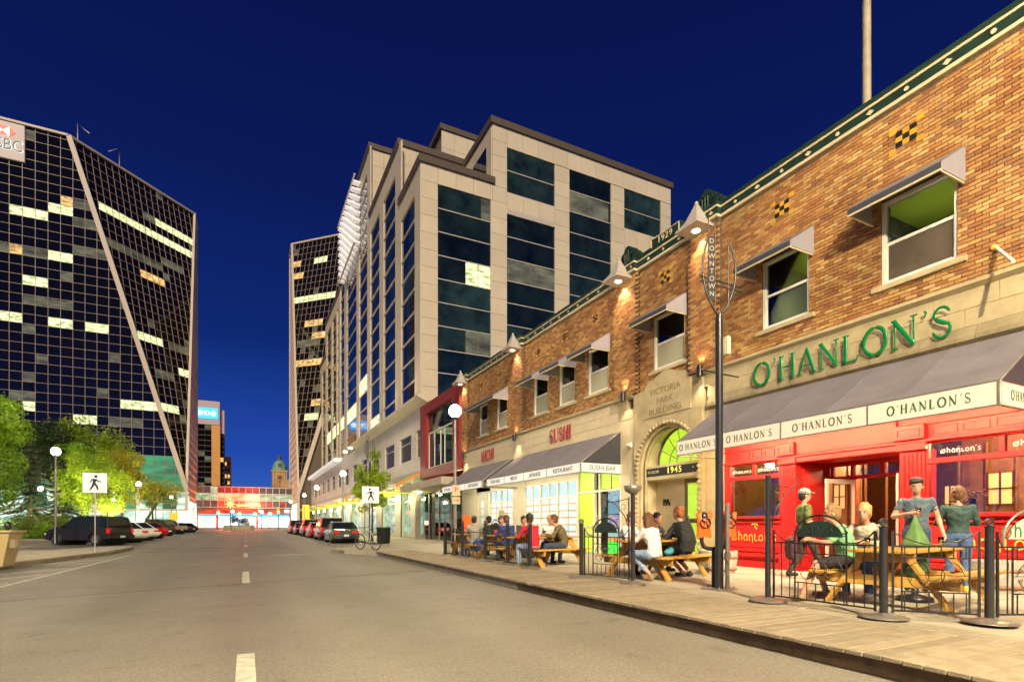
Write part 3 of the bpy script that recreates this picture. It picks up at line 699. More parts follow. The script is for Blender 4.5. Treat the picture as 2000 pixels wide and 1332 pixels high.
# recess, fan light, lintel, door
XR=FX+.75
MB().box(FX+.3,XR,AY-AR-.1,AY-AR+.02,.135,AZ).build('reveal', M['cream'], vb); MB().box(FX+.3,XR,AY+AR-.02,AY+AR+.1,.135,AZ).build('reveal', M['cream'], vb)
tr=MB(); 
for i in range(n):
    p=[(AY-(AR+q)*cos(pi*j/n),AZ+(AR+q)*sin(pi*j/n)) for j in(i,i+1) for q in(0,.1)]
    tr.prism([(FX+.3,p[0][0],p[0][1]),(FX+.3,p[1][0],p[1][1]),(FX+.3,p[3][0],p[3][1]),(FX+.3,p[2][0],p[2][1])],(XR-FX-.3,0,0))
tr.build('reveal_vault', M['cream'], vb)
fl=MB(); rr=1.12
fl.prism([(XR-.02,AY+.05+rr*cos(pi*i/24),AZ+.16+rr*sin(pi*i/24)) for i in range(25)],(.01,0,0))
fan=fl.build('fan_light', M['lime_lit'], vb)
bars=MB()
for r_ in (rr,.62,.3): bars.tube([(XR-.035,AY+.05+r_*cos(pi*i/20),AZ+.16+r_*sin(pi*i/20)) for i in range(21)],.012 if r_<1 else .035,6)
for i in range(1,7):
    a=pi*i/7; bars.tube([(XR-.035,AY+.05+.3*cos(a),AZ+.16+.3*sin(a)),(XR-.035,AY+.05+rr*cos(a),AZ+.16+rr*sin(a))],.01,6)
bars.build('glazing_bar', M['joint'], fan)
MB().box(XR-.01,XR+.2,AY-AR-.2,AY+AR+.2,AZ+.02,4.6).build('wall_behind_arch', M['cream'], vb)
MB().bbox(FX+.18,XR+.1,AY-AR+.03,AY+AR-.03,2.66,3.12,.02).build('lintel', M['cream'], vb)
MB().box(FX+.165,FX+.181,AY-1.1,AY+1.14,2.78,3.04).build('number_board', M['ink_blk'], vb)
text('number_lettering','1945',.26,(FX+.163,AY-.12,2.91),mat('yellow_lit_digits',(.9,.8,.1),.5,emit=.9,ecol=(1,.85,.1)),vb,spacing=1.3,ext=.006)
text('small_lettering','PA BLDG',.13,(FX+.163,AY+.82,2.91),M['cream'],vb,ext=.003)
MB().tube([(FX+.163,AY+.6,2.93),(FX+.168,AY+.6,2.93)],.025,8).tube([(FX+.163,AY-.9,2.93),(FX+.168,AY-.9,2.93)],.025,8).build('dot', M['gold'], vb)
MB().box(XR-.03,XR+.1,AY+.0,AY+AR-.02,.135,2.66).build('inner_wall', M['cream'], vb)
text('wall_lettering','PA',.26,(XR-.04,AY+.80,1.95),M['green_dk'],vb,ext=.012,bevel=.006,offset=.012)
dr=MB().box(XR-.05,XR+.05,AY-.1,AY-.01,.135,2.66).box(XR-.05,XR+.05,AY-1.3,AY-.1,2.52,2.66).box(XR-.03,XR+.03,AY-1.25,AY-.1,1.28,1.42).box(XR-.04,XR+.04,AY-1.3,AY-1.22,.135,2.52).build('entrance_door', M['joint'], vb)
MB().box(XR+.0,XR+.02,AY-1.22,AY-.1,1.42,2.52).box(XR+.0,XR+.02,AY-1.22,AY-.1,.3,1.28).build('pane', M['lime_lit'], dr)
MB().cyl(XR-.09,AY-.22,.9,1.5,.02).build('handle', M['chrome'], dr)
text('carved_lettering','1945 SCARTH',.13,(x0-.004,11.55-.12,2.42),M['carve'],vb,width=.55,ext=.002)
# stone ground-floor wall between entrance and pub / sushi, and behind everything
MB().box(FX+.02,FX+.3,10.32,11.12,.135,4.46).build('stone_pier', M['stone'], vb)
MB().box(FX-.0,FX+.3,14.12,14.82,.135,4.3).build('stone_pier', M['cream'], vb)
camr=thing('security_camera','small white security camera on the stone left of the entrance','camera',(FX-.15,14.3,3.9))
MB().tube([(FX-.22,14.3,3.9),(FX-.05,14.3,3.88)],.045,10).build('housing', M['white_p'], camr); MB().cyl(FX-.03,14.3,3.82,3.98,.05).build('mount', M['white_p'], camr)
# ================================================================ BIG GREEN LETTERS
sg = thing('wall_lettering', "large glossy green serif letters reading O'HANLON'S mounted on the limestone frieze", 'sign', (FX-.1,7.2,4.95))
# letters rise to the right in the photo by perspective only; real cap height .58
for mb in strokes("O'HANLON'S", GL, .60, wallmap(FX-.115, 7.26, 4.97), .55, gap=.055, prop=.90, wscale=.92, n=8):
    if mb.v: mb.build('letter', M['sign_grn'], sg)
# ================================================================ PUB FRONT
pub = thing('pub_front', 'bright red timber pub shopfront with fluted pillars, panelled head and open glazed doors', 'shopfront', (FX,7,0.15))
def bx(name, x0,x1,y0,y1,z0,z1, m='red', b=.008, p=None):
    return MB().bbox(x0,x1,y0,y1,z0,z1,b).build(name, M[m], p or pub)
zt=4.0
# head (behind awning) with raised panels
bx('head_board',FX-.10,FX+.1,3.3,10.30,2.86,zt)
bx('cornice_moulding',FX-.17,FX-.10,3.3,10.32,2.80,2.86); bx('cornice_moulding',FX-.14,FX-.101,3.3,10.31,3.12,3.16)
def head_panels(a,b,n):
    w_=(b-a)/n
    for k in range(n):
        y0,y1=a+k*w_+.04,a+(k+1)*w_-.04
        fr=MB()
        fr.box(FX-.118,FX-.10,y0,y1,2.92,2.94).box(FX-.118,FX-.10,y0,y1,3.06,3.08).box(FX-.118,FX-.10,y0,y0+.02,2.941,3.059).box(FX-.118,FX-.10,y1-.02,y1,2.941,3.059)
        fr.build('raised_panel', M['red'], pub)
head_panels(3.6,5.5,4); head_panels(8.75,10.2,4)
bx('door_head',FX-.13,FX+.1,6.05,8.22,2.68,2.80); 
bx('door_fascia',FX-.16,FX-.10,6.05,8.2,2.86,3.3)
# pillars with flutes
for a,b in ((5.58,6.02),(8.25,8.62)):
    bx('pillar',FX-.10,FX+.12,a,b,.15,2.72)
    k=5; w_=(b-a-.08)/k
    for j in range(k):
        y=a+.04+(j+.5)*w_; MB().tube([(FX-.10,y,.85),(FX-.10,y,2.6)],w_*.33,8).build('flute', M['red'], pub)
    bx('capital',FX-.17,FX-.0,a-.04,b+.04,2.66,2.80); bx('cap_block',FX-.24,FX-.0,a-.05,b+.05,2.86,3.14)
    f=MB().box(FX-.256,FX-.24,a+.02,b-.02,2.92,2.94).box(FX-.256,FX-.24,a+.02,b-.02,3.05,3.07).box(FX-.256,FX-.24,a+.02,a+.04,2.94,3.05).box(FX-.256,FX-.24,b-.04,b-.02,2.94,3.05); f.build('raised_panel', M['red'], pub)
    bx('pillar_base',FX-.16,FX,a-.03,b+.03,.15,.5)
bx('corner_post',FX-.10,FX+.12,10.2,10.32,.15,2.8)
# stall risers below the windows, stepped mouldings
def riser(a,b):
    bx('stall_riser',FX-.08,FX+.1,a,b,.15,1.40); bx('window_sill',FX-.16,FX+.05,a,b,1.38,1.45)
    bx('moulding',FX-.12,FX-.08,a,b,1.27,1.31); bx('moulding',FX-.14,FX-.08,a,b,.66,.74); bx('plinth',FX-.13,FX-.08,a,b,.55,.655)
    bx('moulding',FX-.17,FX-.08,a,b,.42,.52); bx('plinth',FX-.20,FX-.08,a,b,.15,.32)
riser(8.63,10.2); riser(3.3,5.57)
# windows
def pubwin(a,b,lab):
    bx('window_frame',FX-.08,FX+.02,a,b,2.38,2.48)
    bx('window_frame',FX-.08,FX+.02,a,b,2.76,2.80)
    mid=(a+b)/2
    bx('window_frame',FX-.075,FX+.02,mid-.04,mid+.04,2.481,2.759)
    for y_ in(a,b-.05): bx('window_frame',FX-.08,FX+.02,y_,y_+.05,1.451,2.379); bx('window_frame',FX-.078,FX+.02,y_,y_+.05,2.481,2.759)
    for p,q in((a+.05,mid-.04),(mid+.04,b-.05)): MB().box(FX-.03,FX-.022,p,q,2.48,2.76).build('transom_pane', M['glass'], pub)
    MB().box(FX-.03,FX-.022,a+.05,b-.05,1.45,2.38).build('window_pane', M['glass'], pub)
    MB().box(FX-.01,FX+.0,a+.05,b-.05,2.62,2.75).build('blind', mat('blue_grey_blind',(.25,.30,.33),.7), pub) if 0 else None
pubwin(8.62,10.2,''); pubwin(3.3,5.58,'')
M['deco']=mat('white_window_print',(.8,.8,.76),.6,emit=.25,ecol=(1,1,1))
def uncial(txt,y,z,h,m,par,x=FX-.045,prop=1.0,dep=.15,ws=1.0):
    for mb in strokes(txt, UN, h, wallmap(x,y,z), dep, gap=.04, prop=prop, n=6, wscale=ws):
        if mb.v: mb.build('letter', m, par)
for yy,hh in ((9.80,.095),(9.02,.095),(5.05,.10),(4.0,.10)): uncial("ØhanLon's",yy,2.61,hh,M['deco'],pub,prop=1.15,ws=.85)
# gold names on the stall risers
uncial("ØhanLon's",9.42,.95,.25,M['gold'],pub,x=FX-.10); uncial("ØhanLon's",4.45,.95,.27,M['gold'],pub,x=FX-.10,prop=1.0)
for yy in (9.35,5.0):
    MB().tube([(FX-.10,yy+.10,1.24),(FX-.10,yy,1.26),(FX-.10,yy-.10,1.2),(FX-.10,yy-.05,1.26)],.012,6).tube([(FX-.10,yy+.02,1.21),(FX-.10,yy-.05,1.12)],.012,6).build('bird_emblem', M['gold'], pub)
# recessed doorway
DX=FX+1.15
MB().box(FX+.13,DX,8.2,8.28,.15,2.7).build('porch_side', M['red'], pub); MB().box(FX+.13,DX,5.98,6.05,.15,2.7).build('porch_side', M['red'], pub)
MB().box(FX+.11,DX+.05,6.0,8.25,2.7,2.78).build('porch_ceiling', M['red'], pub)
bx('transom_rail',DX-.06,DX+.04,6.05,8.2,2.30,2.38); bx('transom_rail',DX-.06,DX+.04,6.05,8.2,2.62,2.70)
for y_ in (6.05,6.35,6.98,7.62,8.10): bx('transom_post',DX-.055,DX+.035,y_,y_+.08,2.381,2.619)
bx('door_post',DX-.06,DX+.04,7.62,7.70,.15,2.299); bx('door_post',DX-.06,DX+.04,6.35,6.43,.15,2.299); bx('door_post',DX-.06,DX+.04,8.1,8.2,.15,2.299); bx('door_post',DX-.06,DX+.04,6.05,6.12,.15,2.299)
MB().box(DX-.01,DX,7.7,8.1,.6,2.3).box(DX-.01,DX,6.12,6.35,.6,2.3).box(DX-.01,DX,6.4,8.1,2.38,2.62).build('side_pane', M['glass'], pub)
# harp-and-knot emblem etched on the transom
kn=MB()
for cy in (6.72,7.35):
    for dy in(-.07,.07): kn.tube([(DX-.02,cy+dy+.06*cos(a),2.5+.06*sin(a)) for a in [i*pi/6 for i in range(13)]],.008,5)
    kn.tube([(DX-.02,cy-.13,2.52),(DX-.02,cy,2.42),(DX-.02,cy+.13,2.52)],.008,5)
kn.build('knot_emblem', mat('etched_emblem',(.10,.05,.12),.5), pub)
M['alu']=mat('pale_aluminium',(.62,.56,.44),.35,.3)
def door(hx,hy,ang,lab):
    d=MB(); w_=.86
    t=MB(); p0=Vector((hx,hy,0)); dr_=Vector((-cos(R(ang)),sin(R(ang)),0)); nn=Vector((dr_.y,-dr_.x,0))
    def bar(a,b,z0,z1,th=.045): 
        q0=p0+dr_*a; q1=p0+dr_*b; return MB().prism([q0-nn*th/2+Vector((0,0,z0)),q1-nn*th/2+Vector((0,0,z0)),q1+nn*th/2+Vector((0,0,z0)),q0+nn*th/2+Vector((0,0,z0))],(0,0,z1-z0))
    f=bar(0,.07,.17,2.28); f.v; m1=bar(.07,w_-.07,2.18,2.28); m2=bar(.07,w_-.07,.17,.36); m3=bar(w_-.07,w_,.17,2.28)
    for q in (m1,m2,m3): f.add(q.v,q.f)
    o=f.build('door', M['alu'], pub)
    g=bar(.07,w_-.07,.36,2.18,.008); g.build('pane', M['glass'], o)
    bar(w_-.12,w_-.09,.95,1.25,.12).build('handle', M['chrome'], o)
door(DX-.05,7.62,8,''); door(DX-.05,6.43,-12,'')
# interior: bar, panelling, back windows
X2=FX+6
inn=MB(); inn.quad((X2,2.5,.14),(X2,11,.14),(X2,11,4.2),(X2,2.5,4.2)).quad((FX+.1,2.5,.14),(X2,2.5,.14),(X2,2.5,4.2),(FX+.1,2.5,4.2)).quad((FX+.1,11,.14),(FX+.1,11,4.2),(X2,11,4.2),(X2,11,.14)).build('pub_interior_wall', M['wood_b'], pub)
MB().quad((FX+.1,2.5,4.0),(X2,2.5,4.0),(X2,11,4.0),(FX+.1,11,4.0)).build('pub_ceiling', M['wood_b'], pub)
MB().quad((FX+.1,2.5,.155),(FX+.1,11,.155),(X2,11,.155),(X2,2.5,.155)).build('pub_floor', M['wood_b'], pub)
rp_i=random.Random(4)
wd=mat('pub_brown_panel',(.30,.13,.05),.4,col2=(.18,.07,.025),scale=4)
for k in range(17):
    yy=2.7+k*.5; MB().bbox(FX+2.6,FX+2.66,yy+.02,yy+.06,.16,3.0,.01).build('panel_rib', wd, pub)
MB().box(FX+2.66,FX+2.75,2.6,6.2,.16,4.0).box(FX+2.66,FX+2.75,8.4,10.9,.16,4.0).build('panelled_screen', wd, pub)
# latticed lit windows in the screen
amber=mat('amber_window_light',(1,.62,.25),.5,emit=.8,ecol=(1,.55,.2))
for yc,zc in ((3.9,2.0),(4.75,2.0),(5.5,2.0),(9.0,2.0),(9.8,2.0)):
    MB().box(FX+2.62,FX+2.64,yc-.2,yc+.2,zc-.32,zc+.32).build('lattice_light', amber, pub)
    MB().box(FX+2.59,FX+2.618,yc-.015,yc+.015,zc-.35,zc+.35).box(FX+2.59,FX+2.618,yc-.23,yc+.23,zc-.015,zc+.015).box(FX+2.59,FX+2.618,yc-.23,yc-.2,zc-.35,zc+.35).box(FX+2.59,FX+2.618,yc+.2,yc+.23,zc-.35,zc+.35).build('lattice_bar', M['wood_b'], pub)
for yc in (6.75,7.15,7.9):
    MB().box(X2-.05,X2-.03,yc-.12,yc+.12,1.3,2.3).build('lattice_light', amber, pub)
    MB().box(X2-.08,X2-.052,yc-.015,yc+.015,1.3,2.3).box(X2-.08,X2-.052,yc-.12,yc+.12,1.78,1.81).build('lattice_bar', M['wood_b'], pub)
bt=MB().bbox(FX+1.2,FX+2.2,3.3,5.2,.9,.95,.01); bt.build('pub_table', wd, pub)
point('pub_light',(FX+1.6,4.6,3.0),190,(1,.66,.34),.15); point('pub_light',(FX+1.6,9.2,3.0),170,(1,.62,.32),.15); point('pub_light',(FX+3.6,7.2,3.2),200,(1,.6,.3),.2)
# yellow flower vase inside the right window
vz=thing('flower_vase','bunch of yellow flowers in a dark vase behind the right-hand pub window','vase',(FX+.3,5.0,1.45))
MB().lathe((FX+.3,5.0,1.45),[(.05,0),(.07,.1),(.04,.22),(.05,.26)],12).build('vase', M['black'], vz)
fl=MB(); rf=random.Random(2)
for k in range(60): 
    p=(FX+.3+rf.gauss(0,.07),5.0+rf.gauss(0,.10),1.8+rf.gauss(0,.05)); fl.ball(p,.022,.022,.012,6,4)
fl.build('flower', M['gold_t'], vz, kind='stuff')
# ================================================================ PUB AWNING
def big_awning(lab, a, b, zwall, xf, zf1, zf0, grp, cm):
    t=thing('shop_awning', lab, 'awning', (FX,(a+b)/2,zf0), group=grp)
    xw=FX-.03
    n=max(2,int((b-a)/1.1)); 
    for k in range(n):
        y0=a+(b-a)*k/n; y1=a+(b-a)*(k+1)/n
        m=MB(); d=.012
        # slightly sagging canvas bay
        def P(u,v): 
            sag=-.055*sin(pi*u)*sin(pi*v); return (xw+(xf-xw)*v, y0+(y1-y0)*u, zwall+(zf1-zwall)*v+sag)
        vs=[P(i/4,j/5) for j in range(6) for i in range(5)]; fs=[(j*5+i,j*5+i+1,j*5+i+6,j*5+i+5) for j in range(5) for i in range(4)]
        m.add(vs,fs,True); me=m.build('canvas_bay', cm, t)
        if k: MB().tube([(xw,y0,zwall+.004),(xf,y0,zf1+.004)],.008,5).build('seam', cm, t)
    for y_ in(a,b): MB().prism([(xw,y_,zwall),(xw,y_,zf1),(xf,y_,zf1)],(0,.01 if y_==a else -.01,0)).build('side_cheek', M['canvas2'] if grp!='pub' else cm, t)
    MB().tube([(xf,a,zf0),(xw,a,zf0)],.018,6).tube([(xf,b,zf0),(xw,b,zf0)],.018,6).tube([(xf+.03,a,zf0+.02),(xf+.03,b,zf0+.02)],.018,6).tube([(xw,a,zwall),(xf,a,zf1),(xf,a,zf0)],.018,6).build('awning_frame', M['pole_g'], t)
    return t
pa=big_awning('wide grey canvas awning over the red pub front with lit cream name panels',3.85,10.45,4.46,9.95,3.37,3.0,'large shop awnings',M['canvas'])
ys=[10.44,9.42,7.70,5.80,3.86]
# panel edges measured on the front of the awning
ys=[10.43,9.05,7.45,5.72,3.87]
for k in range(4):
    b_,a_=ys[k],ys[k+1]
    sp_=MB().bbox(9.925,9.945,a_+.012,b_-.012,3.015,3.355,.004).build('sign_panel', M['sign_lit'], pa)
    for mb in strokes("O'HANLON'S", GL, .16, wallmap(9.923,(a_+b_)/2,3.185), .12, gap=.24, prop=.78, wscale=1.25, n=5):
        if mb.v: mb.build('letter', M['ink_grn'] if k==3 else M['ink_grey'], sp_)
    MB().box(9.918,9.95,a_-.012,a_+.012,3.0,3.37).build('panel_post', M['pole_g'], pa)
MB().box(9.92,9.95,3.85,10.45,3.356,3.378).box(9.92,9.95,3.85,10.45,2.992,3.014).build('panel_rail', M['pole_g'], pa)
sp_=MB().bbox(9.96,FX-.05,3.845,3.86,3.015,3.355,.004).build('sign_panel', M['sign_lit'], pa)
for mb in strokes("O'HANLON'S", GL, .15, southmap(10.72,3.842,3.185), .12, gap=.12, prop=.72, wscale=1.25, n=5):
    if mb.v: mb.build('letter', M['ink_grn'], sp_)
tb=MB()
for k in range(5): tb.tube([(10.15,4.3+k*1.25,3.30),(10.15,5.3+k*1.25,3.30)],.02,8)
tb.build('fluorescent_tube', M['bulb'], pa)
for k in range(3): area('awning_tube_light',(10.15,4.9+k*2.2,3.27),(10.75,4.9+k*2.2,1.6),50,.2,2.0,(1,.84,.56)); area('awning_tube_light',(10.3,4.9+k*2.2,3.42),(11.5,4.9+k*2.2,2.95),40,.1,2.0,(1,.62,.22))

# ================================================================ SUSHI AND NEIGHBOUR SHOPFRONT
ss = thing('sushi_bar_front','cream shopfront with rows of lit paper screens, lime green doors and slim window mullions','shopfront',(FX,20,0.15))
def cb(name,x0,x1,y0,y1,z0,z1,m,b=.006,p=None): return MB().bbox(x0,x1,y0,y1,z0,z1,b).build(name, M[m] if isinstance(m,str) else m, p or ss)
shoji=lit_mat('lit_paper_screen',(.86,.95,.82),(.55,.66,.6),1.0,.7); shoji2=lit_mat('lit_blue_pane',(.62,.83,.86),(.42,.62,.68),1.0,.5)
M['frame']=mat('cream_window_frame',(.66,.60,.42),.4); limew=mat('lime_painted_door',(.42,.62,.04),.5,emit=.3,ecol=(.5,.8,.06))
cb('stone_pier',FX-.05,FX+.3,21.98,23.14,.135,4.3,'cream'); cb('stone_pier',FX-.05,FX+.3,27.69,29.8,.135,4.3,'cream')
cb('head_wall',FX,FX+.3,14.82,29.7,3.32,4.3,'cream'); cb('fascia_rail',FX+.0,FX+.3,17.5,29.7,2.99,3.318,'cream'); cb('bulkhead',FX+.0,FX+.2,17.5,21.98,.135,.62,'cream'); cb('bulkhead',FX,FX+.2,23.14,25.93,.135,.62,'cream')
cb('dividing_wall',FX+.0,FX+.3,25.93,27.69,.135,3.32,'cream')
# menu recess
md=cb('menu_board',FX-.03,FX+.0,26.27,27.3,.6,3.0,mat('menu_grey',(.42,.42,.34),.6))
for z in (1.25,1.7,2.15): cb('menu_sheet',FX-.045,FX-.031,26.6,27.0,z,z+.34,mat('menu_sheet_%d'%z if 0 else 'menu_sheet_paper',(.62,.66,.56),.6),.002,md)
def screens(a,b,n,rows,z0,z1,zt0,zt1):
    w_=(b-a)/n
    for k in range(n+1): cb('mullion',FX-.02,FX+.1,a+k*w_-.035,a+k*w_+.035,z0,zt1,'frame')
    for z in (z0,z1,zt1): cb('rail',FX-.02,FX+.09,a,b,z-.03,z+.03,'frame')
    for k in range(n):
        MB().box(FX+.06,FX+.07,a+k*w_+.035,a+(k+1)*w_-.035,z0+.03,z1-.03).build('paper_screen', shoji, ss)
        for r_ in range(1,rows): MB().box(FX+.03,FX+.058,a+k*w_+.035,a+(k+1)*w_-.035,z0+(z1-z0)*r_/rows-.022,z0+(z1-z0)*r_/rows+.022).build('screen_bar', M['wood_y'], ss)
        MB().box(FX+.04,FX+.058,a+(k+.5)*w_-.012,a+(k+.5)*w_+.012,z0+.03,z1-.03).build('screen_bar', M['wood_y'], ss)
        for q in range(2):
            p0=a+k*w_+.04+q*(w_-.08)/2; MB().box(FX+.05,FX+.06,p0+.03,p0+(w_-.08)/2-.03,zt0+.03,zt1-.03).build('transom_pane', shoji2, ss)
    if 1:
        for k in range(n): cb('transom_post',FX-.01,FX+.08,a+(k+.5)*w_-.02,a+(k+.5)*w_+.02,zt0,zt1,'frame')
screens(17.6,21.95,3,6,.66,2.36,2.36,2.98); screens(23.2,25.9,2,6,.66,2.36,2.36,2.98)
pc_=thing('framed_notice','small wooden framed notice with a green leaf design in the sushi bar window','picture',(FX-.05,24.4,1.6))
MB().box(FX-.05,FX-.03,24.15,24.75,1.35,1.95).build('picture_frame', M['wood_y'], pc_); MB().box(FX-.056,FX-.051,24.25,24.65,1.43,1.87).build('print', mat('leaf_print',(.1,.2,.1),.5,col2=(.4,.4,.2),scale=8), pc_)
# lime doors and glazed entrance
cb('door_frame',FX-.03,FX+.1,14.84,14.9,.15,3.32,'frame')
for y_ in (16.1,16.45,17.5): cb('door_frame',FX-.03,FX+.1,y_-.04,y_+.04,.15,3.32,'frame')
cb('rail',FX-.025,FX+.09,14.9,17.46,2.42,2.50,'frame')
dd=cb('door',FX+.02,FX+.06,16.49,17.46,.17,2.42,limew); cb('push_plate',FX-.0,FX+.02,16.55,17.4,1.1,1.2,'alu',.003,dd); cb('letter_slot',FX-.0,FX+.02,16.6,17.35,.85,.93,'alu',.003,dd)
MB().box(FX+.02,FX+.03,14.9,16.06,.3,2.42).build('door_pane', M['glass_g'], ss)
for a,b in ((14.92,15.45),(15.5,16.06),(16.49,17.46)): MB().box(FX+.05,FX+.06,a,b,2.52,3.26).build('transom_pane', limew, ss)
MB().box(FX+1.2,FX+1.25,14.6,16.8,.15,3.3).build('lime_wall', limew, ss); MB().box(FX+.1,FX+1.2,14.6,14.66,.15,3.3).build('lime_wall', limew, ss)
cb('door_handle',FX-.06,FX-.03,16.2,16.24,1.0,1.6,'alu')
# posters
def pmat(n,c1,c2,s): return lit_mat(n,c1,c2,.8,s)
for k,(z0,z1,c1,c2) in enumerate(((2.05,2.45,(.1,.25,.6),(.5,.7,.5)),(1.6,2.02,(.12,.35,.25),(.1,.2,.6)),(1.12,1.57,(.05,.12,.5),(.8,.5,.3)),(.78,1.09,(.5,.7,.6),(.2,.5,.5)))):
    MB().box(FX-.0,FX+.012,14.95,15.6,z0,z1).build('poster', pmat('poster_print_%d'%k if 0 else 'poster_%s'%'abcd'[k],c1,c2,6), ss)
cb('orange_band',FX-.01,FX+.012,14.95,15.6,.66,.76,mat('orange_print',(.9,.25,.05),.5,emit=.4)); cb('green_band',FX-.01,FX+.012,14.95,15.6,.18,.65,mat('green_print',(.05,.75,.05),.5,emit=.5))
# lettering on the frieze
t=thing('wall_lettering','dark red serif letters reading SUSHI on the cream frieze','sign',(FX-.1,18.7,4.9))

for mb in strokes('SUSHI',GL,.58,wallmap(FX-.08,18.74,4.92),.4,gap=.06,prop=.80,wscale=1.2): mb.build('letter',M['ink_red'],t)
t=thing('wall_lettering','smaller red letters reading MICHI on the cream frieze farther along','sign',(FX-.1,26.0,4.9))

for mb in strokes('MICHI',GL,.58,wallmap(FX-.08,26.1,4.92),.4,gap=.06,prop=.80,wscale=1.2): mb.build('letter',M['ink_red'],t)
a1=big_awning('grey canvas awning with lit white SUSHI BAR sign panels over the paper-screen windows',14.85,22.6,4.43,9.95,3.30,2.97,'large shop awnings',M['canvas'])
a2=big_awning('farther grey canvas awning with lit white panels below the red MICHI letters',23.1,28.8,4.43,9.95,3.30,2.97,'large shop awnings',M['canvas'])
for aw,eds,words in ((a1,[22.58,20.7,18.9,17.1,14.88],['SUSHI BAR','MICHI','JAPANESE','RESTAURANT']),(a2,[28.78,27.2,25.3,23.13],['SUSHI BAR','MICHI','RESTAURANT'])):
    for k,wd_ in enumerate(words):
        b_,a_=eds[k],eds[k+1]; sp_=MB().bbox(9.93,9.945,a_+.012,b_-.012,2.985,3.285,.004).build('sign_panel', M['sign_lit_w'], aw)
        text('sign_lettering',wd_,.21,(9.926,(a_+b_)/2,3.135),M['ink_grey'],sp_,ext=.002,offset=.004)
        MB().box(9.92,9.95,a_-.012,a_+.012,2.97,3.3).build('panel_post', M['pole_g'], aw)
sp_=MB().bbox(9.96,FX-.05,14.835,14.85,2.985,3.285,.004).build('sign_panel', M['sign_lit_w'], a1)
text('sign_lettering','SUSHI BAR',.24,(10.8,14.832,3.135),M['ink_grey'],sp_,face='S',ext=.002,width=1.1,shear=.15)
for y_,e in ((16.2,16),(18.6,22),(21,22),(24.3,20),(26.8,20)): area('awning_tube_light',(10.3,y_,3.22),(10.7,y_,1.2),e*1.6,.2,2.0,(1,.93,.72))
# ================================================================ RED BOX BAY AND GREY SLAB BEYOND
rbx=thing('red_frame_building','two storey shop bay in a thick red frame with white windows above a concrete canopy','building',(FX+3,34,0))
rm_=mat('brick_red_cladding',(.25,.022,.018),.5,var=.08,scale=1)
XB=FX-.25
MB().box(XB,FX+.1,29.85,31.0,4.5,9.7).box(XB,FX+.1,36.5,37.8,4.5,9.7).box(XB,FX+.1,31.0,36.5,9.0,9.7).box(XB,FX+.1,31.0,36.5,4.5,5.1).build('red_frame', rm_, rbx)
MB().box(FX+.1,FX+14,29.85,37.8,9.3,9.7).box(FX+.1,FX+14,37.5,37.8,0,9.7).build('roof', rm_, rbx)
gw=MB().box(FX+.02,FX+.04,31,36.5,5.1,9.0).build('window_pane', M['oglass'], rbx)
f=MB()
for y_ in (31.0,33.1,33.9,35.2,36.42): f.box(FX-.02,FX+.018,y_,y_+.08,5.1,7.6)
f.box(FX-.02,FX+.0175,31,36.5,5.1,5.2).box(FX-.02,FX+.0175,31,36.5,7.55,7.65).build('window_frame', M['white_p'], rbx)
MB().box(FX-.05,FX+.016,34.6,34.64,6.1,6.6).box(FX-.05,FX+.016,34.4,34.44,6.1,6.6).build('handle', M['chrome'], rbx)
MB().bbox(9.9,FX+.2,28.9,37.9,3.5,3.95,.02).build('canopy_slab', mat('canopy_concrete',(.45,.38,.29),.7,var=.1,scale=1), rbx)
yel=lit_mat('yellow_shop_interior',(1,.93,.4),(.75,.72,.2),.95,.35)
MB().box(FX+2,FX+2.05,29.5,38,.15,3.5).build('shop_back_wall', yel, rbx); MB().box(FX+.02,FX+.03,30,37.6,.2,3.45).build('shop_pane', M['glass'], rbx)
for y_ in (29.9,31.8,34.2,36.4): MB().box(FX-.03,FX+.08,y_,y_+.09,.15,3.5).build('mullion', M['pole_g'], rbx)
for y_,c in ((31.0,(.1,.2,.55)),(33.2,(.3,.45,.6)),(35.0,(.1,.3,.5))):
    MB().box(FX+1.4,FX+1.45,y_,y_+1.5,.9,2.3).build('poster', pmat('shop_poster_%s'%('x' if y_<32 else 'y' if y_<34 else 'z'),c,(.6,.75,.65),3), rbx); MB().box(FX+1.38,FX+1.395,y_,y_+1.5,1.2,1.4).build('green_band', M.setdefault('gb',mat('green_band',(.1,.8,.1),.5,emit=.5)), rbx)
point('shop_light',(FX+1,33,3.2),60,(1,.95,.6),.2); point('canopy_light',(10.8,36.6,3.35),40,(1,.95,.45),.1)
MB().cyl(10.9,36.6,3.42,3.5,.16).build('canopy_lamp', M['bulb'], rbx)
MB().bbox(10.9,11.2,37.3,37.6,.15,3.5,.02).build('column', M['pole_g'], rbx)
# ================================================================ STEPPED OFFICE BLOCK
ob = thing('office_building','beige panel clad office block with stepped roofline and bands of dark glass','building',(14,46.4,0))
def blk(x0,x1,y0,y1,z): MB().box(x0+.12,x1,y0+.12,y1,0,z-.3).build('block_core', M['joint'], ob)
BL_=[(14,21,46.4,53.9,33.6),(21,43.2,46.4,61.2,39.4),(14,21,53.9,68.3,39.8),(21,43.2,61.2,91.6,48.6),(14,21,68.3,91.6,48.6),(14,43,91.6,109,39.8),(14,43,109,118,34)]
for b in BL_: blk(*b)
def coping(pts,z):
    for i,(a,b) in enumerate(zip(pts,pts[1:])):
        x0,x1=sorted((a[0],b[0])); y0,y1=sorted((a[1],b[1]))
        e=.22+.006*i; MB().box(x0-e,x1+e,y0-e,y1+e,z+.005*i,z+.62+.005*i).build('coping', M['coping'], ob)
coping([(21,46.4),(14,46.4),(14,53.6)],33.55); coping([(43.2,46.4),(21,46.4),(21,61)],39.3); coping([(21,53.9),(14,53.9),(14,68.1)],39.75)
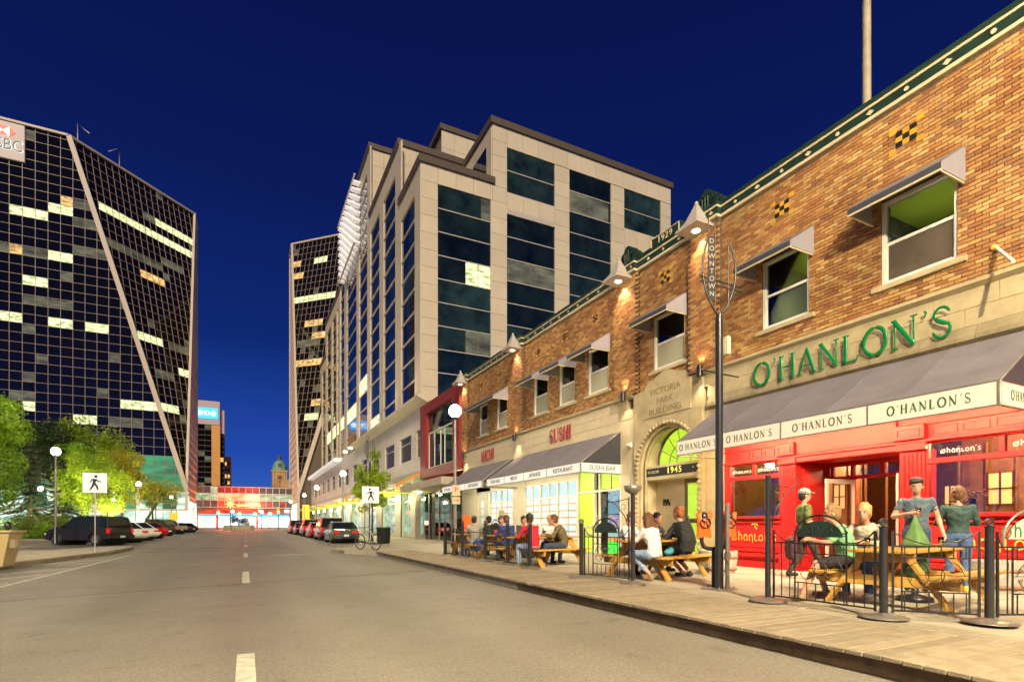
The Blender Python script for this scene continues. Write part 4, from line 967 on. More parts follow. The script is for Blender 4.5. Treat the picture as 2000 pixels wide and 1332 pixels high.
coping([(43,61.2),(21,61.2),(21,68.3),(14,68.3),(14,91.4)],48.5); coping([(14,91.8),(14,108.8)],39.75); coping([(14,109.2),(14,118)],33.7)
BAND=2.13
# --- south face (Y = 46.4): window bays
SB=[(15.58,20.81,32.0),(22.54,27.88,37.45),(29.64,34.86,37.5),(36.63,41.73,37.45)]
def south_pane(x0,x1,z0,z1,m='oglass',n=0): 
    MB().box(x0+.02,x1-.02,46.46,46.5,z0+.03,z1-.03).build('window_pane', M[m], ob)
ms=MB()
LITS={(0,3):('lit_g',.52,1.0),(0,6):('lit_d',.52,1.0),(0,0):('lit_d',.82,1),(1,2):('lit_d',.1,.5),(1,5):('lit_d',0,1),(2,1):('lit_d',.0,.95),(3,9):('lit_d',0,1)}
for bi,(x0,x1,zt) in enumerate(SB):
    k=0; z=zt
    while z>9:
        z0=z-BAND
        if bi==1 and k==2: z-=2.1; k+=1; ms.box(x0-.02,x1+.02,46.30,46.42,z+.0,z+.5); continue
        if bi==3 and k>=2: break
        parts=[(0,1,'oglass')]
        if (bi,k) in LITS:
            m_,a,b=LITS[(bi,k)]; parts=[(0,a,'oglass'),(a,b,m_),(b,1,'oglass')]
        for a,b,m_ in parts:
            if b-a>.02:
                xa,xb=x0+(x1-x0)*a,x0+(x1-x0)*b
                if m_!='oglass' and b-a>.3:
                    xm=(xa+xb)/2; south_pane(xa,xm-.03,z0,z,m_); south_pane(xm+.03,xb,z0,z,m_)
                else: south_pane(xa,xb,z0,z,m_)
        ms.box(x0,x1,46.38,46.47,z0-.045,z0+.035); z=z0; k+=1
ms.build('window_rails', M['mull'], ob)
# cladding panels on the south face
def clad(x0,x1,z0,z1,y,skip=()):
    MB().box(x0+.015,x1-.015,y-.04,y+.1,z0+.015,z1-.015).build('stone_panel', M['panel'], ob)
def clad_grid(x0,x1,z0,z1,nx,hz,y):
    w_=(x1-x0)/nx; n=max(1,round((z1-z0)/hz)); h_=(z1-z0)/n
    for i in range(nx):
        for j in range(n): clad(x0+i*w_,x0+(i+1)*w_,z0+j*h_,z0+(j+1)*h_,y)
clad_grid(14,15.58,9,33.55,1,1.5,46.4)
clad_grid(20.81,22.54,9,32.0,1,1.5,46.4); clad_grid(21.0,22.54,33.5,39.3,1,1.5,46.4) 
clad_grid(15.58,20.81,32.0,33.55,3,1.6,46.4); clad_grid(20.81,21.0,32.0,33.5,1,1.6,46.4); clad_grid(21.0,22.54,32.0,33.5,1,1.6,46.4)
clad_grid(27.88,29.64,9,37.45,1,1.5,46.4); clad_grid(34.86,36.63,9,37.45,1,1.5,46.4); clad_grid(41.73,43.2,9,37.45,1,1.5,46.4)
clad_grid(22.54,43.2,37.5,39.3,12,1.9,46.4); clad_grid(22.54,27.88,31.1,33.15,3,2.05,46.4); clad_grid(36.63,41.73,20,33.2,3,2.2,46.4)
# step faces that look south
def step_face(x0,x1,y,z0,z1,wins):
    clad_grid(x0,x1,z0,z1,max(1,round((x1-x0)/1.75)),2.0,y)
    for (a,b,c,d) in wins: MB().box(a,b,y-.07,y-.05,c,d).build('window_pane', M['oglass'], ob)
step_face(14,21,53.9,34.2,39.75,[(17.2,20.9,34.4,37.5)]); step_face(14,21,68.3,40.4,48.5,[(17.2,20.9,40.4,46.5)]); step_face(21,43,61.2,40.0,48.5,[(24.5,29,40.0,46.2)])
# --- street face (X = 14): bays between pale piers
EB=[(48.18,53.0,31.6,14),(55.33,60.64,37.6,14),(62.7,67.84,37.6,14),(69.73,75.25,46.2,14),(77.15,85.22,46.2,14),(87.61,91.5,46.2,14),(93.32,95.0,37.6,14),(96.2,100.4,37.6,14),(102.33,107.83,37.6,14),(110.04,114.72,31.6,14)]
re_=random.Random(8); mm=MB()
for bi,(a,b,zt,_) in enumerate(EB):
    z=zt; k=0
    while z>11:
        z0=z-BAND
        lit = (abs(z0-16.2)<1.2 and bi in (4,5,6,7,8)) or (bi==3 and abs(z0-18.2)<1.1) or (bi==2 and abs(z0-12)<1.2) or (bi==0 and abs(z0-19.5)<.6)
        mid=(a+b)/2
        for p,q in((a,mid-.03),(mid+.03,b)):
            MB().box(14.06,14.1,p+.02,q-.02,z0+.05,z-.05).build('window_pane', M['lit_g' if lit and (q==b or bi!=0) else 'oglass'], ob)
        mm.box(13.97,14.07,a,b,z0-.05,z0+.05)
        if bi==0 and k==0: pass
        z=z0; k+=1
        if bi in(1,) and k==3 : pass
mm.build('window_rails', M['mull'], ob)
for i in range(len(EB)+1):
    a=EB[i-1][1] if i else 46.4; b=EB[i][0] if i<len(EB) else 118
    zt=max(z_[4] for z_ in BL_ if z_[0]==14 and z_[2]<=(a+b)/2<=z_[3]) if any(z_[0]==14 and z_[2]<=(a+b)/2<=z_[3] for z_ in BL_) else 33
    MB().box(13.94,14.1,a+.0,b-.0,10.5,zt-.05).build('stone_pier', M['panel'], ob)
for (a,b,zt,_),top in zip(EB,(33.5,39.7,39.7,48.4,48.4,48.4,39.7,39.7,39.7,33.6)):
    MB().box(13.945,14.1,a+.002,b-.002,zt,top).build('head_panel', M['panel'], ob)
# spandrel courses across the street face where the solid band shows
MB().box(20.93,21.1,46.5,61.0,33.9,39.25).build('side_wall', M['panel'], ob); MB().box(20.9,20.92,47.6,51.0,35.2,37.8).build('window_pane', M['oglass'], ob)
# lit louvre sunshade at the roof
lv=MB()
for j in range(9):
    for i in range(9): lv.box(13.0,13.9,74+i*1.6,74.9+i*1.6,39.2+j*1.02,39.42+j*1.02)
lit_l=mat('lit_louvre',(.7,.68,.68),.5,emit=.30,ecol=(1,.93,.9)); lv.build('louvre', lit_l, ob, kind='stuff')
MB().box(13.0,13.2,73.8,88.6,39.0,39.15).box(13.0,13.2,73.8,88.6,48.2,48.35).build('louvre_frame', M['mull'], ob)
# --- podium
pd=thing('podium_building','grey low office podium with lit ledge, glass canopy, sconces and teal shop windows','building',(12,78,0))
pg=mat('podium_panel',(.58,.54,.46),.5,var=.06,scale=.5,island=.05)
PW=[(39.0,41.0),(42.47,46.01),(47.98,51.55),(54.2,57.2),(60,63),(66,69),(72,75),(78,81),(84,87),(90,93),(96,99),(102,105),(108,111)]
MB().box(12.15,13.9,38,118,0,10.3).build('podium_core', M['joint'], pd)
prev=37.9
for a,b in PW+[(118,118)]:
    MB().box(12.0,12.2,prev,a,4.6,10.3).build('wall_panel', pg, pd)
    if b>a:
        MB().box(12.0,12.2,a,b,8.5,10.3).build('wall_panel', pg, pd); MB().box(12.0,12.2,a,b,4.6,6.35).build('wall_panel', pg, pd)
        MB().box(12.12,12.14,a,b,6.35,8.5).build('window_pane', M.setdefault('pglass',mat('podium_glass',(.045,.05,.04),.22,col2=(.02,.022,.018),scale=.7,spec=.5)), pd)
        MB().box(12.06,12.12,a,b,7.85,7.93).box(12.06,12.12,a,b,6.36,6.46).build('window_rail', M['mull'], pd)
    prev=b
MB().prism([(11.2,37.9,10.55),(11.2,37.9,10.75),(13.95,37.9,10.75),(13.95,37.9,10.35),(11.9,37.9,10.2)],(0,28.1,0)).build('ledge', M['panel'], pd)
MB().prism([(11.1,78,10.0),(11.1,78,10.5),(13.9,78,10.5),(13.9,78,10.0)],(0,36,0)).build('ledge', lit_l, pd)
for y_ in (48,56,66,70,74):
    o=MB().cyl(11.9,y_,10.76,11.0,.25).build('ledge_floodlight', M['bulb'], pd)
    spot('ledge_uplight',(11.4,y_,11.05),(15.5,y_+.5,30),300,100,(1,.78,.68),None,.1,.8)
# ground floor columns, glass and sconces
teal=lit_mat('teal_shop_glass',(.62,1,.8),(.02,.12,.09),.55,.9)
cols=[(39.77,41.73),(44.5,46.71),(51.55,54.2),(60,62),(68,70),(76,78),(84,86),(92,94),(100,102),(108,110)]
pt=38
for k,(a,b) in enumerate(cols):
    MB().bbox(11.75,12.3,a,b,.15,4.6,.03).build('column', pg, pd); MB().box(11.7,11.76,a-.04,a+.14,.15,4.2).build('column_trim', M['pole'], pd); MB().box(12.0,12.02,pt,a,.5,3.0).build('shop_pane', teal, pd); MB().box(12.0,12.02,pt,a,3.15,4.5).build('shop_pane', teal, pd)
    MB().box(11.9,12.0,pt,a,3.0,3.15).box(11.92,12.0,(pt+a)/2-.04,(pt+a)/2+.04,.3,3.0).box(11.95,12.1,pt,a,.15,.5).build('shop_rail', M['mull'], pd)
    if k: 
        sc_=MB().bbox(11.52,11.7,a+.5,a+1.15,3.2,4.3,.03).build('wall_sconce', M.setdefault('sconce',mat('lit_sconce',(1,.95,.6),.5,emit=5,ecol=(1,.9,.45))), pd); MB().box(11.5,11.72,a+.45,a+1.2,4.3,4.36).box(11.5,11.72,a+.45,a+1.2,3.14,3.2).build('sconce_frame', M['gold'], sc_)
        if k<6: point('sconce_light',(11.0,a+.8,3.7),80,(1,.88,.42),.15)
    pt=b
# red neon strip inside a shop pane
MB().box(11.98,11.995,42.2,43.8,2.05,2.25).build('neon_sign', mat('red_neon',(1,.1,.05),.5,emit=3,ecol=(1,.12,.05)), pd)
# glass canopies with yellow steel
ys_=mat('yellow_painted_steel',(.62,.50,.05),.4,emit=.12,ecol=(1,.8,.1)); og=mat('orange_painted_steel',(.75,.22,.03),.4)
def gcanopy(y0,y1,lab):
    t=thing('glass_canopy',lab,'canopy',(11,(y0+y1)/2,3.6))
    n=int((y1-y0)/2.2); w_=(y1-y0)/n
    for k in range(n+1):
        y=y0+k*w_; m=MB().bar((12,y,5.3),(9.6,y,4.0),.09,.14).bar((12,y,3.75),(9.6,y,3.75),.08,.12).bar((9.7,y,3.75),(9.7,y,4.05),.07,.07).bar((11,y,3.75),(11,y,4.7),.05,.05)
        m.build('rafter', og if k==0 else ys_, t)
    for k in range(n): MB().quad((12,y0+k*w_+.05,5.4),(9.5,y0+k*w_+.05,4.06),(9.5,y0+(k+1)*w_-.05,4.06),(12,y0+(k+1)*w_-.05,5.4)).build('glass_pane', M['glass_g'], t)
    MB().box(9.45,9.6,y0,y1,3.85,4.12).box(11.9,12,y0,y1,3.7,3.85).build('edge_beam', M['panel'], t)
    MB().box(10.6,10.66,y0,y1,3.7,3.78).build('purlin', ys_, t)
    return t
gcanopy(38.0,56.0,'green glass canopy on yellow and orange steel next to the red framed shop'); gcanopy(60,112,'long green glass canopy on yellow steel behind the parked cars')
for y_ in (42,49,64,74,86): point('canopy_light',(10.4,y_,3.3),70,(.9,1,.45),.2)
# ================================================================ FACETED GLASS TOWERS
def clip(poly, planes):
    for (a,b,c) in planes:      # keep a*u+b*v<=c
        out=[]
        for i in range(len(poly)):
            p,q=poly[i],poly[(i+1)%len(poly)]; dp=a*p[0]+b*p[1]-c; dq=a*q[0]+b*q[1]-c
            if dp<=0: out.append(p)
            if (dp<0<dq) or (dq<0<dp): t=dp/(dp-dq); out.append((p[0]+(q[0]-p[0])*t,p[1]+(q[1]-p[1])*t))
        poly=out
        if len(poly)<3: return []
    return poly
def facet(par, O, hu, hv, u0, u1, v1, cw, chh, planes, lits, budget, par_rest, rnd, dens=.03, v0=0, mulm='tmull', mw=.06, green=None, nsub='pane'):
    O=Vector(O); hu=Vector(hu).normalized(); hv=Vector(hv).normalized(); nn=hu.cross(hv).normalized()
    if nn.y>0 or (abs(nn.y)<.01 and nn.x*O.x>0 ): nn=-nn
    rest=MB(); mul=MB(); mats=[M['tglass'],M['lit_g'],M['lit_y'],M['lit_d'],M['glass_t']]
    cells=[]; i=0; v=v0; r=0
    while v<v1-.05:
        u=u0; c=0
        while u<u1-.05:
            g=.04; poly=[(u+g,v+g),(u+cw-g,v+g),(u+cw-g,v+chh-g),(u+g,v+chh-g)]; pc=clip(poly,planes+[(0,1,v1),(1,0,u1)])
            if pc:
                cu,cv=u+cw/2,v+chh/2; mi=0
                for (a,b,z,k) in lits:
                    if a-cw*.3<=cu<=b+cw*.3 and abs(cv-z)<chh*.5: mi={'g':1,'y':2,'d':3}[k]
                if mi==0 and rnd.random()<dens*.5: mi=3
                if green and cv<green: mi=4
                cells.append((mi,pc,len(pc)==4 and abs(pc[1][0]-pc[0][0]-(cw-2*g))<1e-4 and abs(pc[2][1]-pc[1][1]-(chh-2*g))<1e-4,cu,cv))
            u+=cw; c+=1
        v+=chh; r+=1
    cells.sort(key=lambda t:(t[0]==0, t[4]+abs(t[3])*.3))
    n=0; cache={}
    PM=inv(par)
    for mi,pc,fullc,cu,cv in cells:
        w_=lambda p,d=0: O+hu*p[0]+hv*p[1]-nn*d
        if fullc and n<budget:
            n+=1
            if mi not in cache:
                b0=MB(); b0.prism([tuple(hu*(sx*(cw/2-.04))+hv*(sy*(chh/2-.04))) for sx,sy in((-1,-1),(1,-1),(1,1),(-1,1))], -nn*.03); cache[mi]=b0.mesh(nsub); cache[mi].materials.append(mats[mi])
            o=bpy.data.objects.new(nsub,cache[mi]); COL.objects.link(o); o.parent=par; o.location=PM@(O+hu*(cu)+hv*(cv))
        else:
            rest.m=mi; rest.prism([tuple(w_(p)) for p in pc], tuple(-nn*.03))
    if rest.v: rest.build('panes', mats, par, kind='stuff')
    # mullion grid, clipped line by line
    def clipseg(a,b):
        t0,t1=0,1
        for (A,B,Cc) in planes+[(0,1,v1),(1,0,u1)]:
            da=A*a[0]+B*a[1]-Cc; db=A*b[0]+B*b[1]-Cc
            if da>0 and db>0: return None
            if da>0: t0=max(t0,da/(da-db))
            elif db>0: t1=min(t1,da/(da-db))
        if t1-t0<1e-4: return None
        L_=lambda t:(a[0]+(b[0]-a[0])*t,a[1]+(b[1]-a[1])*t)
        return L_(t0),L_(t1)
    u=u0
    while u<=u1+.01:
        s=clipseg((u,v0),(u,v1))
        if s: p,q=[O+hu*x[0]+hv*x[1]+nn*.03 for x in s]; mul.obb((p+q)/2,(q-p)/2,hu*mw/2,nn*.05)
        u+=cw
    v=v0
    while v<=v1+.01:
        s=clipseg((u0,v),(u1,v))
        if s: p,q=[O+hu*x[0]+hv*x[1]+nn*.035 for x in s]; mul.obb((p+q)/2,(q-p)/2,hv*mw/2,nn*.05)
        v+=chh
    mul.build('mullion_grid', M[mulm], par, kind='stuff')
M['glass_t']=lit_mat('green_reflection_glow',(.05,.42,.16),(.01,.05,.045),.75,.16)  # glow painted into the glass, standing in for the lit canopy's reflection
def tower(sgn, yc, lab, lit1, lit2, base_lit):
    X=9.6*sgn; t=thing('glass_tower',lab,'building',(X,yc,0)); ZT=65.4; ZB=7.5; H_=ZT-ZB; K=16.7; D=23
    XF=-62*1 if sgn<0 else 45
    rn=random.Random(5+yc)
    # solid core inside the glass
    c=MB(); e=.25*sgn; xa=X+e; y=yc+.25
    c.add([(xa,y,ZB),(xa+sgn*K,y,ZT-.3),(xa,y+K,ZT-.3),(XF,y,0),(XF,y,ZT-.3),(XF,yc+D,0),(XF,yc+D,ZT-.3),(xa,yc+D,0),(xa,yc+D,ZT-.3),(xa,y,0)],
          [(9,0,1,4,3),(0,2,1),(9,7,8,2,0),(1,2,8,6,4),(3,4,6,5),(5,6,8,7),(3,5,7,9)])
    c.build('core', M['coping'], t)
    up=Vector((sgn*K/2,K/2,H_)); Lu=up.length; upn=up/Lu
    # chamfer facet
    k_=(K*2**.5/2)/Lu
    hd=Vector((1,-1*sgn,0)).normalized() if sgn>0 else Vector((1,1,0)).normalized()
    facet(t,(X,yc,ZB),hd,upn,-11.95,11.95,Lu,1.18,1.555,[(1,-k_,0),(-1,-k_,0)],lit2,300 if sgn>0 else 150,t,rn,dens=.05)
    # front facet
    if sgn<0:
        pl=[(1,0,0),(K,H_,K*0+K*H_/H_*ZT*0+ (K*65.4-16.7*65.4) if 0 else 0)] if 0 else None
        # coordinates: u = x, v = z ; keep u <= -9.6 - (z-7.5)*K/H for z>7.5
        pl=[(1,K/H_,-9.6+K/H_*7.5),(1,0,-9.6)]
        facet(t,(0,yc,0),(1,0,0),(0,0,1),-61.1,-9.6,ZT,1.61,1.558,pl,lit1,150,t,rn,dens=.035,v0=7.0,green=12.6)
    # street facet: u = y, v = z
    pl=[(-1,K/H_,-yc+K/H_*7.5),(-1,0,-yc)]
    facet(t,(X,0,0),(0,1,0),(0,0,1),yc,yc+D,ZT,1.6,1.558,pl,[],0,t,rn,dens=0,v0=0,mulm='trib',mw=.55)
    # ribs along the folds and roof edge
    rb_=MB(); A=Vector((X,yc,ZB)); B=Vector((X+sgn*K,yc,ZT)); C_=Vector((X,yc+K,ZT))
    off=Vector((-sgn*.1,-.1,0))
    rb_.bar(A+off,B+off,.75,.5,up=(0,1,0)); rb_.build('rib', M['trib'], t); MB().bar(A+off,C_+off,.55,.4,up=(1,0,0)).build('rib', M['trib'], t)
    MB().bar(B+off,C_+off,.5,.35).bar(C_+off,(X-.1*sgn,yc+D,ZT),.5,.35).bar((XF,yc-.1,ZT),B+off,.5,.35).bar((X-.05*sgn,yc+D,0),(X-.05*sgn,yc+D,ZT),.4,.4).bar((X-.05*sgn,yc,0),A+off,.5,.5).build('roof_edge', M['trib'], t)
    return t
t1=tower(-1,112,'huge dark glass tower at left with slanting pale rib and a bank sign on top',
 [(-32.99,-29.29,52.1,'g'),(-29.03,-25.38,52.3,'g'),(-25.18,-23.68,51.8,'d'),(-26.52,-25.31,55.0,'y'),(-25.18,-22.78,54.85,'d'),(-34.85,-32.99,45.7,'d'),(-32.93,-32.11,45.9,'y'),(-32.05,-29.29,45.9,'d'),(-29.16,-25.38,45.9,'g'),(-25.18,-21.73,46,'d'),(-31.86,-29.29,40.3,'g'),(-31.73,-29.29,37.1,'d'),(-29.03,-26.79,37.1,'d'),(-34.85,-33.37,34.6,'g'),(-33.12,-31.86,34.4,'g'),(-27.98,-26.92,33.9,'g'),(-24.16,-21.59,34,'g'),(-30.58,-29.29,28.4,'d'),(-32.05,-30.71,25,'d'),(-19.03,-14.02,22.2,'g'),(-25.18,-23.47,19.2,'g'),(-33.12,-30.78,22,'d'),(-31.6,-30.71,19.6,'g'),(-19.75,-18.89,19,'d'),(-18.16,-16.85,19.2,'d')],
 [(-7.5,-2.5,48.7,'g'),(-2.0,2.4,48.6,'g'),(2.8,7.5,48.3,'g'),(8.1,9.9,48.6,'g'),(-.1,1.9,51.9,'d'),(2.9,7.4,51.6,'g'),(8.2,10.2,52,'g'),(-7.5,-2.9,42.8,'d'),(-1.7,1.6,42.2,'d'),(-1.9,-1,39.7,'y'),(-.2,1.8,39.5,'y'),(2.7,6.8,43.9,'d'),(-2.5,-1.2,30.4,'d'),(-4,0,27.3,'g'),(1.4,5.2,27,'d'),(-2.3,1.1,21.5,'d'),(-2.7,.6,15.5,'g'),(2,4.4,22,'g')],1)
t2=tower(1,116,'dark glass tower behind the office block with amber and white lit floors',[],
 [(-8,-2.9,59.5,'d'),(-.5,1,59.2,'y'),(-10.8,-9,54.2,'y'),(-4.4,-1.4,54.2,'g'),(-10.3,-7,51,'y'),(-8.8,-3.7,44.7,'g'),(-2.9,2.3,44.8,'g'),(-4.2,0,38.2,'y'),(-2.4,1.3,35,'y'),(-5.7,1.5,28.8,'y'),(-.1,1.9,19.4,'y'),(-.6,1.9,16.3,'g'),(-.2,1.5,23,'d'),(-5.5,-1,33,'d')],1)
# bank sign on tower 1
sgb=MB().bbox(-39.5,-31.75,111.6,111.85,59.2,65.0,.05).build('sign_board', mat('lit_pinkish_board',(.30,.24,.21),.5,emit=.24,ecol=(1,.74,.62)), t1)
text('sign_lettering','HSBC',2.5,(-34.3,111.55,61.3),mat('dark_sign_letter',(.02,.02,.02),.4,emit=0),sgb,face='S',width=4.5,ext=.05)
text('letter_glow','HSBC',2.5,(-34.3,111.585,61.3),mat('letter_backlight',(.8,.9,.9),.4,emit=1.6,ecol=(.75,.95,1)),sgb,face='S',width=4.66,ext=.01,offset=.04)
hm=MB(); cx_,cz_=-34.4,63.45; 
red_l=mat('red_lit_mark',(.8,.02,.01),.4,emit=1.4,ecol=(1,.05,.02)); wh_l=mat('white_lit_mark',(.9,.9,.9),.4,emit=1.5,ecol=(1,1,1))
MB().prism([(cx_-.8,111.56,cz_-.8),(cx_+.8,111.56,cz_-.8),(cx_+.8,111.56,cz_+.8),(cx_-.8,111.56,cz_+.8)],(0,.03,0)).build('mark_white', wh_l, sgb)
for P_ in ([(.8,-.8),(1.6,0),(.8,.8)],[(-.8,-.8),(-1.6,0),(-.8,.8)],[(-.8,.8),(0,0),(.8,.8)],[(-.8,-.8),(0,0),(.8,-.8)]):
    MB().prism([(cx_+a,111.54,cz_+b) for a,b in P_],(0,-.03,0)).build('mark_triangle', red_l, sgb)
# roof davits
for x,y,d_ in ((-25.5,114,1),(-20.4,118,-1),(27,120,-1)):
    par_=t1 if x<0 else t2
    MB().tube([(x,y,65),(x,y,69),(x+d_*1.6,y,67.9)],.09,6).build('roof_davit', M['trib'], par_)
# lit lobby of tower 1 and arcade of tower 2
lob=lit_mat('lobby_glass_light',(.85,1,.80),(.04,.20,.14),1.5,.35)
for k in range(26):
    x=-61+2*k; MB().box(x,x+1.9,111.7,111.75,.2,3.6).build('lobby_pane', lob, t1); 
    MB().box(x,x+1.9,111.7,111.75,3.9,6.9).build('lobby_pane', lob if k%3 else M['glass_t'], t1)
MB().box(-62,-9.6,111.6,111.8,3.6,3.9).box(-62,-9.6,111.6,111.8,6.9,7.1).build('lobby_rail', M['trib'], t1)
for k in range(9):
    y=112.5+2.4*k; MB().box(-9.58,-9.5,y,y+2.2,.3,5.6).build('lobby_pane', lob, t1)
    MB().box(9.5,9.58,y+4,y+6.2,.3,5.6).build('lobby_pane', lob, t2)
# ================================================================ SKYWALK BRIDGE
br=thing('skywalk_bridge','glazed pedestrian bridge over the street with three rows of panes glowing red','bridge',(0,134,4.9))
rdi=lit_mat('red_lit_interior',(1,.10,.03),(.25,.0,.0),1.7,.3); gri=lit_mat('green_lit_interior',(.75,.9,.5),(.12,.24,.14),.8,.8)
N_=14; W_=19.2/N_
red2=lit_mat('deep_red_interior',(.7,.015,.01),(.10,0,0),1.2,.3); brn=lit_mat('brown_dim_interior',(.16,.09,.06),(.02,.03,.03),.7,.4); ambr=lit_mat('amber_gallery_interior',(1,.66,.30),(.95,.08,.03),1.9,.25)
for i in range(N_):
    for j,(z0,z1) in enumerate(((4.95,6.4),(6.5,7.95),(8.05,9.4))):
        x=-9.6+i*W_
        if i<3: m_=gri if j==1 else (gri if (j==2 and i==2) else brn)
        elif i<9: m_=(ambr if j==1 else red2 if j==2 else rdi)
        else: m_=(gri if j==1 and i>8 else brn if j==2 else red2 if i in(9,10,12) else brn)
        MB().box(x+.06,x+W_-.06,133.02,133.06,z0,z1).build('pane', m_, br)
f=MB()
for i in range(N_+1): f.box(-9.6+i*W_-.06,-9.6+i*W_+.06,132.93,133.0,4.9,9.45)
for z in (4.85,6.43,7.98,9.42): f.box(-9.6,9.6,132.9,133.01,z-.07,z+.07)
f.build('frame', M['mull'], br)
MB().box(-9.6,9.6,133,137,4.6,4.84).box(-9.6,9.6,133,137,9.45,9.6).build('deck', M['coping'], br)
nn_=thing('neon_sign','glowing red and orange neon sign hanging in front of the bridge','sign',(-3.0,131.5,5.4))
neo=mat('red_neon_tube',(1,.1,.02),.5,emit=16,ecol=(1,.10,.02)); m=MB(); m.ball((-3.0,131.6,5.6),.55,.12,.55)
for k in range(8): a=k*pi/4; m.tube([(-3+.6*cos(a),131.6,5.6+.6*sin(a)),(-3+1.0*cos(a),131.6,5.6+1.0*sin(a))],.08,6)
m.build('star', neo, nn_); MB().box(-1.8,3.0,131.55,131.65,5.2,5.5).build('neon_bar', neo, nn_); MB().cyl(-3,131.8,.0,5.6,.08).build('pole', M['black'], nn_)
point('neon_light',(-3.0,131.0,5.6),1100,(1,.12,.04),.4); point('neon_light',(1.5,131.0,5.3),600,(1,.12,.04),.4)
# ================================================================ BEYOND THE BRIDGE
bm_=thing('bank_tower','slim brown office tower with a glowing blue sign crown, left of the gap','tower',(-11.5,220,0))
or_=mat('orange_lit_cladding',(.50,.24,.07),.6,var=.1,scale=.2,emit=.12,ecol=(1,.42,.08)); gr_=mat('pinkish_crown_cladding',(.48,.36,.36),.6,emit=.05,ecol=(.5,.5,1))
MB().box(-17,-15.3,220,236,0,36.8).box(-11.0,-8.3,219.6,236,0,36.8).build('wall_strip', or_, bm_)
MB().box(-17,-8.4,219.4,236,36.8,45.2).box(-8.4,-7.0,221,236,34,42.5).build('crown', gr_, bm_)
MB().box(-15.3,-11,220.4,235,0,36.8).box(-8.3,-7.2,221.2,235,0,34).build('core', M['coping'], bm_)
rn=random.Random(3)
for k in range(19):
    z=1+1.9*k; lt=rn.random()
    MB().box(-15.3,-13.2,220.3,220.35,z,z+1.6).build('window', M['lit_d'] if lt<.25 else M['lit_y'] if lt<.3 else M['tglass'], bm_); MB().box(-13.1,-11,220.3,220.35,z,z+1.6).build('window', M['lit_d' if rn.random()<.25 else 'tglass'], bm_)
    MB().box(-8.28,-7.25,221.1,221.15,z,z+1.5).build('window', M['lit_y' if rn.random()<.25 else 'tglass'], bm_)
blu=mat('blue_lit_sign',(.02,.3,.9),.5,emit=1.6,ecol=(.03,.38,1)); MB().bbox(-15.9,-9.0,219.2,219.4,38.9,42.6,.05).build('sign_board', blu, bm_)
text('sign_lettering','BMO',2.4,(-13.3,219.15,40.7),wh_l,bm_,face='S',width=3.3,ext=.03)
MB().tube([(-10.4,219.17,40.7),(-10.4,219.1,40.7)],.85,16).build('roundel', wh_l, bm_)
MB().tube([(-10.4,219.09,40.7),(-10.4,219.06,40.7)],.35,12).build('roundel_centre', blu, bm_)
b2=thing('background_block','low dark brown block with orange lit windows beside the slim tower','building',(-4.5,240,0))
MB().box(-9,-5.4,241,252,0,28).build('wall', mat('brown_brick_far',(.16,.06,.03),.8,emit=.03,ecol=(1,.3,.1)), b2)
for k in range(10):
    for i in range(2): MB().box(-7.6+1.1*i,-6.8+1.1*i,240.9,240.95,2+2.5*k,3.4+2.5*k).build('window', M['lit_y'] if rn.random()<.45 else M['tglass'], b2)
ch=thing('domed_clock_tower','sandstone tower with green copper dome and lantern beyond the bridge','tower',(13.6,260,0))
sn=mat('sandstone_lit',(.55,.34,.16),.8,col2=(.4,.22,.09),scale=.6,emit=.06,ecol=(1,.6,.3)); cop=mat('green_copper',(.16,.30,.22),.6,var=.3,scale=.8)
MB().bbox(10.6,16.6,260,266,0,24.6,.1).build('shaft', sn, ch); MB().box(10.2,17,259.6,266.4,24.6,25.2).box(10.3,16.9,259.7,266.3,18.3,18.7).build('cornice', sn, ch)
for dx in (-2.2,-1.1,0,1.1,2.2): MB().cyl(13.6+dx,259.8,18.7,24.6,.22,n=8).build('column', sn, ch)
MB().tube([(13.6,259.9,22),(13.6,259.6,22)],.9,16).build('clock_face', M['coping'], ch)
MB().lathe((13.6,263,25.2),[(3.2,0),(3.1,1.2),(2.7,2.6),(1.9,3.9),(1.1,4.6),(1.0,4.7)],20).build('dome', cop, ch)
for a in range(4): x=13.6+2.9*cos(a*pi/2+pi/4); y=263+2.9*sin(a*pi/2+pi/4); MB().cyl(x,y,25.2,27.2,.45,.3,8).ball((x,y,27.4),.35).build('turret', cop, ch)
MB().box(12.9,14.3,260.0,261,25.3,28.2).build('dormer', M['coping'], ch)
MB().cyl(13.6,263,29.8,31.2,.9,.85,12).ball((13.6,263,31.3),.9,.9,.7).build('lantern', M['coping'], ch)
lb=thing('background_block','plain sandstone block standing right of the domed tower','building',(17,246,0)); MB().bbox(13.2,24,246,258,0,19.8,.1).box(12.9,24,245.8,258,19.8,20.1).build('wall', sn, lb)
MB().box(13.0,14.2,245.9,246,12,13.6).box(15.2,16.4,245.9,246,12,13.6).box(17.4,18.6,245.9,246,12,13.6).build('window', M['coping'], lb)
ml=thing('shopping_arcade','bright low arcade of white lit shopfronts with blue and red bands under the bridge','building',(0,172,0))
shp=[lit_mat('arcade_shop_%s'%n,a,b,2.6,.5) for n,a,b in (('white',(1,1,1),(.35,.55,.75)),('cream',(1,.93,.7),(.4,.3,.15)),('blue',(.8,.95,1),(.15,.4,.7)))]
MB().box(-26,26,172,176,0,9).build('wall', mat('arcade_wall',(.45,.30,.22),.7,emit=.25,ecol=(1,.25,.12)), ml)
for k in range(26):
    x=-26+2*k; MB().box(x+.1,x+1.9,171.8,171.9,.3,3.4).build('shop_pane', shp[k%3], ml)
    if k%2==0: MB().box(x+.3,x+1.6,171.8,171.9,4.6,6.3).build('shop_sign', shp[(k//2)%3] if k%4 else rdi, ml)
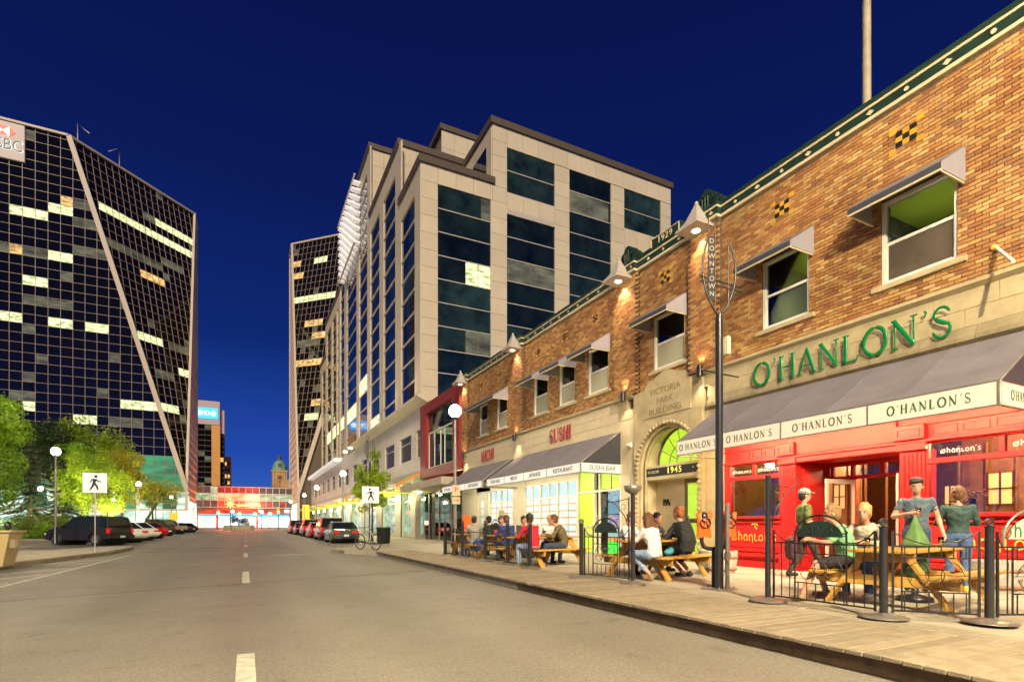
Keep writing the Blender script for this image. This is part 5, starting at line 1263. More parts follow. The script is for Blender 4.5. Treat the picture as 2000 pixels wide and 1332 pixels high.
MB().box(-12,12,171.5,171.9,3.6,4.0).build('fascia', blu, ml); MB().box(-26,26,171.6,171.85,4.05,4.4).build('fascia', rdi, ml)
hs=thing('red_side_block','red lit wall block behind the bridge','building',(-1,168,0)); MB().box(-7,3,160,166,4.0,9.5).box(-7,-6.5,160,160.5,0,4).box(2.5,3,160,160.5,0,4).build('wall', rdi, hs)
pl=thing('street_planter','low beige planter box with shrubs closing the end of the street','planter',(-.6,121.5,0))
MB().bbox(-4.0,1.6,121,122.6,.0,1.0,.05).build('box', M['curb'], pl)
for x in (-2.6,1.1): 
    bo=thing('bollard','thin black bollard %s'%{-2.6:'in front of the left half of the planter',1.1:'in front of the right half of the planter',-6:'left of the end planter',4:'right of the end planter'}[x],'bollard',(x,119.5,0),group='bollards at the street end'); MB().cyl(x,119.5,0,1.1,.07).ball((x,119.5,1.1),.08).build('post', M['black'], bo)
# ================================================================ STREET LAMPS AND POLES
def lamp_post(x,y,lab,grp='globe street lamps along the street',w_=4200,h=5.25):
    t=thing('street_lamp',lab,'street lamp',(x,y,.14),group=grp)
    MB().lathe((x,y,.14),[(.16,0),(.16,.06),(.11,.12),(.10,.9),(.07,.95)],12).build('base', M['black'], t)
    MB().cyl(x,y,1.0,h-.3,.065,.045,12).build('pole', M['pole_g'], t)
    MB().bar((x-.35,y,h-.75),(x+.35,y,h-.75),.03,.03).build('crossbar', M['black'], t)
    MB().lathe((x,y,h-.32),[(.05,0),(.11,.04),(.10,.12),(.0,.125)],12).build('holder', M['black'], t)
    MB().ball((x,y,h),.22,.22,.23,16,10).build('globe', M['lamp'], t)
    MB().lathe((x,y,h+.19),[(.10,0),(.06,.05),(.0,.1)],12).build('finial', M['black'], t)
    point('street_lamp_light',(x,y,h-.02),w_,(1,.86,.60),.22)
    return t
RL=[(6.65,17.9,'nearest street lamp with a parking plate, between the brick building and the boardwalk'),(6.95,44.2,'second street lamp on the right, just behind the parked grey sedan'),(7.0,62.3,'third street lamp on the right, over the red parked cars'),(7.3,79.7,'fourth street lamp on the right side'),(7.3,105,'farthest visible street lamp on the right, next to the bridge')]
for x,y,l in RL: lamp_post(x,y,l,w_=5600)
for x,y,l in ((-9.4,37.7,'left street lamp standing just behind the black off-roader'),(-9.6,64.6,'second left street lamp behind the red parked car'),(-10,94.8,'third left street lamp near the glass tower base')): lamp_post(x,y,l)
for k,(x,y) in enumerate(((-2.5,128),(3.2,131),(-6.0,148),(5.5,150),(-1.5,156),(2.2,158))):
    t=thing('globe_light',('small bright globe light left of the end planter','small bright globe light right of the end planter','globe light by the left arcade shops','globe light by the right arcade shops','far globe light behind the planter, left','far globe light behind the planter, right')[k],'street light',(x,y,0),group='globe lights beyond the bridge')
    MB().cyl(x,y,.0,3.7,.06).build('pole', M['black'], t); MB().ball((x,y,3.9),.32).build('globe', M['lamp'], t)
lamp_post(-17.6,66,'added park lamp hidden among the trees behind the spruce',w_=12000,h=4.6); lamp_post(-13.2,73.6,'park lamp below the orange tinted tree',w_=15000,h=4.0)  # first lamp is added, tucked behind the trees to light their crowns
lamp_post(-20,104,'small lamp deep in the park in front of the glass tower',w_=700)
lamp_post(-8.3,24.4,'street lamp on the left pavement beside the camera, outside the picture',w_=6500); lamp_post(6.3,-7.5,'street lamp on the right pavement behind the camera, outside the picture')
lamp_post(-9.4,-16,'street lamp on the left pavement behind the camera, outside the picture')
# tall roadway light behind the camera (the row goes on past the pub)
tl=thing('tall_street_light','tall cobra head roadway light behind the camera, outside the picture','street light',(4.9,-3.5,.14))
MB().cyl(4.9,-3.5,.14,9.2,.11,.08).tube([(4.9,-3.5,9.1),(4.0,-3.4,9.7),(3.0,-3.3,9.8)],.05,8).build('pole', M['pole_g'], tl); MB().bbox(2.3,3.05,-3.45,-3.15,9.72,9.9,.04).build('lamp_head', M['pole_g'], tl); MB().box(2.4,2.95,-3.4,-3.2,9.69,9.715).build('lens', M['bulb'], tl)
spot('roadway_light',(2.7,-3.3,9.66),(6.5,5,3.0),9500,150,(1,.83,.55),None,.15,.5)
for k,(x,y,tx,ty,tz) in enumerate(((-12.2,56.3,-13.2,65,5),(-14.6,57.0,-15.4,67,7),(-16.9,53.6,-16.8,60.5,5),(-11.4,62.0,-11.9,70,7.5))):  # floodlights added out of sight to brighten the park trees
    t=thing('added_tree_floodlight',('added hidden floodlight at the foot of the yellow tree','added hidden floodlight in the shrubs under the yellow-green tree','added hidden floodlight in front of the spruce','added hidden floodlight under the orange tinted tree')[k],'floodlight',(x,y,.12),group='added floodlights hidden in the park')
    MB().bbox(x-.14,x+.14,y-.1,y+.1,.25,.45,.03).cyl(x,y,.12,.26,.03).build('housing', M['black'], t); spot('added_tree_light',(x,y+.12,.48),(tx,ty,tz),2400,95,(1,.90,.50),None,.1,.6)
# plate on the near lamp
lp=thing('parking_sign','small beige parking plates strapped to the nearest lamp pole','sign',(6.65,17.8,2.1))
for z0,z1 in((1.95,2.2),(2.24,2.62)):
    pl_=MB().bbox(6.50,6.80,17.78,17.80,z0,z1,.004).build('plate', M['cream'], lp); 
text('sign_lettering','P',.24,(6.65,17.775,2.45),M['ink_red'],lp,face='S'); text('sign_lettering','2 HR',.11,(6.65,17.775,2.08),M['ink_red'],lp,face='S')
def text_south(name,body,size,loc,m,par,**k): return text(name,body,size,loc,m,par,face='S',**k)
def town_pole(x,y,h,lab,near=True):
    t=thing('banner_pole',lab,'pole',(x,y,.15),group='black downtown banner poles')
    MB().cyl(x,y,.17,h-1.1,.068,.060,16).build('pole', M['pole'], t)
    MB().cyl(x,y,h-1.4,h-1.02,.055).build('neck', M['pole'], t)
    fr=MB(); z0=h-1.05
    # leaf shaped open frame, in the plane facing the camera
    ax=Vector((cos(.35),-sin(.35),0)); c=Vector((x,y,0))
    def P(s,z): return c+ax*s+Vector((0,0,z))
    
    for s_,top in((-1,1.28),(1,1.2)): fr.tube([P(s_*.29*sin(pi*min(1,(u/14)*.80+.0))**.75,z0+top*(u/14)) for u in range(15)],.018,6)
    fr.tube([P(.16,z0+.15),P(.16,z0+1.3)],.012,6).tube([P(-.34,z0+.66),P(.38,z0+.50)],.014,6).tube([P(-.34,z0+.58),P(.38,z0+.42)],.014,6)
    fr.tube([P(-.19,z0+1.3),P(-.19,z0+1.62)],.01,6).tube([P(-.085,z0+1.3),P(-.085,z0+1.58)],.01,6)
    fr.build('leaf_frame', M['black'], t)
    nn=Vector((ax.y,-ax.x,0)) if (ax.y*0+ -ax.x)<0 else Vector((-ax.y,ax.x,0))
    pl_=MB().prism([P(-.20,z0+.30),P(-.075,z0+.22),P(-.075,z0+1.32),P(-.20,z0+1.32)],tuple(nn*.012)).build('name_plate', M['black'], t)
    if near:
        rot=Matrix(((ax.x,0,nn.x),(ax.y,0,nn.y),(0,1,0))).to_4x4()
        for k,chh in enumerate('DOWNTOWN'):
            me=font_mesh(chh,.115,ext=.002); me.transform(Matrix.Translation(P(-.138,z0+1.24-.125*k)+nn*.016)@rot); me.transform(inv(t)); link('letter',me,M.setdefault('dull',mat('dull_cream_letter',(.34,.31,.26),.6)),t)
    MB().tube([P(-.30,h-1.95),P(.34,h-2.05)],.014,6).ball(P(-.3,h-1.95),.025).build('banner_arm', M['black'], t)
    pb=MB().bbox(x-.22,x+.22,y-.2,y+.2,.152,.185,.006); 
    for dx in(-.17,.17):
        for dy in(-.15,.15): pb.cyl(x+dx,y+dy,.185,.22,.02,.015,6)
    pb.build('base_plate', M['pole_g'], t)
    return t
tp=town_pole(7.06,6.44,5.75,'nearest black banner pole with a vertical DOWNTOWN plate and bolted base')
MB().tube([(7.14,6.36,.72),(7.15,6.33,.72)],.1,14).build('access_cover', M['pole_g'], tp); MB().bbox(7.1,7.18,6.3,6.4,4.05,4.35,.01).build('junction_box', M['cream'], tp)
MB().cyl(7.16,6.36,.19,1.6,.035).build('conduit', M['pole_g'], tp)
town_pole(6.6,32.2,5.95,'black banner pole behind the right-hand crossing sign'); town_pole(-12,64,5.6,'black banner pole in the park left of the lit trees',False); town_pole(-10.1,80,5.4,'thin dark banner pole between the two farther left lamps',False)
# hooded parking meters on a yoke
ym=thing('meter_yoke','dark bent pipe yoke carrying two parking meters around the banner pole','parking meter',(7.15,6.75,.15))
MB().tube([(6.93,6.70,1.25),(6.93,6.70,.95),(6.96,6.68,.86),(7.03,6.65,.83),(7.20,6.57,.83),(7.28,6.53,.86),(7.31,6.52,.95),(7.31,6.52,1.25)],.035,8).build('yoke', M['black'], ym)
MB().cyl(7.12,6.62,.15,.83,.03).build('stem', M['black'], ym)
for (mx,my,lb) in ((6.96,6.68,'orange no parking hood over the left parking meter'),(7.35,6.50,'orange no parking hood over the right parking meter')):
    MB().ball((mx,my,1.36),.08,.08,.10).build('meter_head', M['black'], ym)
    t=thing('meter_hood',lb,'bag',(mx,my,1.1))
    m=MB(); ax=Vector((.88,-.47,0)); nn=Vector((-.47,-.88,0)); 
    rings=[]
    for k,(z,wd,dp) in enumerate(((1.03,.135,.05),(1.10,.12,.06),(1.2,.115,.085),(1.32,.12,.085),(1.41,.135,.045),(1.44,.14,.015))):
        rings.append([Vector((mx,my,z+.02*sin(i*2+k)*(k in(0,5))))+ax*wd*cos(2*pi*i/16)+nn*dp*sin(2*pi*i/16)*(1+.25*sin(i*3+k)) for i in range(16)])
    vs=[v for r_ in rings for v in r_]; fs=[(k*16+i,k*16+(i+1)%16,(k+1)*16+(i+1)%16,(k+1)*16+i) for k in range(5) for i in range(16)]
    m.add(vs,fs,True).build('hood', M.setdefault('orange',mat('orange_vinyl',(.85,.14,.02),.35,bump=.3,bscale=20)), t)
    cc=Vector((mx,my,1.27))+nn*.094
    m=MB(); m.tube([cc+ax*.082*cos(a)+Vector((0,0,.082*sin(a))) for a in [i*2*pi/20 for i in range(21)]],.011,6).tube([cc+ax*.055-Vector((0,0,.055)),cc-ax*.055+Vector((0,0,.055))],.010,6)
    m.build('prohibition_ring', M['ink_blk'], t); 
    m=MB().obb(cc-nn*.004,ax*.024,nn*.006,(0,0,.036)).obb(cc-nn*.003+Vector((0,0,.02)),ax*.034,nn*.006,(0,0,.010)); m.build('meter_symbol', M['ink_blk'], t)
# crossing signs
def walk_sign(x,y,z0,s,flip,lab,h):
    t=thing('crossing_sign',lab,'sign',(x,y,.14),group='pedestrian crossing signs')
    MB().bar((x,y+.03,.12),(x,y+.03,z0+s),.05,.03).build('post', mat('galvanised_post',(.45,.42,.36),.4,.4) if 'galv' not in M else M['galv'], t); M.setdefault('galv',t.children[0].data.materials[0])
    pl_=MB().bbox(x-s/2,x+s/2,y-.006,y+.006,z0,z0+s,.004).build('plate', M.setdefault('signwhite',mat('white_sign_sheet',(.78,.77,.74),.35,emit=.12,ecol=(1,1,1))), t)
    cx,cz=x,z0+s*.52; q=s/.75; f=-1 if flip else 1; yy=y-.01
    m=MB()
    def tb(pts,r): m.tube([(cx+f*a*q,yy,cz+b*q) for a,b in pts],[v*q for v in r],8)
    m.ball((cx+f*.03*q,yy,cz+.23*q),.052*q,.006,.052*q)
    tb([(.0,.14),(-.03,-.02)],[.055,.045]); tb([(-.03,-.02),(.06,-.14),(.09,-.27)],[.042,.033,.028]); tb([(-.03,-.02),(-.07,-.14),(-.15,-.27)],[.042,.033,.026])
    tb([(.02,.13),(.1,.05),(.19,.03)],[.028,.022,.018]); tb([(-.02,.13),(-.1,.09),(-.14,-.0)],[.028,.022,.018])
    m.v=[(a,yy-.001+(b-yy)*.12,c) for a,b,c in m.v]
    m.build('walking_figure', M['ink_blk'], pl_)
    MB().box(x-s*.38,x+s*.38,y-.009,y-.0062,z0+s*.11,z0+s*.125).build('ground_line', M['ink_blk'], pl_)
    return t
walk_sign(-5.2,25.6,2.45,.76,False,'left pedestrian crossing sign with the figure walking right, beside the black off-roader',3)
walk_sign(5.15,25.0,2.22,.76,True,'right pedestrian crossing sign with the figure walking left, above the bicycle',3)
# bins
bn=thing('litter_bin','beige tapered litter bin with metal hinge at the left picture edge','bin',(-5.95,18.6,.15))
MB().add([(-6.35,18.2,.15),(-5.62,18.2,.15),(-5.62,19,.15),(-6.35,19,.15),(-6.6,18.1,1.02),(-5.45,18.1,1.02),(-5.45,19.1,1.02),(-6.6,19.1,1.02)],[(0,3,2,1),(4,5,6,7),(0,1,5,4),(1,2,6,5),(2,3,7,6),(3,0,4,7)]).build('body', mat('beige_bin_paint',(.50,.38,.17),.5,var=.05), bn)
MB().bbox(-6.65,-5.38,18.05,19.15,1.02,1.08,.02).build('rim', bn.children[0].data.materials[0], bn); MB().bbox(-5.52,-5.40,18.3,18.5,.62,.85,.01).build('hinge', M['cream'], bn); MB().ball((-5.6,18.5,1.2),.08,.08,.12).build('knob', M['black'], bn)
tb_=thing('slatted_bin','round black slatted litter bin on the right pavement behind the bicycle','bin',(6.9,30,.14))
for k in range(22):
    a=2*pi*k/22; MB().bar((6.9+.34*cos(a),30+.34*sin(a),.2),(6.9+.38*cos(a),30+.38*sin(a),1.05),.06,.015).build('slat', M['black'], tb_)
MB().lathe((6.9,30,.15),[(.0,.02),(.33,.02),(.33,.85),(.36,.9),(.4,.92),(.4,.86)],20).build('liner', M['green_dk'], tb_)
# bicycle
bk=thing('bicycle','silver bicycle leaning at the kerb beside the right crossing sign','bicycle',(4.75,23.6,.135),radians(-58) if 0 else R(28))
def wheel(cy,par):
    m=MB(); m.tube([(0,cy+.33*cos(a),.34+.33*sin(a)) for a in [i*2*pi/24 for i in range(25)]],.018,6); o=m.build('wheel', M['rubber'], par, local=True)
    m=MB(); m.tube([(0,cy+.31*cos(a),.34+.31*sin(a)) for a in [i*2*pi/24 for i in range(25)]],.008,5)
    for i in range(12): a=i*pi/6; m.tube([(0,cy,.34),(0,cy+.3*cos(a),.34+.3*sin(a))],.003,4)
    m.build('rim', M['chrome'], o, local=True)
wheel(-.52,bk); wheel(.52,bk)
sil=mat('silver_frame_paint',(.5,.52,.5),.3,.5)
fm=MB()
for a,b in (((0,-.52,.34),(0,-.1,.32)),((0,-.1,.32),(0,-.22,.82)),((0,-.2,.78),(0,.36,.82)),((0,-.1,.32),(0,.38,.72)),((0,-.52,.34),(0,-.2,.78)),((0,.35,.9),(0,.40,.66)),((0,.40,.66),(0,.52,.34))): fm.tube([a,b],.018,6)
fm.build('frame', sil, bk, local=True); MB().tube([(-.28,.26,.98),(-.2,.34,.96),(0,.35,.95),(.2,.34,.96),(.28,.26,.98)],.014,6).build('handlebar', M['black'], bk, local=True)
MB().ball((0,-.25,.88),.07,.13,.03).build('saddle', M['black'], bk, local=True); MB().tube([(0,-.1,.32),(.09,-.08,.2)],.012,5).tube([(0,-.1,.32),(-.09,-.12,.44)],.012,5).tube([(.03,-.1+.09*cos(a),.32+.09*sin(a)) for a in [i*2*pi/12 for i in range(13)]],.006,4).build('crank', M['black'], bk, local=True)
# half barrels
def barrel(x,y,r,h,lab):
    t=thing('half_barrel',lab,'planter',(x,y,.15),group='half barrel planters at the pub wall'); n=14
    proto=None
    for k in range(n):
        a=2*pi*k/n; m=MB(); da=pi/n*.96
        prof=[(r*.86,0),(r*.97,h*.5),(r,h)]
        vs=[]; 
        for rr_,z in prof:
            for aa,ro in ((-da,0),(da,0),(da,-.03),(-da,-.03)): vs.append(((rr_+ro)*cos(a+aa)+x,(rr_+ro)*sin(a+aa)+y,.15+z))
        fs=[(0,3,2,1),(8,9,10,11)]+[(4*j+i,4*j+(i+1)%4,4*j+4+(i+1)%4,4*j+4+i) for j in range(2) for i in range(4)]
        m.add(vs,fs).build('stave', M['wood_w'], t)
    for z in(.2,.72): MB().lathe((x,y,.15+h*z-.025),[(r*(.90+.1*z)+.004,0),(r*(.90+.1*z)+.012,0),(r*(.91+.1*z)+.012,.05),(r*(.91+.1*z)+.004,.05)],20).build('hoop', M.setdefault('rust',mat('rusty_hoop',(.28,.13,.05),.7,var=.2,scale=8)), t)
    MB().cyl(x,y,.16,.15+h*.9,r*.85).build('soil', M['soil'], t)
barrel(9.55,8.75,.42,.5,'whitewashed half barrel against the red stall riser, behind the banner pole'); barrel(11.0,4.3,.45,.5,'whitewashed half barrel below the gold lettering at far right')

# ================================================================ PATIO FENCE
M['iron']=M['black']
def post(x,y,h,lab,lean=0,cap='knot',hook=None):
    t=thing('fence_post',lab,'fence post',(x,y,.185),group='round fence posts on disc feet')
    z=.186
    MB().lathe((x,y,z),[(.0,.0),(.25,.0),(.248,.008),(.19,.02),(.1,.036),(.05,.055)],24).build('foot', M.setdefault('foot',mat('worn_steel_foot',(.16,.14,.12),.35,.5,col2=(.30,.27,.22),scale=7)), t)
    MB().tube([(x,y,z+.05),(x,y,z+h)],.043 if h<1.3 else .038,16).build('post', M['pole'], t)
    MB().tube([(x,y,z+h),(x,y,z+h+.02)],.05,16).build('collar', M['pole'], t)
    if cap=='knot':
        m=MB(); c=Vector((x,y,z+h+.065)); ax=Vector((.9,-.44,0))
        m.tube([c+ax*.048*cos(a)+Vector((0,0,.042*sin(a))) for a in [i*2*pi/14 for i in range(15)]],.008,5)
        for s in(-1,1): m.tube([c+ax*.03*s*cos(a)+ax*.0+Vector((0,0,.03*sin(a))) for a in [i*2*pi/8 for i in range(9)]],.006,4).tube([c+ax*.04*s+Vector((0,0,.03)),c-ax*.04*s-Vector((0,0,.03))],.006,4)
        m.build('knot_finial', M['pole'], t)
    if cap=='bowl':
        MB().lathe((x,y,z+h-.02),[(.05,0),(.14,.06),(.17,.15),(.16,.15),(.05,.05)],18).tube([(x-.05,y,z+h+.1),(x-.06,y,z+h+.3)],.006,5).tube([(x+.08,y,z+h+.1),(x+.05,y,z+h+.28)],.006,5).build('bowl', M['pole_g'], t)
    if hook:
        ax=Vector(hook).normalized(); c=Vector((x,y,0))
        P=lambda s,zz: c+ax*s+Vector((0,0,zz)); zt_=z+h
        m=MB(); m.tube([P(.07,zt_-.08),P(.07,zt_-.72)],.012,6).tube([P(.07,zt_-.62),P(.14,zt_-.42),P(.3,zt_-.2),P(.42,zt_-.14),P(.50,zt_-.04),P(.46,zt_+.03),P(.40,zt_-.01)],.010,6)
        m.tube([P(.07,zt_-.1),P(.2,zt_-.13),P(.36,zt_-.16)],.008,6)
        if h>1.7: m.tube([P(.17+.07*cos(a),zt_-.25+.09*sin(a)) for a in [i*2*pi/14 for i in range(15)]],.006,5)
        m.tube([P(.17+.04*cos(a),zt_-.25+.05*sin(a)) for a in [i*2*pi/14 for i in range(15)]],.005,5)
        m.build('scroll_bracket', M['iron'], t)
    return t
def panel(p,q,lab,sign=None,insert=None,light=False,z0=.27,zr=1.0):
    a=Vector((*p,0)); b=Vector((*q,0)); d=(b-a); L_=d.length; d.normalize(); nn=Vector((d.y,-d.x,0)); 
    if nn.dot(a)>0: nn=-nn
    t=thing('iron_fence',lab,'fence',((a+b)/2)[:2]+(.2,) if 0 else tuple(((a+b)/2).xy)+(.2,),group='wrought iron fence panels')
    P=lambda s,z,o=0: a+d*s+Vector((0,0,z))+nn*o
    e=.09; fr=MB(); fr.bar(P(e,z0),P(L_-e,z0),.02,.02).bar(P(e,zr),P(L_-e,zr),.02,.02).bar(P(e,z0-.03),P(e,zr+.17),.022,.022,up=tuple(nn)).bar(P(L_-e,z0-.03),P(L_-e,zr+.17),.022,.022,up=tuple(nn))
    fr.build('rail_frame', M['iron'], t)
    n=max(4,round((L_-2*e)/.115)); w_=(L_-2*e)/n
    i0,i1=(insert if insert else (9,9))
    for k in range(1,n):
        s=e+k*w_
        if i0*L_<s<i1*L_:
            MB().bar(P(s,z0+.01),P(s,z0+.22),.010,.010,up=tuple(nn)).build('baluster', M['iron'], t); MB().bar(P(s,zr-.13),P(s,zr-.01),.010,.010,up=tuple(nn)).build('baluster', M['iron'], t)
        else: MB().bar(P(s,z0+.01),P(s,zr-.01),.010,.010,up=tuple(nn)).build('baluster', M['iron'], t)
    if insert:
        s0,s1=i0*L_,i1*L_; zc=(z0+.22+zr-.13)/2; hh=(zr-.13-z0-.22)/2
        m=MB().bar(P(s0,zc+hh),P(s1,zc+hh),.014,.014).bar(P(s0,zc-hh),P(s1,zc-hh),.014,.014).bar(P(s0,zc-.0),P(s1,zc-.0),.008,.008).bar(P(s0,z0),P(s0,zr),.014,.014,up=tuple(nn)).bar(P(s1,z0),P(s1,zr),.014,.014,up=tuple(nn))
        cs=(s0+s1)/2; r=min(hh*.8,.09)
        m.tube([P(cs+r*cos(x),zc+r*sin(x)*.9) for x in [i*2*pi/18 for i in range(19)]],.005,5)
        for sg_ in(-1,1):
            m.tube([P(cs+sg_*(s1-s0)*.44,zc+hh*.0)]+[P(cs+sg_*(s1-s0)*(.25+.16*cos(x)),zc+hh*.75*sin(x)) for x in [i*pi/10 for i in range(1,20)]],.005,5)
            for vz in(-1,1): m.tube([P(cs+sg_*((s1-s0)*.18+.035*(1-i/14)*cos(i*.7)),zc+vz*hh*.45+.035*(1-i/14)*sin(i*.7)) for i in range(13)],.004,4)
            for vz in(-1,1): m.tube([P(cs+sg_*((s1-s0)*.38+.03*(1-i/14)*cos(i*.7)),zc+vz*hh*.3+.03*(1-i/14)*sin(i*.7)) for i in range(13)],.004,4)
        m.build('scroll_insert', M['iron'], t)
    # sagging top wires
    gaps=[(e,L_-e)]
    if sign:
        s0,s1=sign[0]*L_,sign[1]*L_; gaps=[(e,s0),(s1,L_-e)]; rr_=(s1-s0)/2; cs=(s0+s1)/2
        MB().tube([P(s0,zr)]+[P(cs-rr_*cos(pi*i/16),zr+.10+rr_*.78*sin(pi*i/16)) for i in range(17)]+[P(s1,zr)],.013,8).build('sign_arch', M['iron'] if not light else M['pole_g'], t)
        r2=rr_*.86; pl_=MB().prism([P(cs-r2*cos(pi*i/16),zr+.085+r2*.72*sin(pi*i/16),-.006) for i in range(17)],tuple(nn*.012)).build('sign_plate', M['green_dk'] if not light else M.setdefault('greyplate',mat('grey_sign_plate',(.42,.40,.33),.4)), t)
        MB().bar(P(s0,zr+.10),P(cs-r2,zr+.10),.01,.01).bar(P(s1,zr+.10),P(cs+r2,zr+.10),.01,.01).bar(P(cs,zr+.1+r2*.72),P(cs,zr+.10+rr_*.78),.01,.01,up=tuple(nn)).build('bracket', M['iron'], t)
        # uncial name on the plate
        sgn_=1 if d.dot(Vector((.9,-.44,0)))>0 else -1
        mp=lambda x,y,dd: P(cs+sgn_*x,zr+.19+y,.008+dd)
        for mb in strokes("ØhanLon's",UN,rr_*.42,mp,.15,gap=.03,prop=.98,n=5,wscale=1.1):
            if mb.v: mb.build('letter', M['ink_blk'] if not light else M['sign_grn'], pl_)
    for g0,g1 in gaps:
        pts=[]
        for i in range(9):
            u=i/8; s=g0+(g1-g0)*u
            if sign: e0=.17 if g0==e else .03; e1=.17 if g1>L_-.2 else .03; z=zr+(e0+(e1-e0)*u)-.12*4*u*(1-u)*.5
            else: z=zr+.16-.14*4*u*(1-u)
            pts.append(P(s,max(z,zr+.012)))
        MB().tube(pts,.008,6).build('top_wire', M['iron'], t)
    return t
FP=[((6.48,5.06),1.72,'tall post with a scroll hook, left end of the nearest patio fence','ring',(.95,-.3,0)),((6.52,3.58),1.02,'short post in the middle of the nearest patio fence with knot finial','knot',None),((7.20,2.88),1.02,'nearest short post at far right with reddish knot finial','knot',None),
    ((6.21,7.62),1.62,'tall post topped by a small bowl, right of the single gate panel','bowl',(-.75,.65,0)),((5.98,8.92),1.05,'short post left of the single gate panel','knot',None),
    ((6.14,11.35),1.05,'short post at the near end of the far patio fence, before the red sweater','knot',None),((6.14,12.6),1.05,'second post of the far patio fence','knot',None),((6.2,14.2),1.05,'third post of the far patio fence','knot',None),((6.2,16.0),1.05,'fourth post of the far patio fence','knot',None),((6.0,17.15),1.05,'last post at the far end of the patio fence near the lamp','knot',None)]
for (x,y),h,l,cp,hk in FP: post(x,y,h,l,cap=cp,hook=hk)
panel((6.48,5.06),(6.52,3.58),'iron fence panel with arched dark name plate in front of the seated person in green',sign=(.27,.72),insert=(.27,.72))
panel((6.52,3.58),(7.20,2.88),'iron fence panel with wide scroll insert in front of the picnic table',insert=(.18,.82))
panel((7.20,2.88),(8.4,2.35),'iron fence panel cut by the right picture edge, with pale arched name plate',sign=(.12,.75),insert=(.2,.75),light=True)
panel((5.98,8.92),(6.21,7.62),'single iron gate panel with arched plate standing before the lime door',sign=(.25,.75),insert=(.25,.72))
panel((6.14,11.35),(6.14,12.6),'near panel of the far patio fence, in front of the blue shirt'); panel((6.14,12.6),(6.2,14.2),'far patio fence panel with arched plate',sign=(.3,.72)); panel((6.2,14.2),(6.2,16.0),'far patio fence panel left of the arched plate'); panel((6.2,16.0),(6.0,17.15),'last far patio fence panel by the lamp post')
panel((6.0,17.15),(7.6,18.0),'return panel closing the far end of the patio')

# ================================================================ PICNIC TABLES
def picnic():
    t=thing('picnic_table','','table',(0,0,0)); L_=2.05
    P1=MB().bbox(-L_/2,L_/2,-.068,.068,-.019,.019,.006).mesh('plank'); P1.materials.append(M['wood_y'])
    for k in range(5): o=bpy.data.objects.new('tabletop_plank',P1); COL.objects.link(o); o.parent=t; o.location=(0,-.29+.145*k,.745)
    for s in(-1,1):
        for k in range(2): o=bpy.data.objects.new('seat_plank',P1); COL.objects.link(o); o.parent=t; o.location=(0,s*(.62+.145*k),.44)
    for x in(-.74,.74):
        sg=1 if x>0 else -1
        for s in(-1,1): MB().bar((x,s*.72,.0),(x,s*.22,.725),.040,.14,up=(1,0,0)).build('leg', M['wood_y'], t, local=True)
        MB().bbox(x+.022*sg-.019,x+.022*sg+.019+.02,-.80,.80,.29,.42,.008).build('seat_beam', M['wood_y'], t, local=True)
        MB().bbox(x+.022*sg-.019,x+.022*sg+.019+.02,-.34,.34,.60,.725,.008).build('top_beam', M['wood_y'], t, local=True)
        MB().bar((x,0,.40),(x-sg*.55,0,.70),.038,.12,up=(0,1,0)).build('brace', M['wood_y'], t, local=True)
    return t
T=picnic(); T['label']='nearest pine picnic table behind the patio fence, with a folded green parasol'; T['group']='pine picnic tables'; T.location=(8.2,4.2,.155); T.rotation_euler=(0,0,R(9))
TB=[(8.35,4.22)]
for (x,y,r_,l) in ((7.75,8.72,17,'pine picnic table in front of the arched entrance, four people round it'),(7.15,12.45,15,'pine picnic table with the red sweater and olive jacket on its bench'),(7.4,14.9,15,'pine picnic table behind the arched fence plate'),(7.3,17.0,12,'farthest pine picnic table beside the lamp post')):
    dup(T,(x,y,.155),R(r_),l)
# beer glasses, folded parasol
M['beer']=mat('amber_beer_glow',(.45,.17,.02),.1,emit=.5,ecol=(1,.4,.05));  # glow put into the beer so it does not read black
def glass_of(x,y,lab,dark=False,h=.15,fill=.6,z=.92):
    t=thing('beer_glass',lab,'glass',(x,y,z)); MB().lathe((x,y,z),[(0,.004),(.028,.004),(.036,h),(.033,h),(.027,.01)],14).build('glass', M['glass'], t)
    MB().cyl(x,y,z+.008,z+h*fill,.026,.031,12).build('beer', M['beer'] if not dark else M['wood_b'], t)
glass_of(7.55,4.35,'half full beer glass on the left end of the nearest table'); glass_of(8.75,4.05,'amber beer glass on the right part of the nearest table',fill=.9); glass_of(8.15,8.75,'dark beer glass on the table in front of the entrance',True,fill=.9); glass_of(8.0,8.9,'second beer glass on the table in front of the entrance'); glass_of(7.2,12.5,'beer glass on the table with the red sweater')
for x,y,lb in ((7.9,4.4,'white paper plate with leftovers on the nearest table'),(7.5,8.6,'white plate on the entrance table')):
    t=thing('paper_plate',lb,'plate',(x,y,.92)); MB().lathe((x,y,.921),[(0,.002),(.07,.002),(.11,.014),(.112,.011),(.07,0),(0,0)],18).build('plate',M['white_p'],t); MB().ball((x,y,.935),.04,.03,.014).build('food',M['gold_t'],t)
pr=thing('folded_parasol','folded green canvas parasol standing through the nearest picnic table','parasol',(8.5,4.25,.16))
grn=mat('green_canvas',(.10,.20,.055),.8,var=.25,scale=6,bump=.3,bscale=15)
m=MB(); n=20; prof=[(.015,1.35),(.035,1.30),(.06,1.22),(.10,1.12),(.145,1.0),(.18,.93),(.14,.925)]
vs=[];fs=[]
for j,(r_,z) in enumerate(prof):
    for i in range(n): a=2*pi*i/n; q=r_*(1+.16*sin(5*a+j*.3)*(j>1)); vs.append((8.5+q*cos(a),4.25+q*sin(a),z))
for j in range(len(prof)-1):
    for i in range(n): fs.append((j*n+i,j*n+(i+1)%n,(j+1)*n+(i+1)%n,(j+1)*n+i))
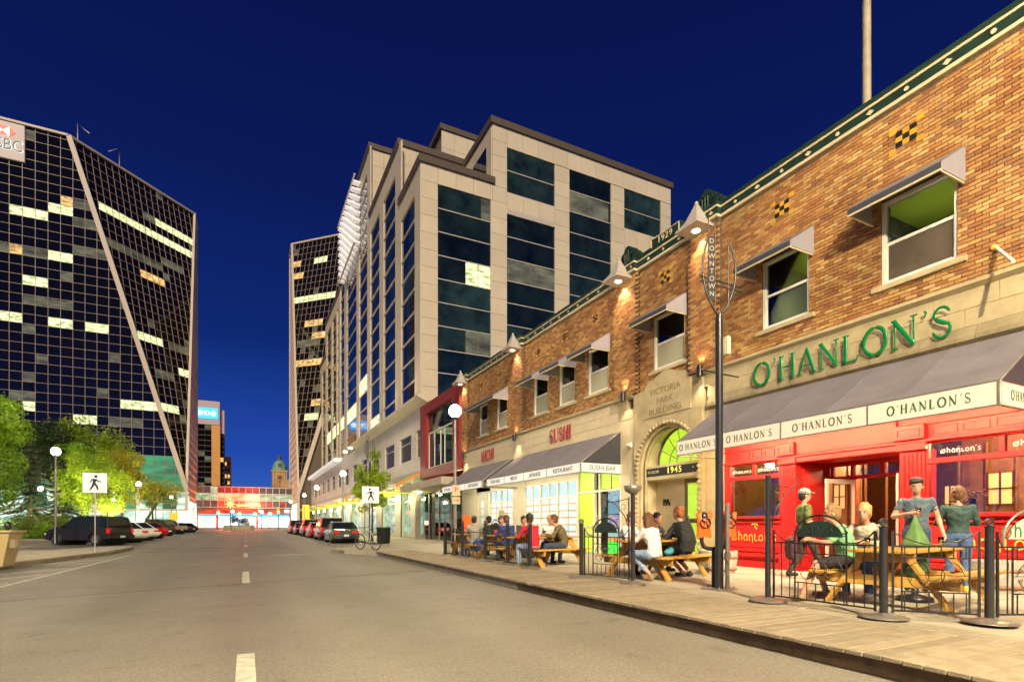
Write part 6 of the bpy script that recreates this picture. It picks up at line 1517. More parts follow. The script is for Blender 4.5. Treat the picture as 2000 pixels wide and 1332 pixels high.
m.add(vs,fs,True).build('canopy', grn, pr); MB().ball((8.5,4.25,.66),.16,.16,.2,14,10).build('bundle', grn, pr); MB().cyl(8.5,4.25,.3,1.38,.018).build('pole', M['wood_d'], pr); MB().lathe((8.5,4.25,.16),[(0,.0),(.22,.0),(.22,.06),(.05,.1),(.04,.3)],16).build('base', M['black'], pr)
# ================================================================ CARS
def arcpts(cy,r,a0,a1,n=8,zc=.32): return [(cy+r*cos(R(a0+(a1-a0)*i/n)), zc+r*sin(R(a0+(a1-a0)*i/n))) for i in range(n+1)]
def car(kind, paint, lab, x, y, rz, grp='parked cars'):
    t=thing('parked_'+{'sedan':'car','suv':'off_roader','van':'van','pickup':'pickup'}[kind], lab, {'sedan':'car','suv':'car','van':'van','pickup':'pickup'}[kind], (x,y,0), rz, grp)
    if kind=='sedan': L_,W,wb,wr=4.6,1.76,2.7,.32; low=[(-2.3,.35),(-2.28,.62),(-2.2,.86),(-1.9,.93),(-1.45,.96),(-.5,.94),(.85,.90),(1.5,.82),(2.05,.70),(2.26,.58),(2.3,.38),(2.2,.24)]; cab=[(-1.75,.93),(-1.05,1.34),(-.55,1.40),(.15,1.39),(.95,.89)]; sill=.20
    elif kind=='suv': L_,W,wb,wr=4.6,1.76,2.7,.37; low=[(-2.28,.42),(-2.30,.62),(-2.24,.72),(-2.22,1.05),(-1.5,1.07),(.75,1.05),(1.25,1.03),(2.0,.93),(2.18,.82),(2.26,.62),(2.26,.42),(2.1,.34)]; cab=[(-2.2,1.06),(-2.02,1.62),(-1.5,1.69),(.0,1.68),(.35,1.62),(1.02,1.04)]; sill=.32
    elif kind=='van': L_,W,wb,wr=4.7,1.85,2.8,.34; low=[(-2.33,.38),(-2.35,.6),(-2.28,1.0),(-1.5,1.03),(.9,1.0),(1.6,.93),(2.15,.74),(2.33,.55),(2.33,.36),(2.2,.26)]; cab=[(-2.26,1.0),(-2.05,1.66),(-1.5,1.73),(.0,1.72),(.45,1.6),(1.5,.94)]; sill=.24
    else: L_,W,wb,wr=5.2,1.85,3.2,.38; low=[(-2.6,.45),(-2.6,.9),(-2.55,1.02),(-1.0,1.02),(.9,1.02),(1.4,1.0),(2.3,.92),(2.55,.75),(2.58,.45),(2.4,.36)]; cab=[(-.95,1.0),(-.75,1.58),(-.3,1.66),(.3,1.64),(1.15,1.0)]; sill=.36
    yr,yf=-wb/2-.02,wb/2+.05; ar=wr+.06
    under=arcpts(yf,ar,-12,192,8,wr) if 0 else None
    def arch(c): return [(c+ar*cos(R(a)), max(sill,wr+ar*sin(R(a)))) for a in (0,20,45,70,90,110,135,160,180)]
    outline=low+[(yf+ar,sill)]+arch(yf)+[(yf-ar,sill),(yr+ar,sill)]+arch(yr)+[(yr-ar,sill+.02)]
    # remove near duplicates
    o2=[]; 
    for p in outline:
        if not o2 or (abs(p[0]-o2[-1][0])+abs(p[1]-o2[-1][1]))>.012: o2.append(p)
    hw=W/2; bm=bmesh.new()
    rows=[]
    for sx_,inset in ((-hw,.06),(-hw+.05,0),(0,0),(hw-.05,0),(hw,.06)):
        vs=[]
        for (py,pz) in o2:
            q=abs(py)/(L_/2); pinch=1-.10*max(0,q-.72)/.28
            tum=1-.05*max(0,(pz-.6))/.5
            fx=1.0
            yy=py*(1-.012*(inset>0)); zz=pz-(.03 if inset and pz>.7 else 0)
            vs.append(bm.verts.new((sx_*pinch*tum,yy-(.05*(1-(1-abs(sx_)/hw)**2) if 0 else 0),zz)))
        rows.append(vs)
    n=len(o2)
    for a,b in zip(rows,rows[1:]):
        for i in range(n): bm.faces.new((a[i],a[(i+1)%n],b[(i+1)%n],b[i]))
    for rws in (rows[0],rows[-1]):
        try: bm.faces.new(rws if rws is rows[-1] else rws[::-1])
        except Exception: pass
    bmesh.ops.recalc_face_normals(bm,faces=bm.faces); bmesh.ops.triangulate(bm,faces=[f for f in bm.faces if len(f.verts)>4])
    m=MB(); m.bm(bm); m.build('body', paint, t, local=True)
    # greenhouse: dark glass volume, body-colour roof and pillars
    hb,ht=hw-.07,hw-.26
    zb=min(p[1] for p in cab); ztp=max(p[1] for p in cab)
    hx=lambda z: hb+(ht-hb)*(z-zb)/(ztp-zb)
    g=MB(); nC=len(cab); vs=[(-hx(z),y_,z) for y_,z in cab]+[(hx(z),y_,z) for y_,z in cab]
    g.add(vs,[tuple(range(nC))[::-1],tuple(range(nC,2*nC))]+[(i,i+1,nC+i+1,nC+i) for i in range(nC-1)]); g.build('window', M['carglass'], t, local=True)
    rf=MB(); tops=[p for p in cab if p[1]>ztp-.13]
    for (a,b) in zip(tops,tops[1:]): rf.add([(-hx(a[1])-.01,a[0],a[1]+.012),(hx(a[1])+.01,a[0],a[1]+.012),(hx(b[1])+.01,b[0],b[1]+.012),(-hx(b[1])-.01,b[0],b[1]+.012)],[(0,1,2,3)])
    rf.build('roof', paint, t, local=True)
    pl_=MB()
    for s in(-1,1):
        for a,b in zip(cab,cab[1:]): pl_.bar((s*hx(a[1]),a[0],a[1]),(s*hx(b[1]),b[0],b[1]),.05,.05)
        ymid=(cab[0][0]+cab[-1][0])/2-.1
        for yy in ([ymid] if kind in('sedan','pickup') else [ymid+.15,ymid-.85]): 
            if kind!='pickup': pl_.bar((s*hx(zb),yy,zb),(s*hx(ztp-.03),yy+.03,ztp-.03),.05,.07,up=(0,1,0))
    pl_.build('pillar', paint, t, local=True)
    # lamps, plate, bumper, mirrors
    rear=-L_/2; zt_=.78 if kind=='sedan' else .86
    for s in(-1,1):
        if kind=='sedan': MB().bbox(s*.40 if s>0 else -.78,.78 if s>0 else -.40,rear-.012,rear+.14,.66,.80,.02).build('tail_lamp', M['tail'], t, local=True)
        else: MB().bbox(*( (.66,.82) if s>0 else (-.82,-.66)),rear-.0+(.02),rear+.20,.72,1.0,.02).build('tail_lamp', M['tail'], t, local=True)
        MB().bbox(*((.48,.80) if s>0 else (-.80,-.48)),-rear-.16,-rear+.005-.02,.60,.72,.02).build('headlight', M['glass'] if 0 else M['white_p'], t, local=True)
        MB().bbox(*((hw-.02,hw+.16) if s>0 else (-hw-.16,-hw+.02)),cab[-1][0]-.28,cab[-1][0]-.18,zb+.0,zb+.13,.02).build('mirror', paint, t, local=True)
        MB().box(*((hw+.001-.045,hw-.03) if s>0 else (-hw+.03,-hw+.044)),yr+ar,yf-ar,.46 if kind!='sedan' else .44,.50,).build('side_trim', M['rim'], t, local=True)
    bmp=M['rubber'] if kind in('suv','pickup') else paint
    MB().bbox(-hw+.06,hw-.06,rear-.06,rear+.12,.42,.60,.03).build('bumper', bmp, t, local=True); MB().bbox(-hw+.06,hw-.06,-rear-.12,-rear+.05,.36,.54,.03).build('bumper', bmp, t, local=True)
    MB().box(-.16,.16,rear-.072,rear-.061,.45,.58).build('licence_plate', M['plate'], t, local=True)
    if kind!='sedan': MB().box(-hw*.62,hw*.62,rear+.02-.0,rear+.1,1.12,1.14).build('rear_trim', M['rubber'], t, local=True)
    if kind=='suv':
        for s in(-1,1): MB().tube([(s*.6,-1.6,1.75),(s*.6,-.1,1.75)],.018,6).build('roof_rail', M['black'], t, local=True)
    # wheels
    if ('w',wr) not in me_cache:
        m=MB(); prof=[(wr*.62,-.10),(wr*.9,-.11),(wr,-.07),(wr,.07),(wr*.9,.11),(wr*.62,.10)]; nn_=24
        vs=[(q,r_*cos(2*pi*k/nn_),r_*sin(2*pi*k/nn_)) for r_,q in prof for k in range(nn_)]
        m.add(vs,[(i*nn_+k,i*nn_+(k+1)%nn_,(i+1)*nn_+(k+1)%nn_,(i+1)*nn_+k) for i in range(len(prof)-1) for k in range(nn_)],True)
        a=m.mesh('tyre'); a.materials.append(M['rubber'])
        m=MB(); m.tube([(-.07,0,0),(.07,0,0)],wr*.60,20); m.tube([(.07,0,0),(.095,0,0)],wr*.14,10)
        for k in range(6): an=k*pi/3; m.bar((.085,0,0),(.085,wr*.56*cos(an),wr*.56*sin(an)),.05,.02,up=(1,0,0))
        m.tube([(.08,wr*.58*cos(x_*pi/12),wr*.58*sin(x_*pi/12)) for x_ in range(25)],.018,6)
        b=m.mesh('rim'); b.materials.append(M['rim']); me_cache[('w',wr)]=(a,b)
    for s in(-1,1):
        for c in(yr,yf):
            o=bpy.data.objects.new('wheel',me_cache[('w',wr)][0]); COL.objects.link(o); o.parent=t; o.location=(s*(hw-.13),c,wr); o.rotation_euler=(0,0,0 if s>0 else pi)
            o2_=bpy.data.objects.new('rim',me_cache[('w',wr)][1]); COL.objects.link(o2_); o2_.parent=o
    m=MB()
    for c in (yr,yf): m.tube([(-hw+.2,c,wr+.02),(hw-.2,c,wr+.02)],ar*.98,16)
    m.box(-hw+.25,hw-.25,-L_/2+.3,L_/2-.3,sill-.02,sill+.3); m.build('underbody', M['rubber'], t, local=True)
    return t
def paint(n,c,m_=.2,r=.22): return mat(n,c,r,m_,spec=.5)
pb_,pr_,pw_,ps_,pd_,pbe,pm_=paint('black_car_paint',(.010,.008,.007),0,.5),paint('red_car_paint',(.42,.008,.012)),paint('white_car_paint',(.72,.72,.64),0),paint('grey_car_paint',(.13,.135,.115),.6),paint('dark_car_paint',(.02,.018,.02)),paint('beige_car_paint',(.45,.42,.30),.2),paint('maroon_car_paint',(.26,.02,.025))
car('suv',pb_,'large black off-roader parked nose-in at left, nearest vehicle',-8.3,39.6,R(52))
for k,(kd,pt,yy,xx,lb) in enumerate((('sedan',pw_,44.5,-8.0,'white car partly hidden behind the black off-roader, triangular red tail lamp'),('sedan',pw_,49.5,-8.0,'second white car, between the black off-roader and the red car'),('sedan',pr_,55.5,-8.1,'red car parked nose-in in the left row'),('suv',pd_,67,-8.6,'dark off-roader in the left row beyond the red car'),('pickup',pbe,79,-8.8,'pale beige pickup in the left row'),('sedan',pd_,93,-8.4,'dark grey car, last of the left row'))):
    car(kd,pt,lb,xx,yy,R(42))
for kd,pt,xx,yy,lb in (('sedan',ps_,5.75,37.6,'grey sedan parked at the right kerb, nearest of the right row'),('van',pm_,5.85,44.3,'tall red estate van directly in front of the grey sedan'),('sedan',pr_,5.85,51.5,'bright red car third in the right row'),('suv',pr_,5.85,58,'red off-roader fourth in the right row'),('sedan',pd_,5.8,66,'dark car fifth in the right row'),('van',pr_,5.8,74,'red van, farthest of the right row')):
    car(kd,pt,lb,xx,yy,R(0) if yy<40 else R(rs.uniform(-1,1)))
# ================================================================ TREES AND SHRUBS
def leafmat(n,c,c2):
    m=mat(n,c,.55,col2=c2,scale=1.2,island=.35); t=m.node_tree; b=t.nodes['Principled BSDF']; tr=t.nodes.new('ShaderNodeBsdfTranslucent'); mx=t.nodes.new('ShaderNodeMixShader'); mx.inputs[0].default_value=.45
    src=b.inputs['Base Color'].links[0].from_socket; t.links.new(src,tr.inputs[0]); t.links.new(b.outputs[0],mx.inputs[1]); t.links.new(tr.outputs[0],mx.inputs[2]); t.links.new(mx.outputs[0],t.nodes['Material Output'].inputs[0]); return m
LF={'bright':leafmat('brightened_lime_leaves',(.52,.66,.05),(.30,.44,.02)),'lime':leafmat('lime_leaves',(.34,.55,.035),(.17,.33,.015)),'yel':leafmat('yellow_green_leaves',(.40,.52,.02),(.18,.30,.012)),'or':leafmat('orange_lit_leaves',(.50,.40,.025),(.28,.32,.02)),'dk':leafmat('dark_leaves',(.05,.09,.015),(.02,.045,.008)),'spruce':leafmat('spruce_needles',(.10,.14,.075),(.05,.08,.04)),'shrub':leafmat('shrub_leaves',(.30,.33,.05),(.11,.24,.02))}  # bright and orange-lit tones carry lamp light in the leaf colour
M['bark']=mat('bark',(.13,.085,.045),.9,col2=(.06,.04,.02),scale=8,bump=.6,bscale=25)
def leaves(cl,n,size,rnd,flat=.0,aspect=.6):
    """n leaf quads spread over clumps [(centre, radius)]"""
    vs=[];fs=[]
    ws=[c[1]**2 for c in cl]; tot=sum(ws)
    for (c,r),w_ in zip(cl,ws):
        for _ in range(int(n*w_/tot)):
            d=Vector((rnd.gauss(0,1),rnd.gauss(0,1),rnd.gauss(0,1))).normalized(); rr=r*rnd.uniform(.35,1.0)**.6*(1+.25*rnd.random()); p=Vector(c)+Vector((d.x*rr,d.y*rr,d.z*rr*(1-flat)))
            nrm=(d*.6+Vector((rnd.gauss(0,.6),rnd.gauss(0,.6),rnd.gauss(0,.6)+.3))).normalized(); a=nrm.orthogonal().normalized(); a=Matrix.Rotation(rnd.uniform(0,6.28),3,nrm)@a; b=nrm.cross(a); s=size*rnd.uniform(.6,1.3)
            k=len(vs); vs+= [p-a*s*.5,p+b*s*aspect*.4-a*.05*s,p+a*s*.5,p-b*s*aspect*.4+a*.05*s]; fs.append((k,k+1,k+2,k+3))
    m=MB(); m.add(vs,fs); return m
def tree(lab,x,y,h,cr,lf,seed,n=9000,size=.16,trunk=.16,lean=0,cz=None,clumps=26,cat='tree',name='leafy_tree',ry=None,zs=1.0):
    t=thing(name,lab,cat,(x,y,.1),group='park trees' if x<0 else None) if x<0 else thing(name,lab,cat,(x,y,.1)); rnd=random.Random(seed); ry=ry or cr
    cz=cz or h*.62; top=Vector((x+lean,y,cz)); 
    wood=MB(); pts=[Vector((x,y,.05)),Vector((x+lean*.2+rnd.uniform(-.1,.1),y,cz*.35)),Vector((x+lean*.7,y,cz*.75)),top]; wood.tube(pts,[trunk,trunk*.8,trunk*.55,trunk*.3],10)
    cl=[]; hz=(h-cz)*zs
    for k in range(clumps):
        d=Vector((rnd.gauss(0,1),rnd.gauss(0,1),rnd.gauss(0,1)+.15)).normalized()*rnd.uniform(.45,1.0)
        c=Vector((top.x+d.x*cr,top.y+d.y*ry,cz+d.z*hz)); r_=cr*rnd.uniform(.18,.36); cl.append((c,r_))
        if k%2==0: s=pts[1].lerp(pts[3],rnd.uniform(.3,1)); wood.tube([s,(s+c)/2+Vector((0,0,.15)),c],[trunk*.3,trunk*.18,.02],5)
    wood.build('trunk', M['bark'], t); leaves(cl,n,size,rnd).build('crown', LF[lf], t); return t
tree('bright lime leafed tree filling the left picture edge',-10.0,28,7.6,2.0,'lime',1,n=28000,size=.15,trunk=.2,cz=4.3,clumps=64,ry=2.2,zs=.95)
tree('yellow-green tree behind the left street lamp',-15.0,69,9.8,2.5,'lime',3,n=14000,size=.24,cz=6.0,clumps=44,zs=1.0)
tree('lower yellow lit tree beside the left crossing sign',-12.9,64,8.0,2.6,'yel',4,n=13000,size=.19,cz=4.6,clumps=40)
tree('orange tinted tree glowing right of the left crossing sign',-11.9,70,9.4,2.3,'or',5,n=10000,size=.2,cz=6.0,clumps=32)
tree('broad yellow-green tree farther back in the park',-17,80,13.6,4.6,'yel',6,n=15000,size=.28,cz=8.6,clumps=46)
tree('dark tree mass high behind the first left lamp',-21,76,12.6,4.4,'dk',7,n=14000,size=.3,cz=9.4,clumps=46)
tree('dark tree at the far left behind the lime tree',-23,66,11.2,4.2,'dk',17,n=11000,size=.3,cz=7.4,clumps=40)
tree('leaning bare-limbed tree with sparse leaves behind the red parked car',-11.0,77,6.6,2.4,'or',8,n=2600,size=.2,lean=2.0,trunk=.2,cz=5.0,clumps=16)
tree('thin green tree near the base of the glass tower',-12.0,92,8.0,2.4,'lime',9,n=5000,size=.25,cz=5.2,clumps=20)
tree('slender lime green street tree on the right pavement',6.9,33.0,5.7,1.0,'bright',10,n=11000,size=.13,trunk=.07,cz=3.6,clumps=46,name='street_tree',zs=.92)
# spruce: drooping whorls
def spruce(lab,x,y,h,r0,seed):
    t=thing('spruce_tree',lab,'tree',(x,y,.1),group='park trees'); rnd=random.Random(seed); m=MB(); wood=MB().cyl(x,y,.1,h,.16,.02,8); vs=[];fs=[]
    nl=18
    for l in range(nl):
        z=.5+(h-.6)*l/nl; rr=r0*(1-l/nl)**.85+.15; nb=max(6,int(15*(1-l/nl)+6))
        for b in range(nb):
            a=rnd.uniform(0,6.28); L_=rr*rnd.uniform(.75,1.12); dz=-L_*.28; wood.tube([(x,y,z+.1),(x+L_*.9*cos(a),y+L_*.9*sin(a),z+dz)],[.02,.006],4,False)
            for k in range(int(46*L_)+12):
                u=rnd.random()**.7; wdt=.30*(1.05-u)+.06; s_=rnd.uniform(-wdt,wdt); px=x+L_*u*cos(a)-s_*sin(a); py=y+L_*u*sin(a)+s_*cos(a); pz=z+dz*u-abs(s_)*.25+rnd.uniform(-.05,.04)
                d=Vector((cos(a)+s_*1.2*-sin(a),sin(a)+s_*1.2*cos(a),-.25+rnd.uniform(-.3,.2))).normalized(); q=d.cross(Vector((0,0,1))).normalized()*.045; k0=len(vs); p=Vector((px,py,pz)); e=d*rnd.uniform(.12,.22)
                vs+=[p-q,p+q,p+e+q*.4,p+e-q*.4]; fs.append((k0,k0+1,k0+2,k0+3))
    m.add(vs,fs); wood.build('trunk', M['bark'], t); m.build('crown', LF['spruce'], t); return t
spruce('blue-green spruce with drooping boughs behind the left shrubs',-16.8,60.5,8.8,3.0,1)
spruce('second darker spruce behind the first street lamp',-16.6,69,10.4,3.2,2)
# shrubs
for k,(x,y,r_,h_,lf,lb) in enumerate(((-16.6,52.8,1.3,1.1,'lime','low bright green shrub nearest the beige bin'),(-15.6,53.4,1.3,1.6,'shrub','yellowish shrub with seed heads below the spruce'),(-14.6,53.6,1.1,1.1,'lime','bright green low shrub left of the lamp foot'),(-14.0,55.2,1.2,1.7,'shrub','ruddy flowering shrub under the spruce'),(-17.8,53.0,1.4,1.7,'shrub','tall straw coloured shrub at the left edge'),(-12.9,55.8,1.2,1.5,'lime','green shrub behind the nose of the black off-roader'),(-19.2,52.4,1.5,1.4,'lime','dark lime shrub half hidden by the bin'))):
    t=thing('shrub',lb,'shrub',(x,y,.12),group='shrubs along the park edge'); rnd=random.Random(40+k)
    cl=[((x+rnd.uniform(-r_,r_)*.8,y+rnd.uniform(-r_,r_)*.8,.12+h_*rnd.uniform(.3,1)),r_*.38) for _ in range(14)]
    leaves(cl,2600,.11,rnd).build('foliage', LF[lf], t)
    m=MB(); 
    for _ in range(10): m.tube([(x,y,.1),(x+rnd.uniform(-r_,r_)*.8,y+rnd.uniform(-r_,r_)*.8,.12+h_*rnd.uniform(.8,1.3))],[.015,.006],4)
    m.build('stem', M['bark'], t)
gr_p=leaves([((-20+.22*k+rs.uniform(-.2,.2)*0,50.6+.095*k+rs.uniform(0,.8),.3),.5) for k in range(38)]+[((-11.9+rs.uniform(-.6,.2),57+.8*k,.2),.5) for k in range(50)],12000,.16,rs,flat=.6); o=gr_p.build('ground_cover', LF['lime'], None, kind='stuff'); o['label']='bright green ground cover along the park kerb'; o['category']='ground cover'
pls=thing('planter_shrub','dark shrub growing in the planter that closes the street','shrub',(-.8,121.8,1)); leaves([((-.8+rs.uniform(-1.6,1.2),121.8,1.2+rs.random()*1.2),.5) for _ in range(14)],1500,.25,rs).build('foliage', LF['dk'], pls)
# traffic signals glowing green and amber near the bridge
for x,y,c,lb in ((5.6,112,(.02,1,.55),'green traffic light in front of the right side of the bridge'),):
    t=thing('traffic_light',lb,'traffic light',(x,y,0)); MB().cyl(x,y,.1,4.6,.09).build('pole', M['black'], t); MB().bbox(x-.25,x+.25,y-.2,y+.1,3.2,4.5,.04).build('housing', M['gold'], t); MB().tube([(x,y-.21,3.45),(x,y-.24,3.45)],.2,14).build('lens', mat('green_signal',c,.5,emit=14,ecol=c), t)
for x,y,lb in ((-9.0,88,'small amber road sign in the left row of parked cars'),(8.3,88,'yellow banner beyond the right lamps')):
    t=thing('road_sign',lb,'sign',(x,y,0)); MB().cyl(x,y,.1,2.6,.04).build('post', M['pole_g'], t); MB().bbox(x-.5,x+.5,y-.03,y,1.7,2.8 if x<0 else 4.2,.01).build('plate', M.setdefault('amber_s',mat('amber_sign',(.9,.5,.03),.5,emit=.4,ecol=(1,.6,.05))), t)
# ================================================================ PEOPLE
SK=[mat('skin_light',(.50,.26,.16),.5,var=.06,scale=9),mat('skin_tan',(.48,.24,.13),.5,var=.06,scale=9)]
def cloth(n,c,v=.12): return mat(n,c,.85,var=v,scale=7,bump=.5,bscale=14)
HAIRM={'brown':mat('brown_hair',(.12,.05,.018),.6,var=.35,scale=25),'dark':mat('dark_hair',(.018,.011,.008),.6,var=.3,scale=25),'blond':mat('blond_hair',(.58,.33,.10),.6,var=.25,scale=25),'red':mat('red_brown_hair',(.32,.12,.03),.6,var=.25,scale=25),'light':mat('light_brown_hair',(.30,.17,.06),.6,var=.3,scale=25)}
EYE=mat('eye_dark',(.02,.012,.01),.2); SHOE={'dark':mat('dark_shoe',(.02,.018,.016),.6),'yellow':mat('yellow_shoe',(.75,.48,.05),.5),'tan':mat('tan_shoe',(.30,.20,.10),.6),'grey':mat('grey_shoe',(.4,.38,.36),.6)}
V=Vector
FOLD = bpy.data.textures.new('folds','CLOUDS'); FOLD.noise_scale=.07; FOLD.noise_depth=2
LOCK = bpy.data.textures.new('locks','CLOUDS'); LOCK.noise_scale=.022; LOCK.noise_depth=2
def remesh(mb, vox, it=4, tex=None, amp=.0):
    me=mb.mesh('r'); o=bpy.data.objects.new('r',me); COL.objects.link(o)
    md=o.modifiers.new('r','REMESH'); md.mode='VOXEL'; md.voxel_size=vox; md.use_smooth_shade=True
    s=o.modifiers.new('s','SMOOTH'); s.factor=.5; s.iterations=it
    if tex is not None: d_=o.modifiers.new('d','DISPLACE'); d_.texture=tex; d_.strength=amp; d_.mid_level=.5; d_.texture_coords='LOCAL'
    dg=bpy.context.evaluated_depsgraph_get(); dg.update(); r_=bpy.data.meshes.new_from_object(o.evaluated_get(dg)); bpy.data.objects.remove(o); return r_
def limb(mb, pts, rr, n=12):
    """tapered capsule chain, closed at every joint by a ball"""
    P=[V(p) for p in pts]
    for i in range(len(P)-1):
        if (P[i+1]-P[i]).length>1e-4: mb.tube([P[i],P[i+1]],[rr[i],rr[i+1]],n)
    for p,r_ in zip(P,rr): mb.ball(p,r_*.995,n=n,m=8)
def torso(mb, secs, n=20):
    """secs: (centre, rx, ry, side-vector)"""
    vs=[];fs=[]
    for i,(c,rx,ry,sd) in enumerate(secs):
        c=V(c); up=(V(secs[min(i+1,len(secs)-1)][0])-V(secs[max(i-1,0)][0])).normalized(); sd=V(sd); sd=(sd-up*sd.dot(up)).normalized(); fw=up.cross(sd)
        for k in range(n): a=2*pi*k/n; vs.append(c+sd*rx*cos(a)+fw*ry*sin(a))
    for i in range(len(secs)-1):
        for k in range(n): fs.append((i*n+k,i*n+(k+1)%n,(i+1)*n+(k+1)%n,(i+1)*n+k))
    fs+= [tuple(range(n))[::-1],tuple(range((len(secs)-1)*n,len(secs)*n))]
    mb.add(vs,fs,True)
def hand(mb, wr, d, pn, side, curl=.5, s=1.0):
    """palm from the wrist along d, palm normal pn; five separate fingers, thumb from the side"""
    d=V(d).normalized(); pn=(V(pn)-d*V(pn).dot(d)).normalized(); sd=d.cross(pn)*side; wr=V(wr)
    limb(mb,[wr,wr+d*.03*s,wr+d*.075*s],[.024*s,.028*s,.028*s],10)
    for k,(off,L_) in enumerate(((-.027,.075),(-.009,.083),(.009,.078),(.026,.062))):
        b=wr+d*.078*s+sd*off*s; mb.tube([wr+d*.04*s+sd*off*.8*s,b],[.012*s,.0105*s],8)
        p1=b+(d*cos(curl*.9)+pn*sin(curl*.9))*L_*.45*s; p2=p1+(d*cos(curl*2)+pn*sin(curl*2))*L_*.32*s; p3=p2+(d*cos(curl*2.8)+pn*sin(curl*2.8))*L_*.25*s
        limb(mb,[b,p1,p2,p3],[.0105*s,.0095*s,.009*s,.008*s],8)
    b=wr+d*.028*s-sd*.025*s; p1=b+(d*.6-sd*.6+pn*.35).normalized()*.038*s; p2=p1+(d*.75-sd*.1+pn*.6).normalized()*.03*s; limb(mb,[b,p1,p2],[.014*s,.011*s,.0095*s],8)
def person(lab,x,y,rz,pose='sit',shirt=None,pants=None,skin=0,hair='brown',style='short',sleeve=.45,leg=1.0,over=None,shoe='dark',hyaw=0,hpitch=0,vox=.0115,female=False,hat=None,extra=None,height=1.76,zb=.155,hpose=None,bulk=.0):
    k=height/1.76
    if pose=='stand':
        J=dict(pel=(0,0,.96),wai=(0,.01,1.10),che=(0,.0,1.30),nek=(0,-.01,1.48),hed=(0,.02,1.64),shL=(-.185,0,1.42),shR=(.185,0,1.42),elL=(-.25,-.02,1.13),elR=(.25,-.02,1.13),wrL=(-.26,.08,.88),wrR=(.26,.08,.88),hiL=(-.095,0,.93),hiR=(.095,0,.93),knL=(-.105,.03,.51),knR=(.105,.03,.51),anL=(-.11,-.02,.09),anR=(.11,-.02,.09))
    else:
        J=dict(pel=(0,-.02,.55),wai=(0,-.04,.68),che=(0,.04,.88),nek=(0,.11,1.06),hed=(0,.17,1.21),shL=(-.185,.09,1.0),shR=(.185,.09,1.0),elL=(-.27,.24,.76),elR=(.27,.24,.76),wrL=(-.12,.44,.80),wrR=(.12,.44,.80),hiL=(-.10,.0,.53),hiR=(.10,.0,.53),knL=(-.15,.42,.53),knR=(.15,.42,.53),anL=(-.15,.36,.10),anR=(.15,.36,.10))
    if over: J.update(over)
    J={a:V(b)*k for a,b in J.items()}
    f=.88 if female else 1.0
    t=thing('person',lab,'person',(x,y,zb),rz)
    sdv=(J['shR']-J['shL']).normalized(); hs=(J['hiR']-J['hiL']).normalized()
    f2=f if female else 1.0
    bk=bulk
    def secs(g,bot=0):
        g=g+bk*.5
        return [(J['pel']-V((0,0,.06)),.150+g,.108+g,hs),(J['pel']+V((0,0,.02)),.158*(1.04 if female else 1)+g,.112+g,hs),(J['wai'],.142*f+g+bk*.5,.105+g+bk*.5,hs.lerp(sdv,.5)),(J['che'],.180*f+g+bk*.5,.125+g+bk*.3,sdv),(J['nek'].lerp(J['che'],.32),.178*f+g+bk*.4,.108+g,sdv),(J['nek'].lerp(J['che'],.08),.09+g,.065+g,sdv)]
    hq=Matrix.Rotation(hyaw,3,'Z')@Matrix.Rotation(hpitch,3,'X')
    hb=V(J['hed']); H=lambda a,b,c:hb+hq@(V((a,b,c))*k*1.08)
    b=MB()
    torso(b,secs(-.012)); limb(b,[J['nek'].lerp(J['che'],.2),J['nek'],hb-V((0,0,.05))],[.06,.052,.055])
    b.ball(H(0,-.008,.028),.080*k,.099*k,.105*k,18,12,rot=hq); b.ball(H(0,.022,-.045),.058*k,.067*k,.070*k,14,10,rot=hq); b.ball(H(0,.045,-.085),.026*k,.024*k,.022*k,10,8,rot=hq)
    b.add([tuple(H(*p)) for p in ((-.012,.082,.03),(.012,.082,.03),(-.018,.078,-.03),(.018,.078,-.03),(0,.112,-.026),(0,.088,.03),(0,.07,-.045))],[(0,5,4,2),(5,1,3,4),(2,4,6),(4,3,6),(0,2,6),(1,6,3),(0,6,1),(0,1,5)])
    for s in(-1,1): b.ball(H(s*.076,-.006,-.005),.012*k,.02*k,.032*k,8,6,rot=hq)
    b.tube([H(-.022,.074,-.056),H(0,.083,-.055),H(.022,.074,-.056)],[.006,.009,.006],6); b.tube([H(-.055,.07,.037),H(-.02,.085,.04)],.008,6).tube([H(.055,.07,.037),H(.02,.085,.04)],.008,6)
    for s,q in((-1,'L'),(1,'R')):
        limb(b,[J['sh'+q],J['el'+q],J['wr'+q]],[.054*f,.041*f,.027*f]); limb(b,[J['el'+q],J['el'+q].lerp(J['wr'+q],.3)],[.041*f,.042*f])
        hd=(J['wr'+q]-J['el'+q]).normalized(); pn=V((-s,.2,0)) if pose=='stand' else V((-s*.3,.1,-1))
        cu=.45
        if hpose and q in hpose: hd,pn,cu=hpose[q]; hd=V(hd); pn=V(pn)
        hand(b,J['wr'+q],hd,pn,s,cu,k*f)
        limb(b,[J['hi'+q],J['kn'+q],J['an'+q]],[.088,.058,.040]); limb(b,[J['kn'+q],J['kn'+q].lerp(J['an'+q],.33)],[.056,.056])
        fd=V((s*.12,1,0)).normalized() if pose=='stand' or J['kn'+q].z<J['an'+q].z+1 else V((0,1,0))
        kd=(J['kn'+q]-J['hi'+q]); kd.z=0
        if pose=='sit' and kd.length>.1: fd=kd.normalized()
        an=J['an'+q]; limb(b,[an,an+V((0,0,-.045))-fd*.02,an+V((0,0,-.06))+fd*.13],[.04,.038,.03])
    me=remesh(b,vox); link('body',me,SK[skin],t)
    # shirt with sleeves
    sh=MB(); torso(sh,secs(.014)[1 if pose=='stand' else 0:]); 
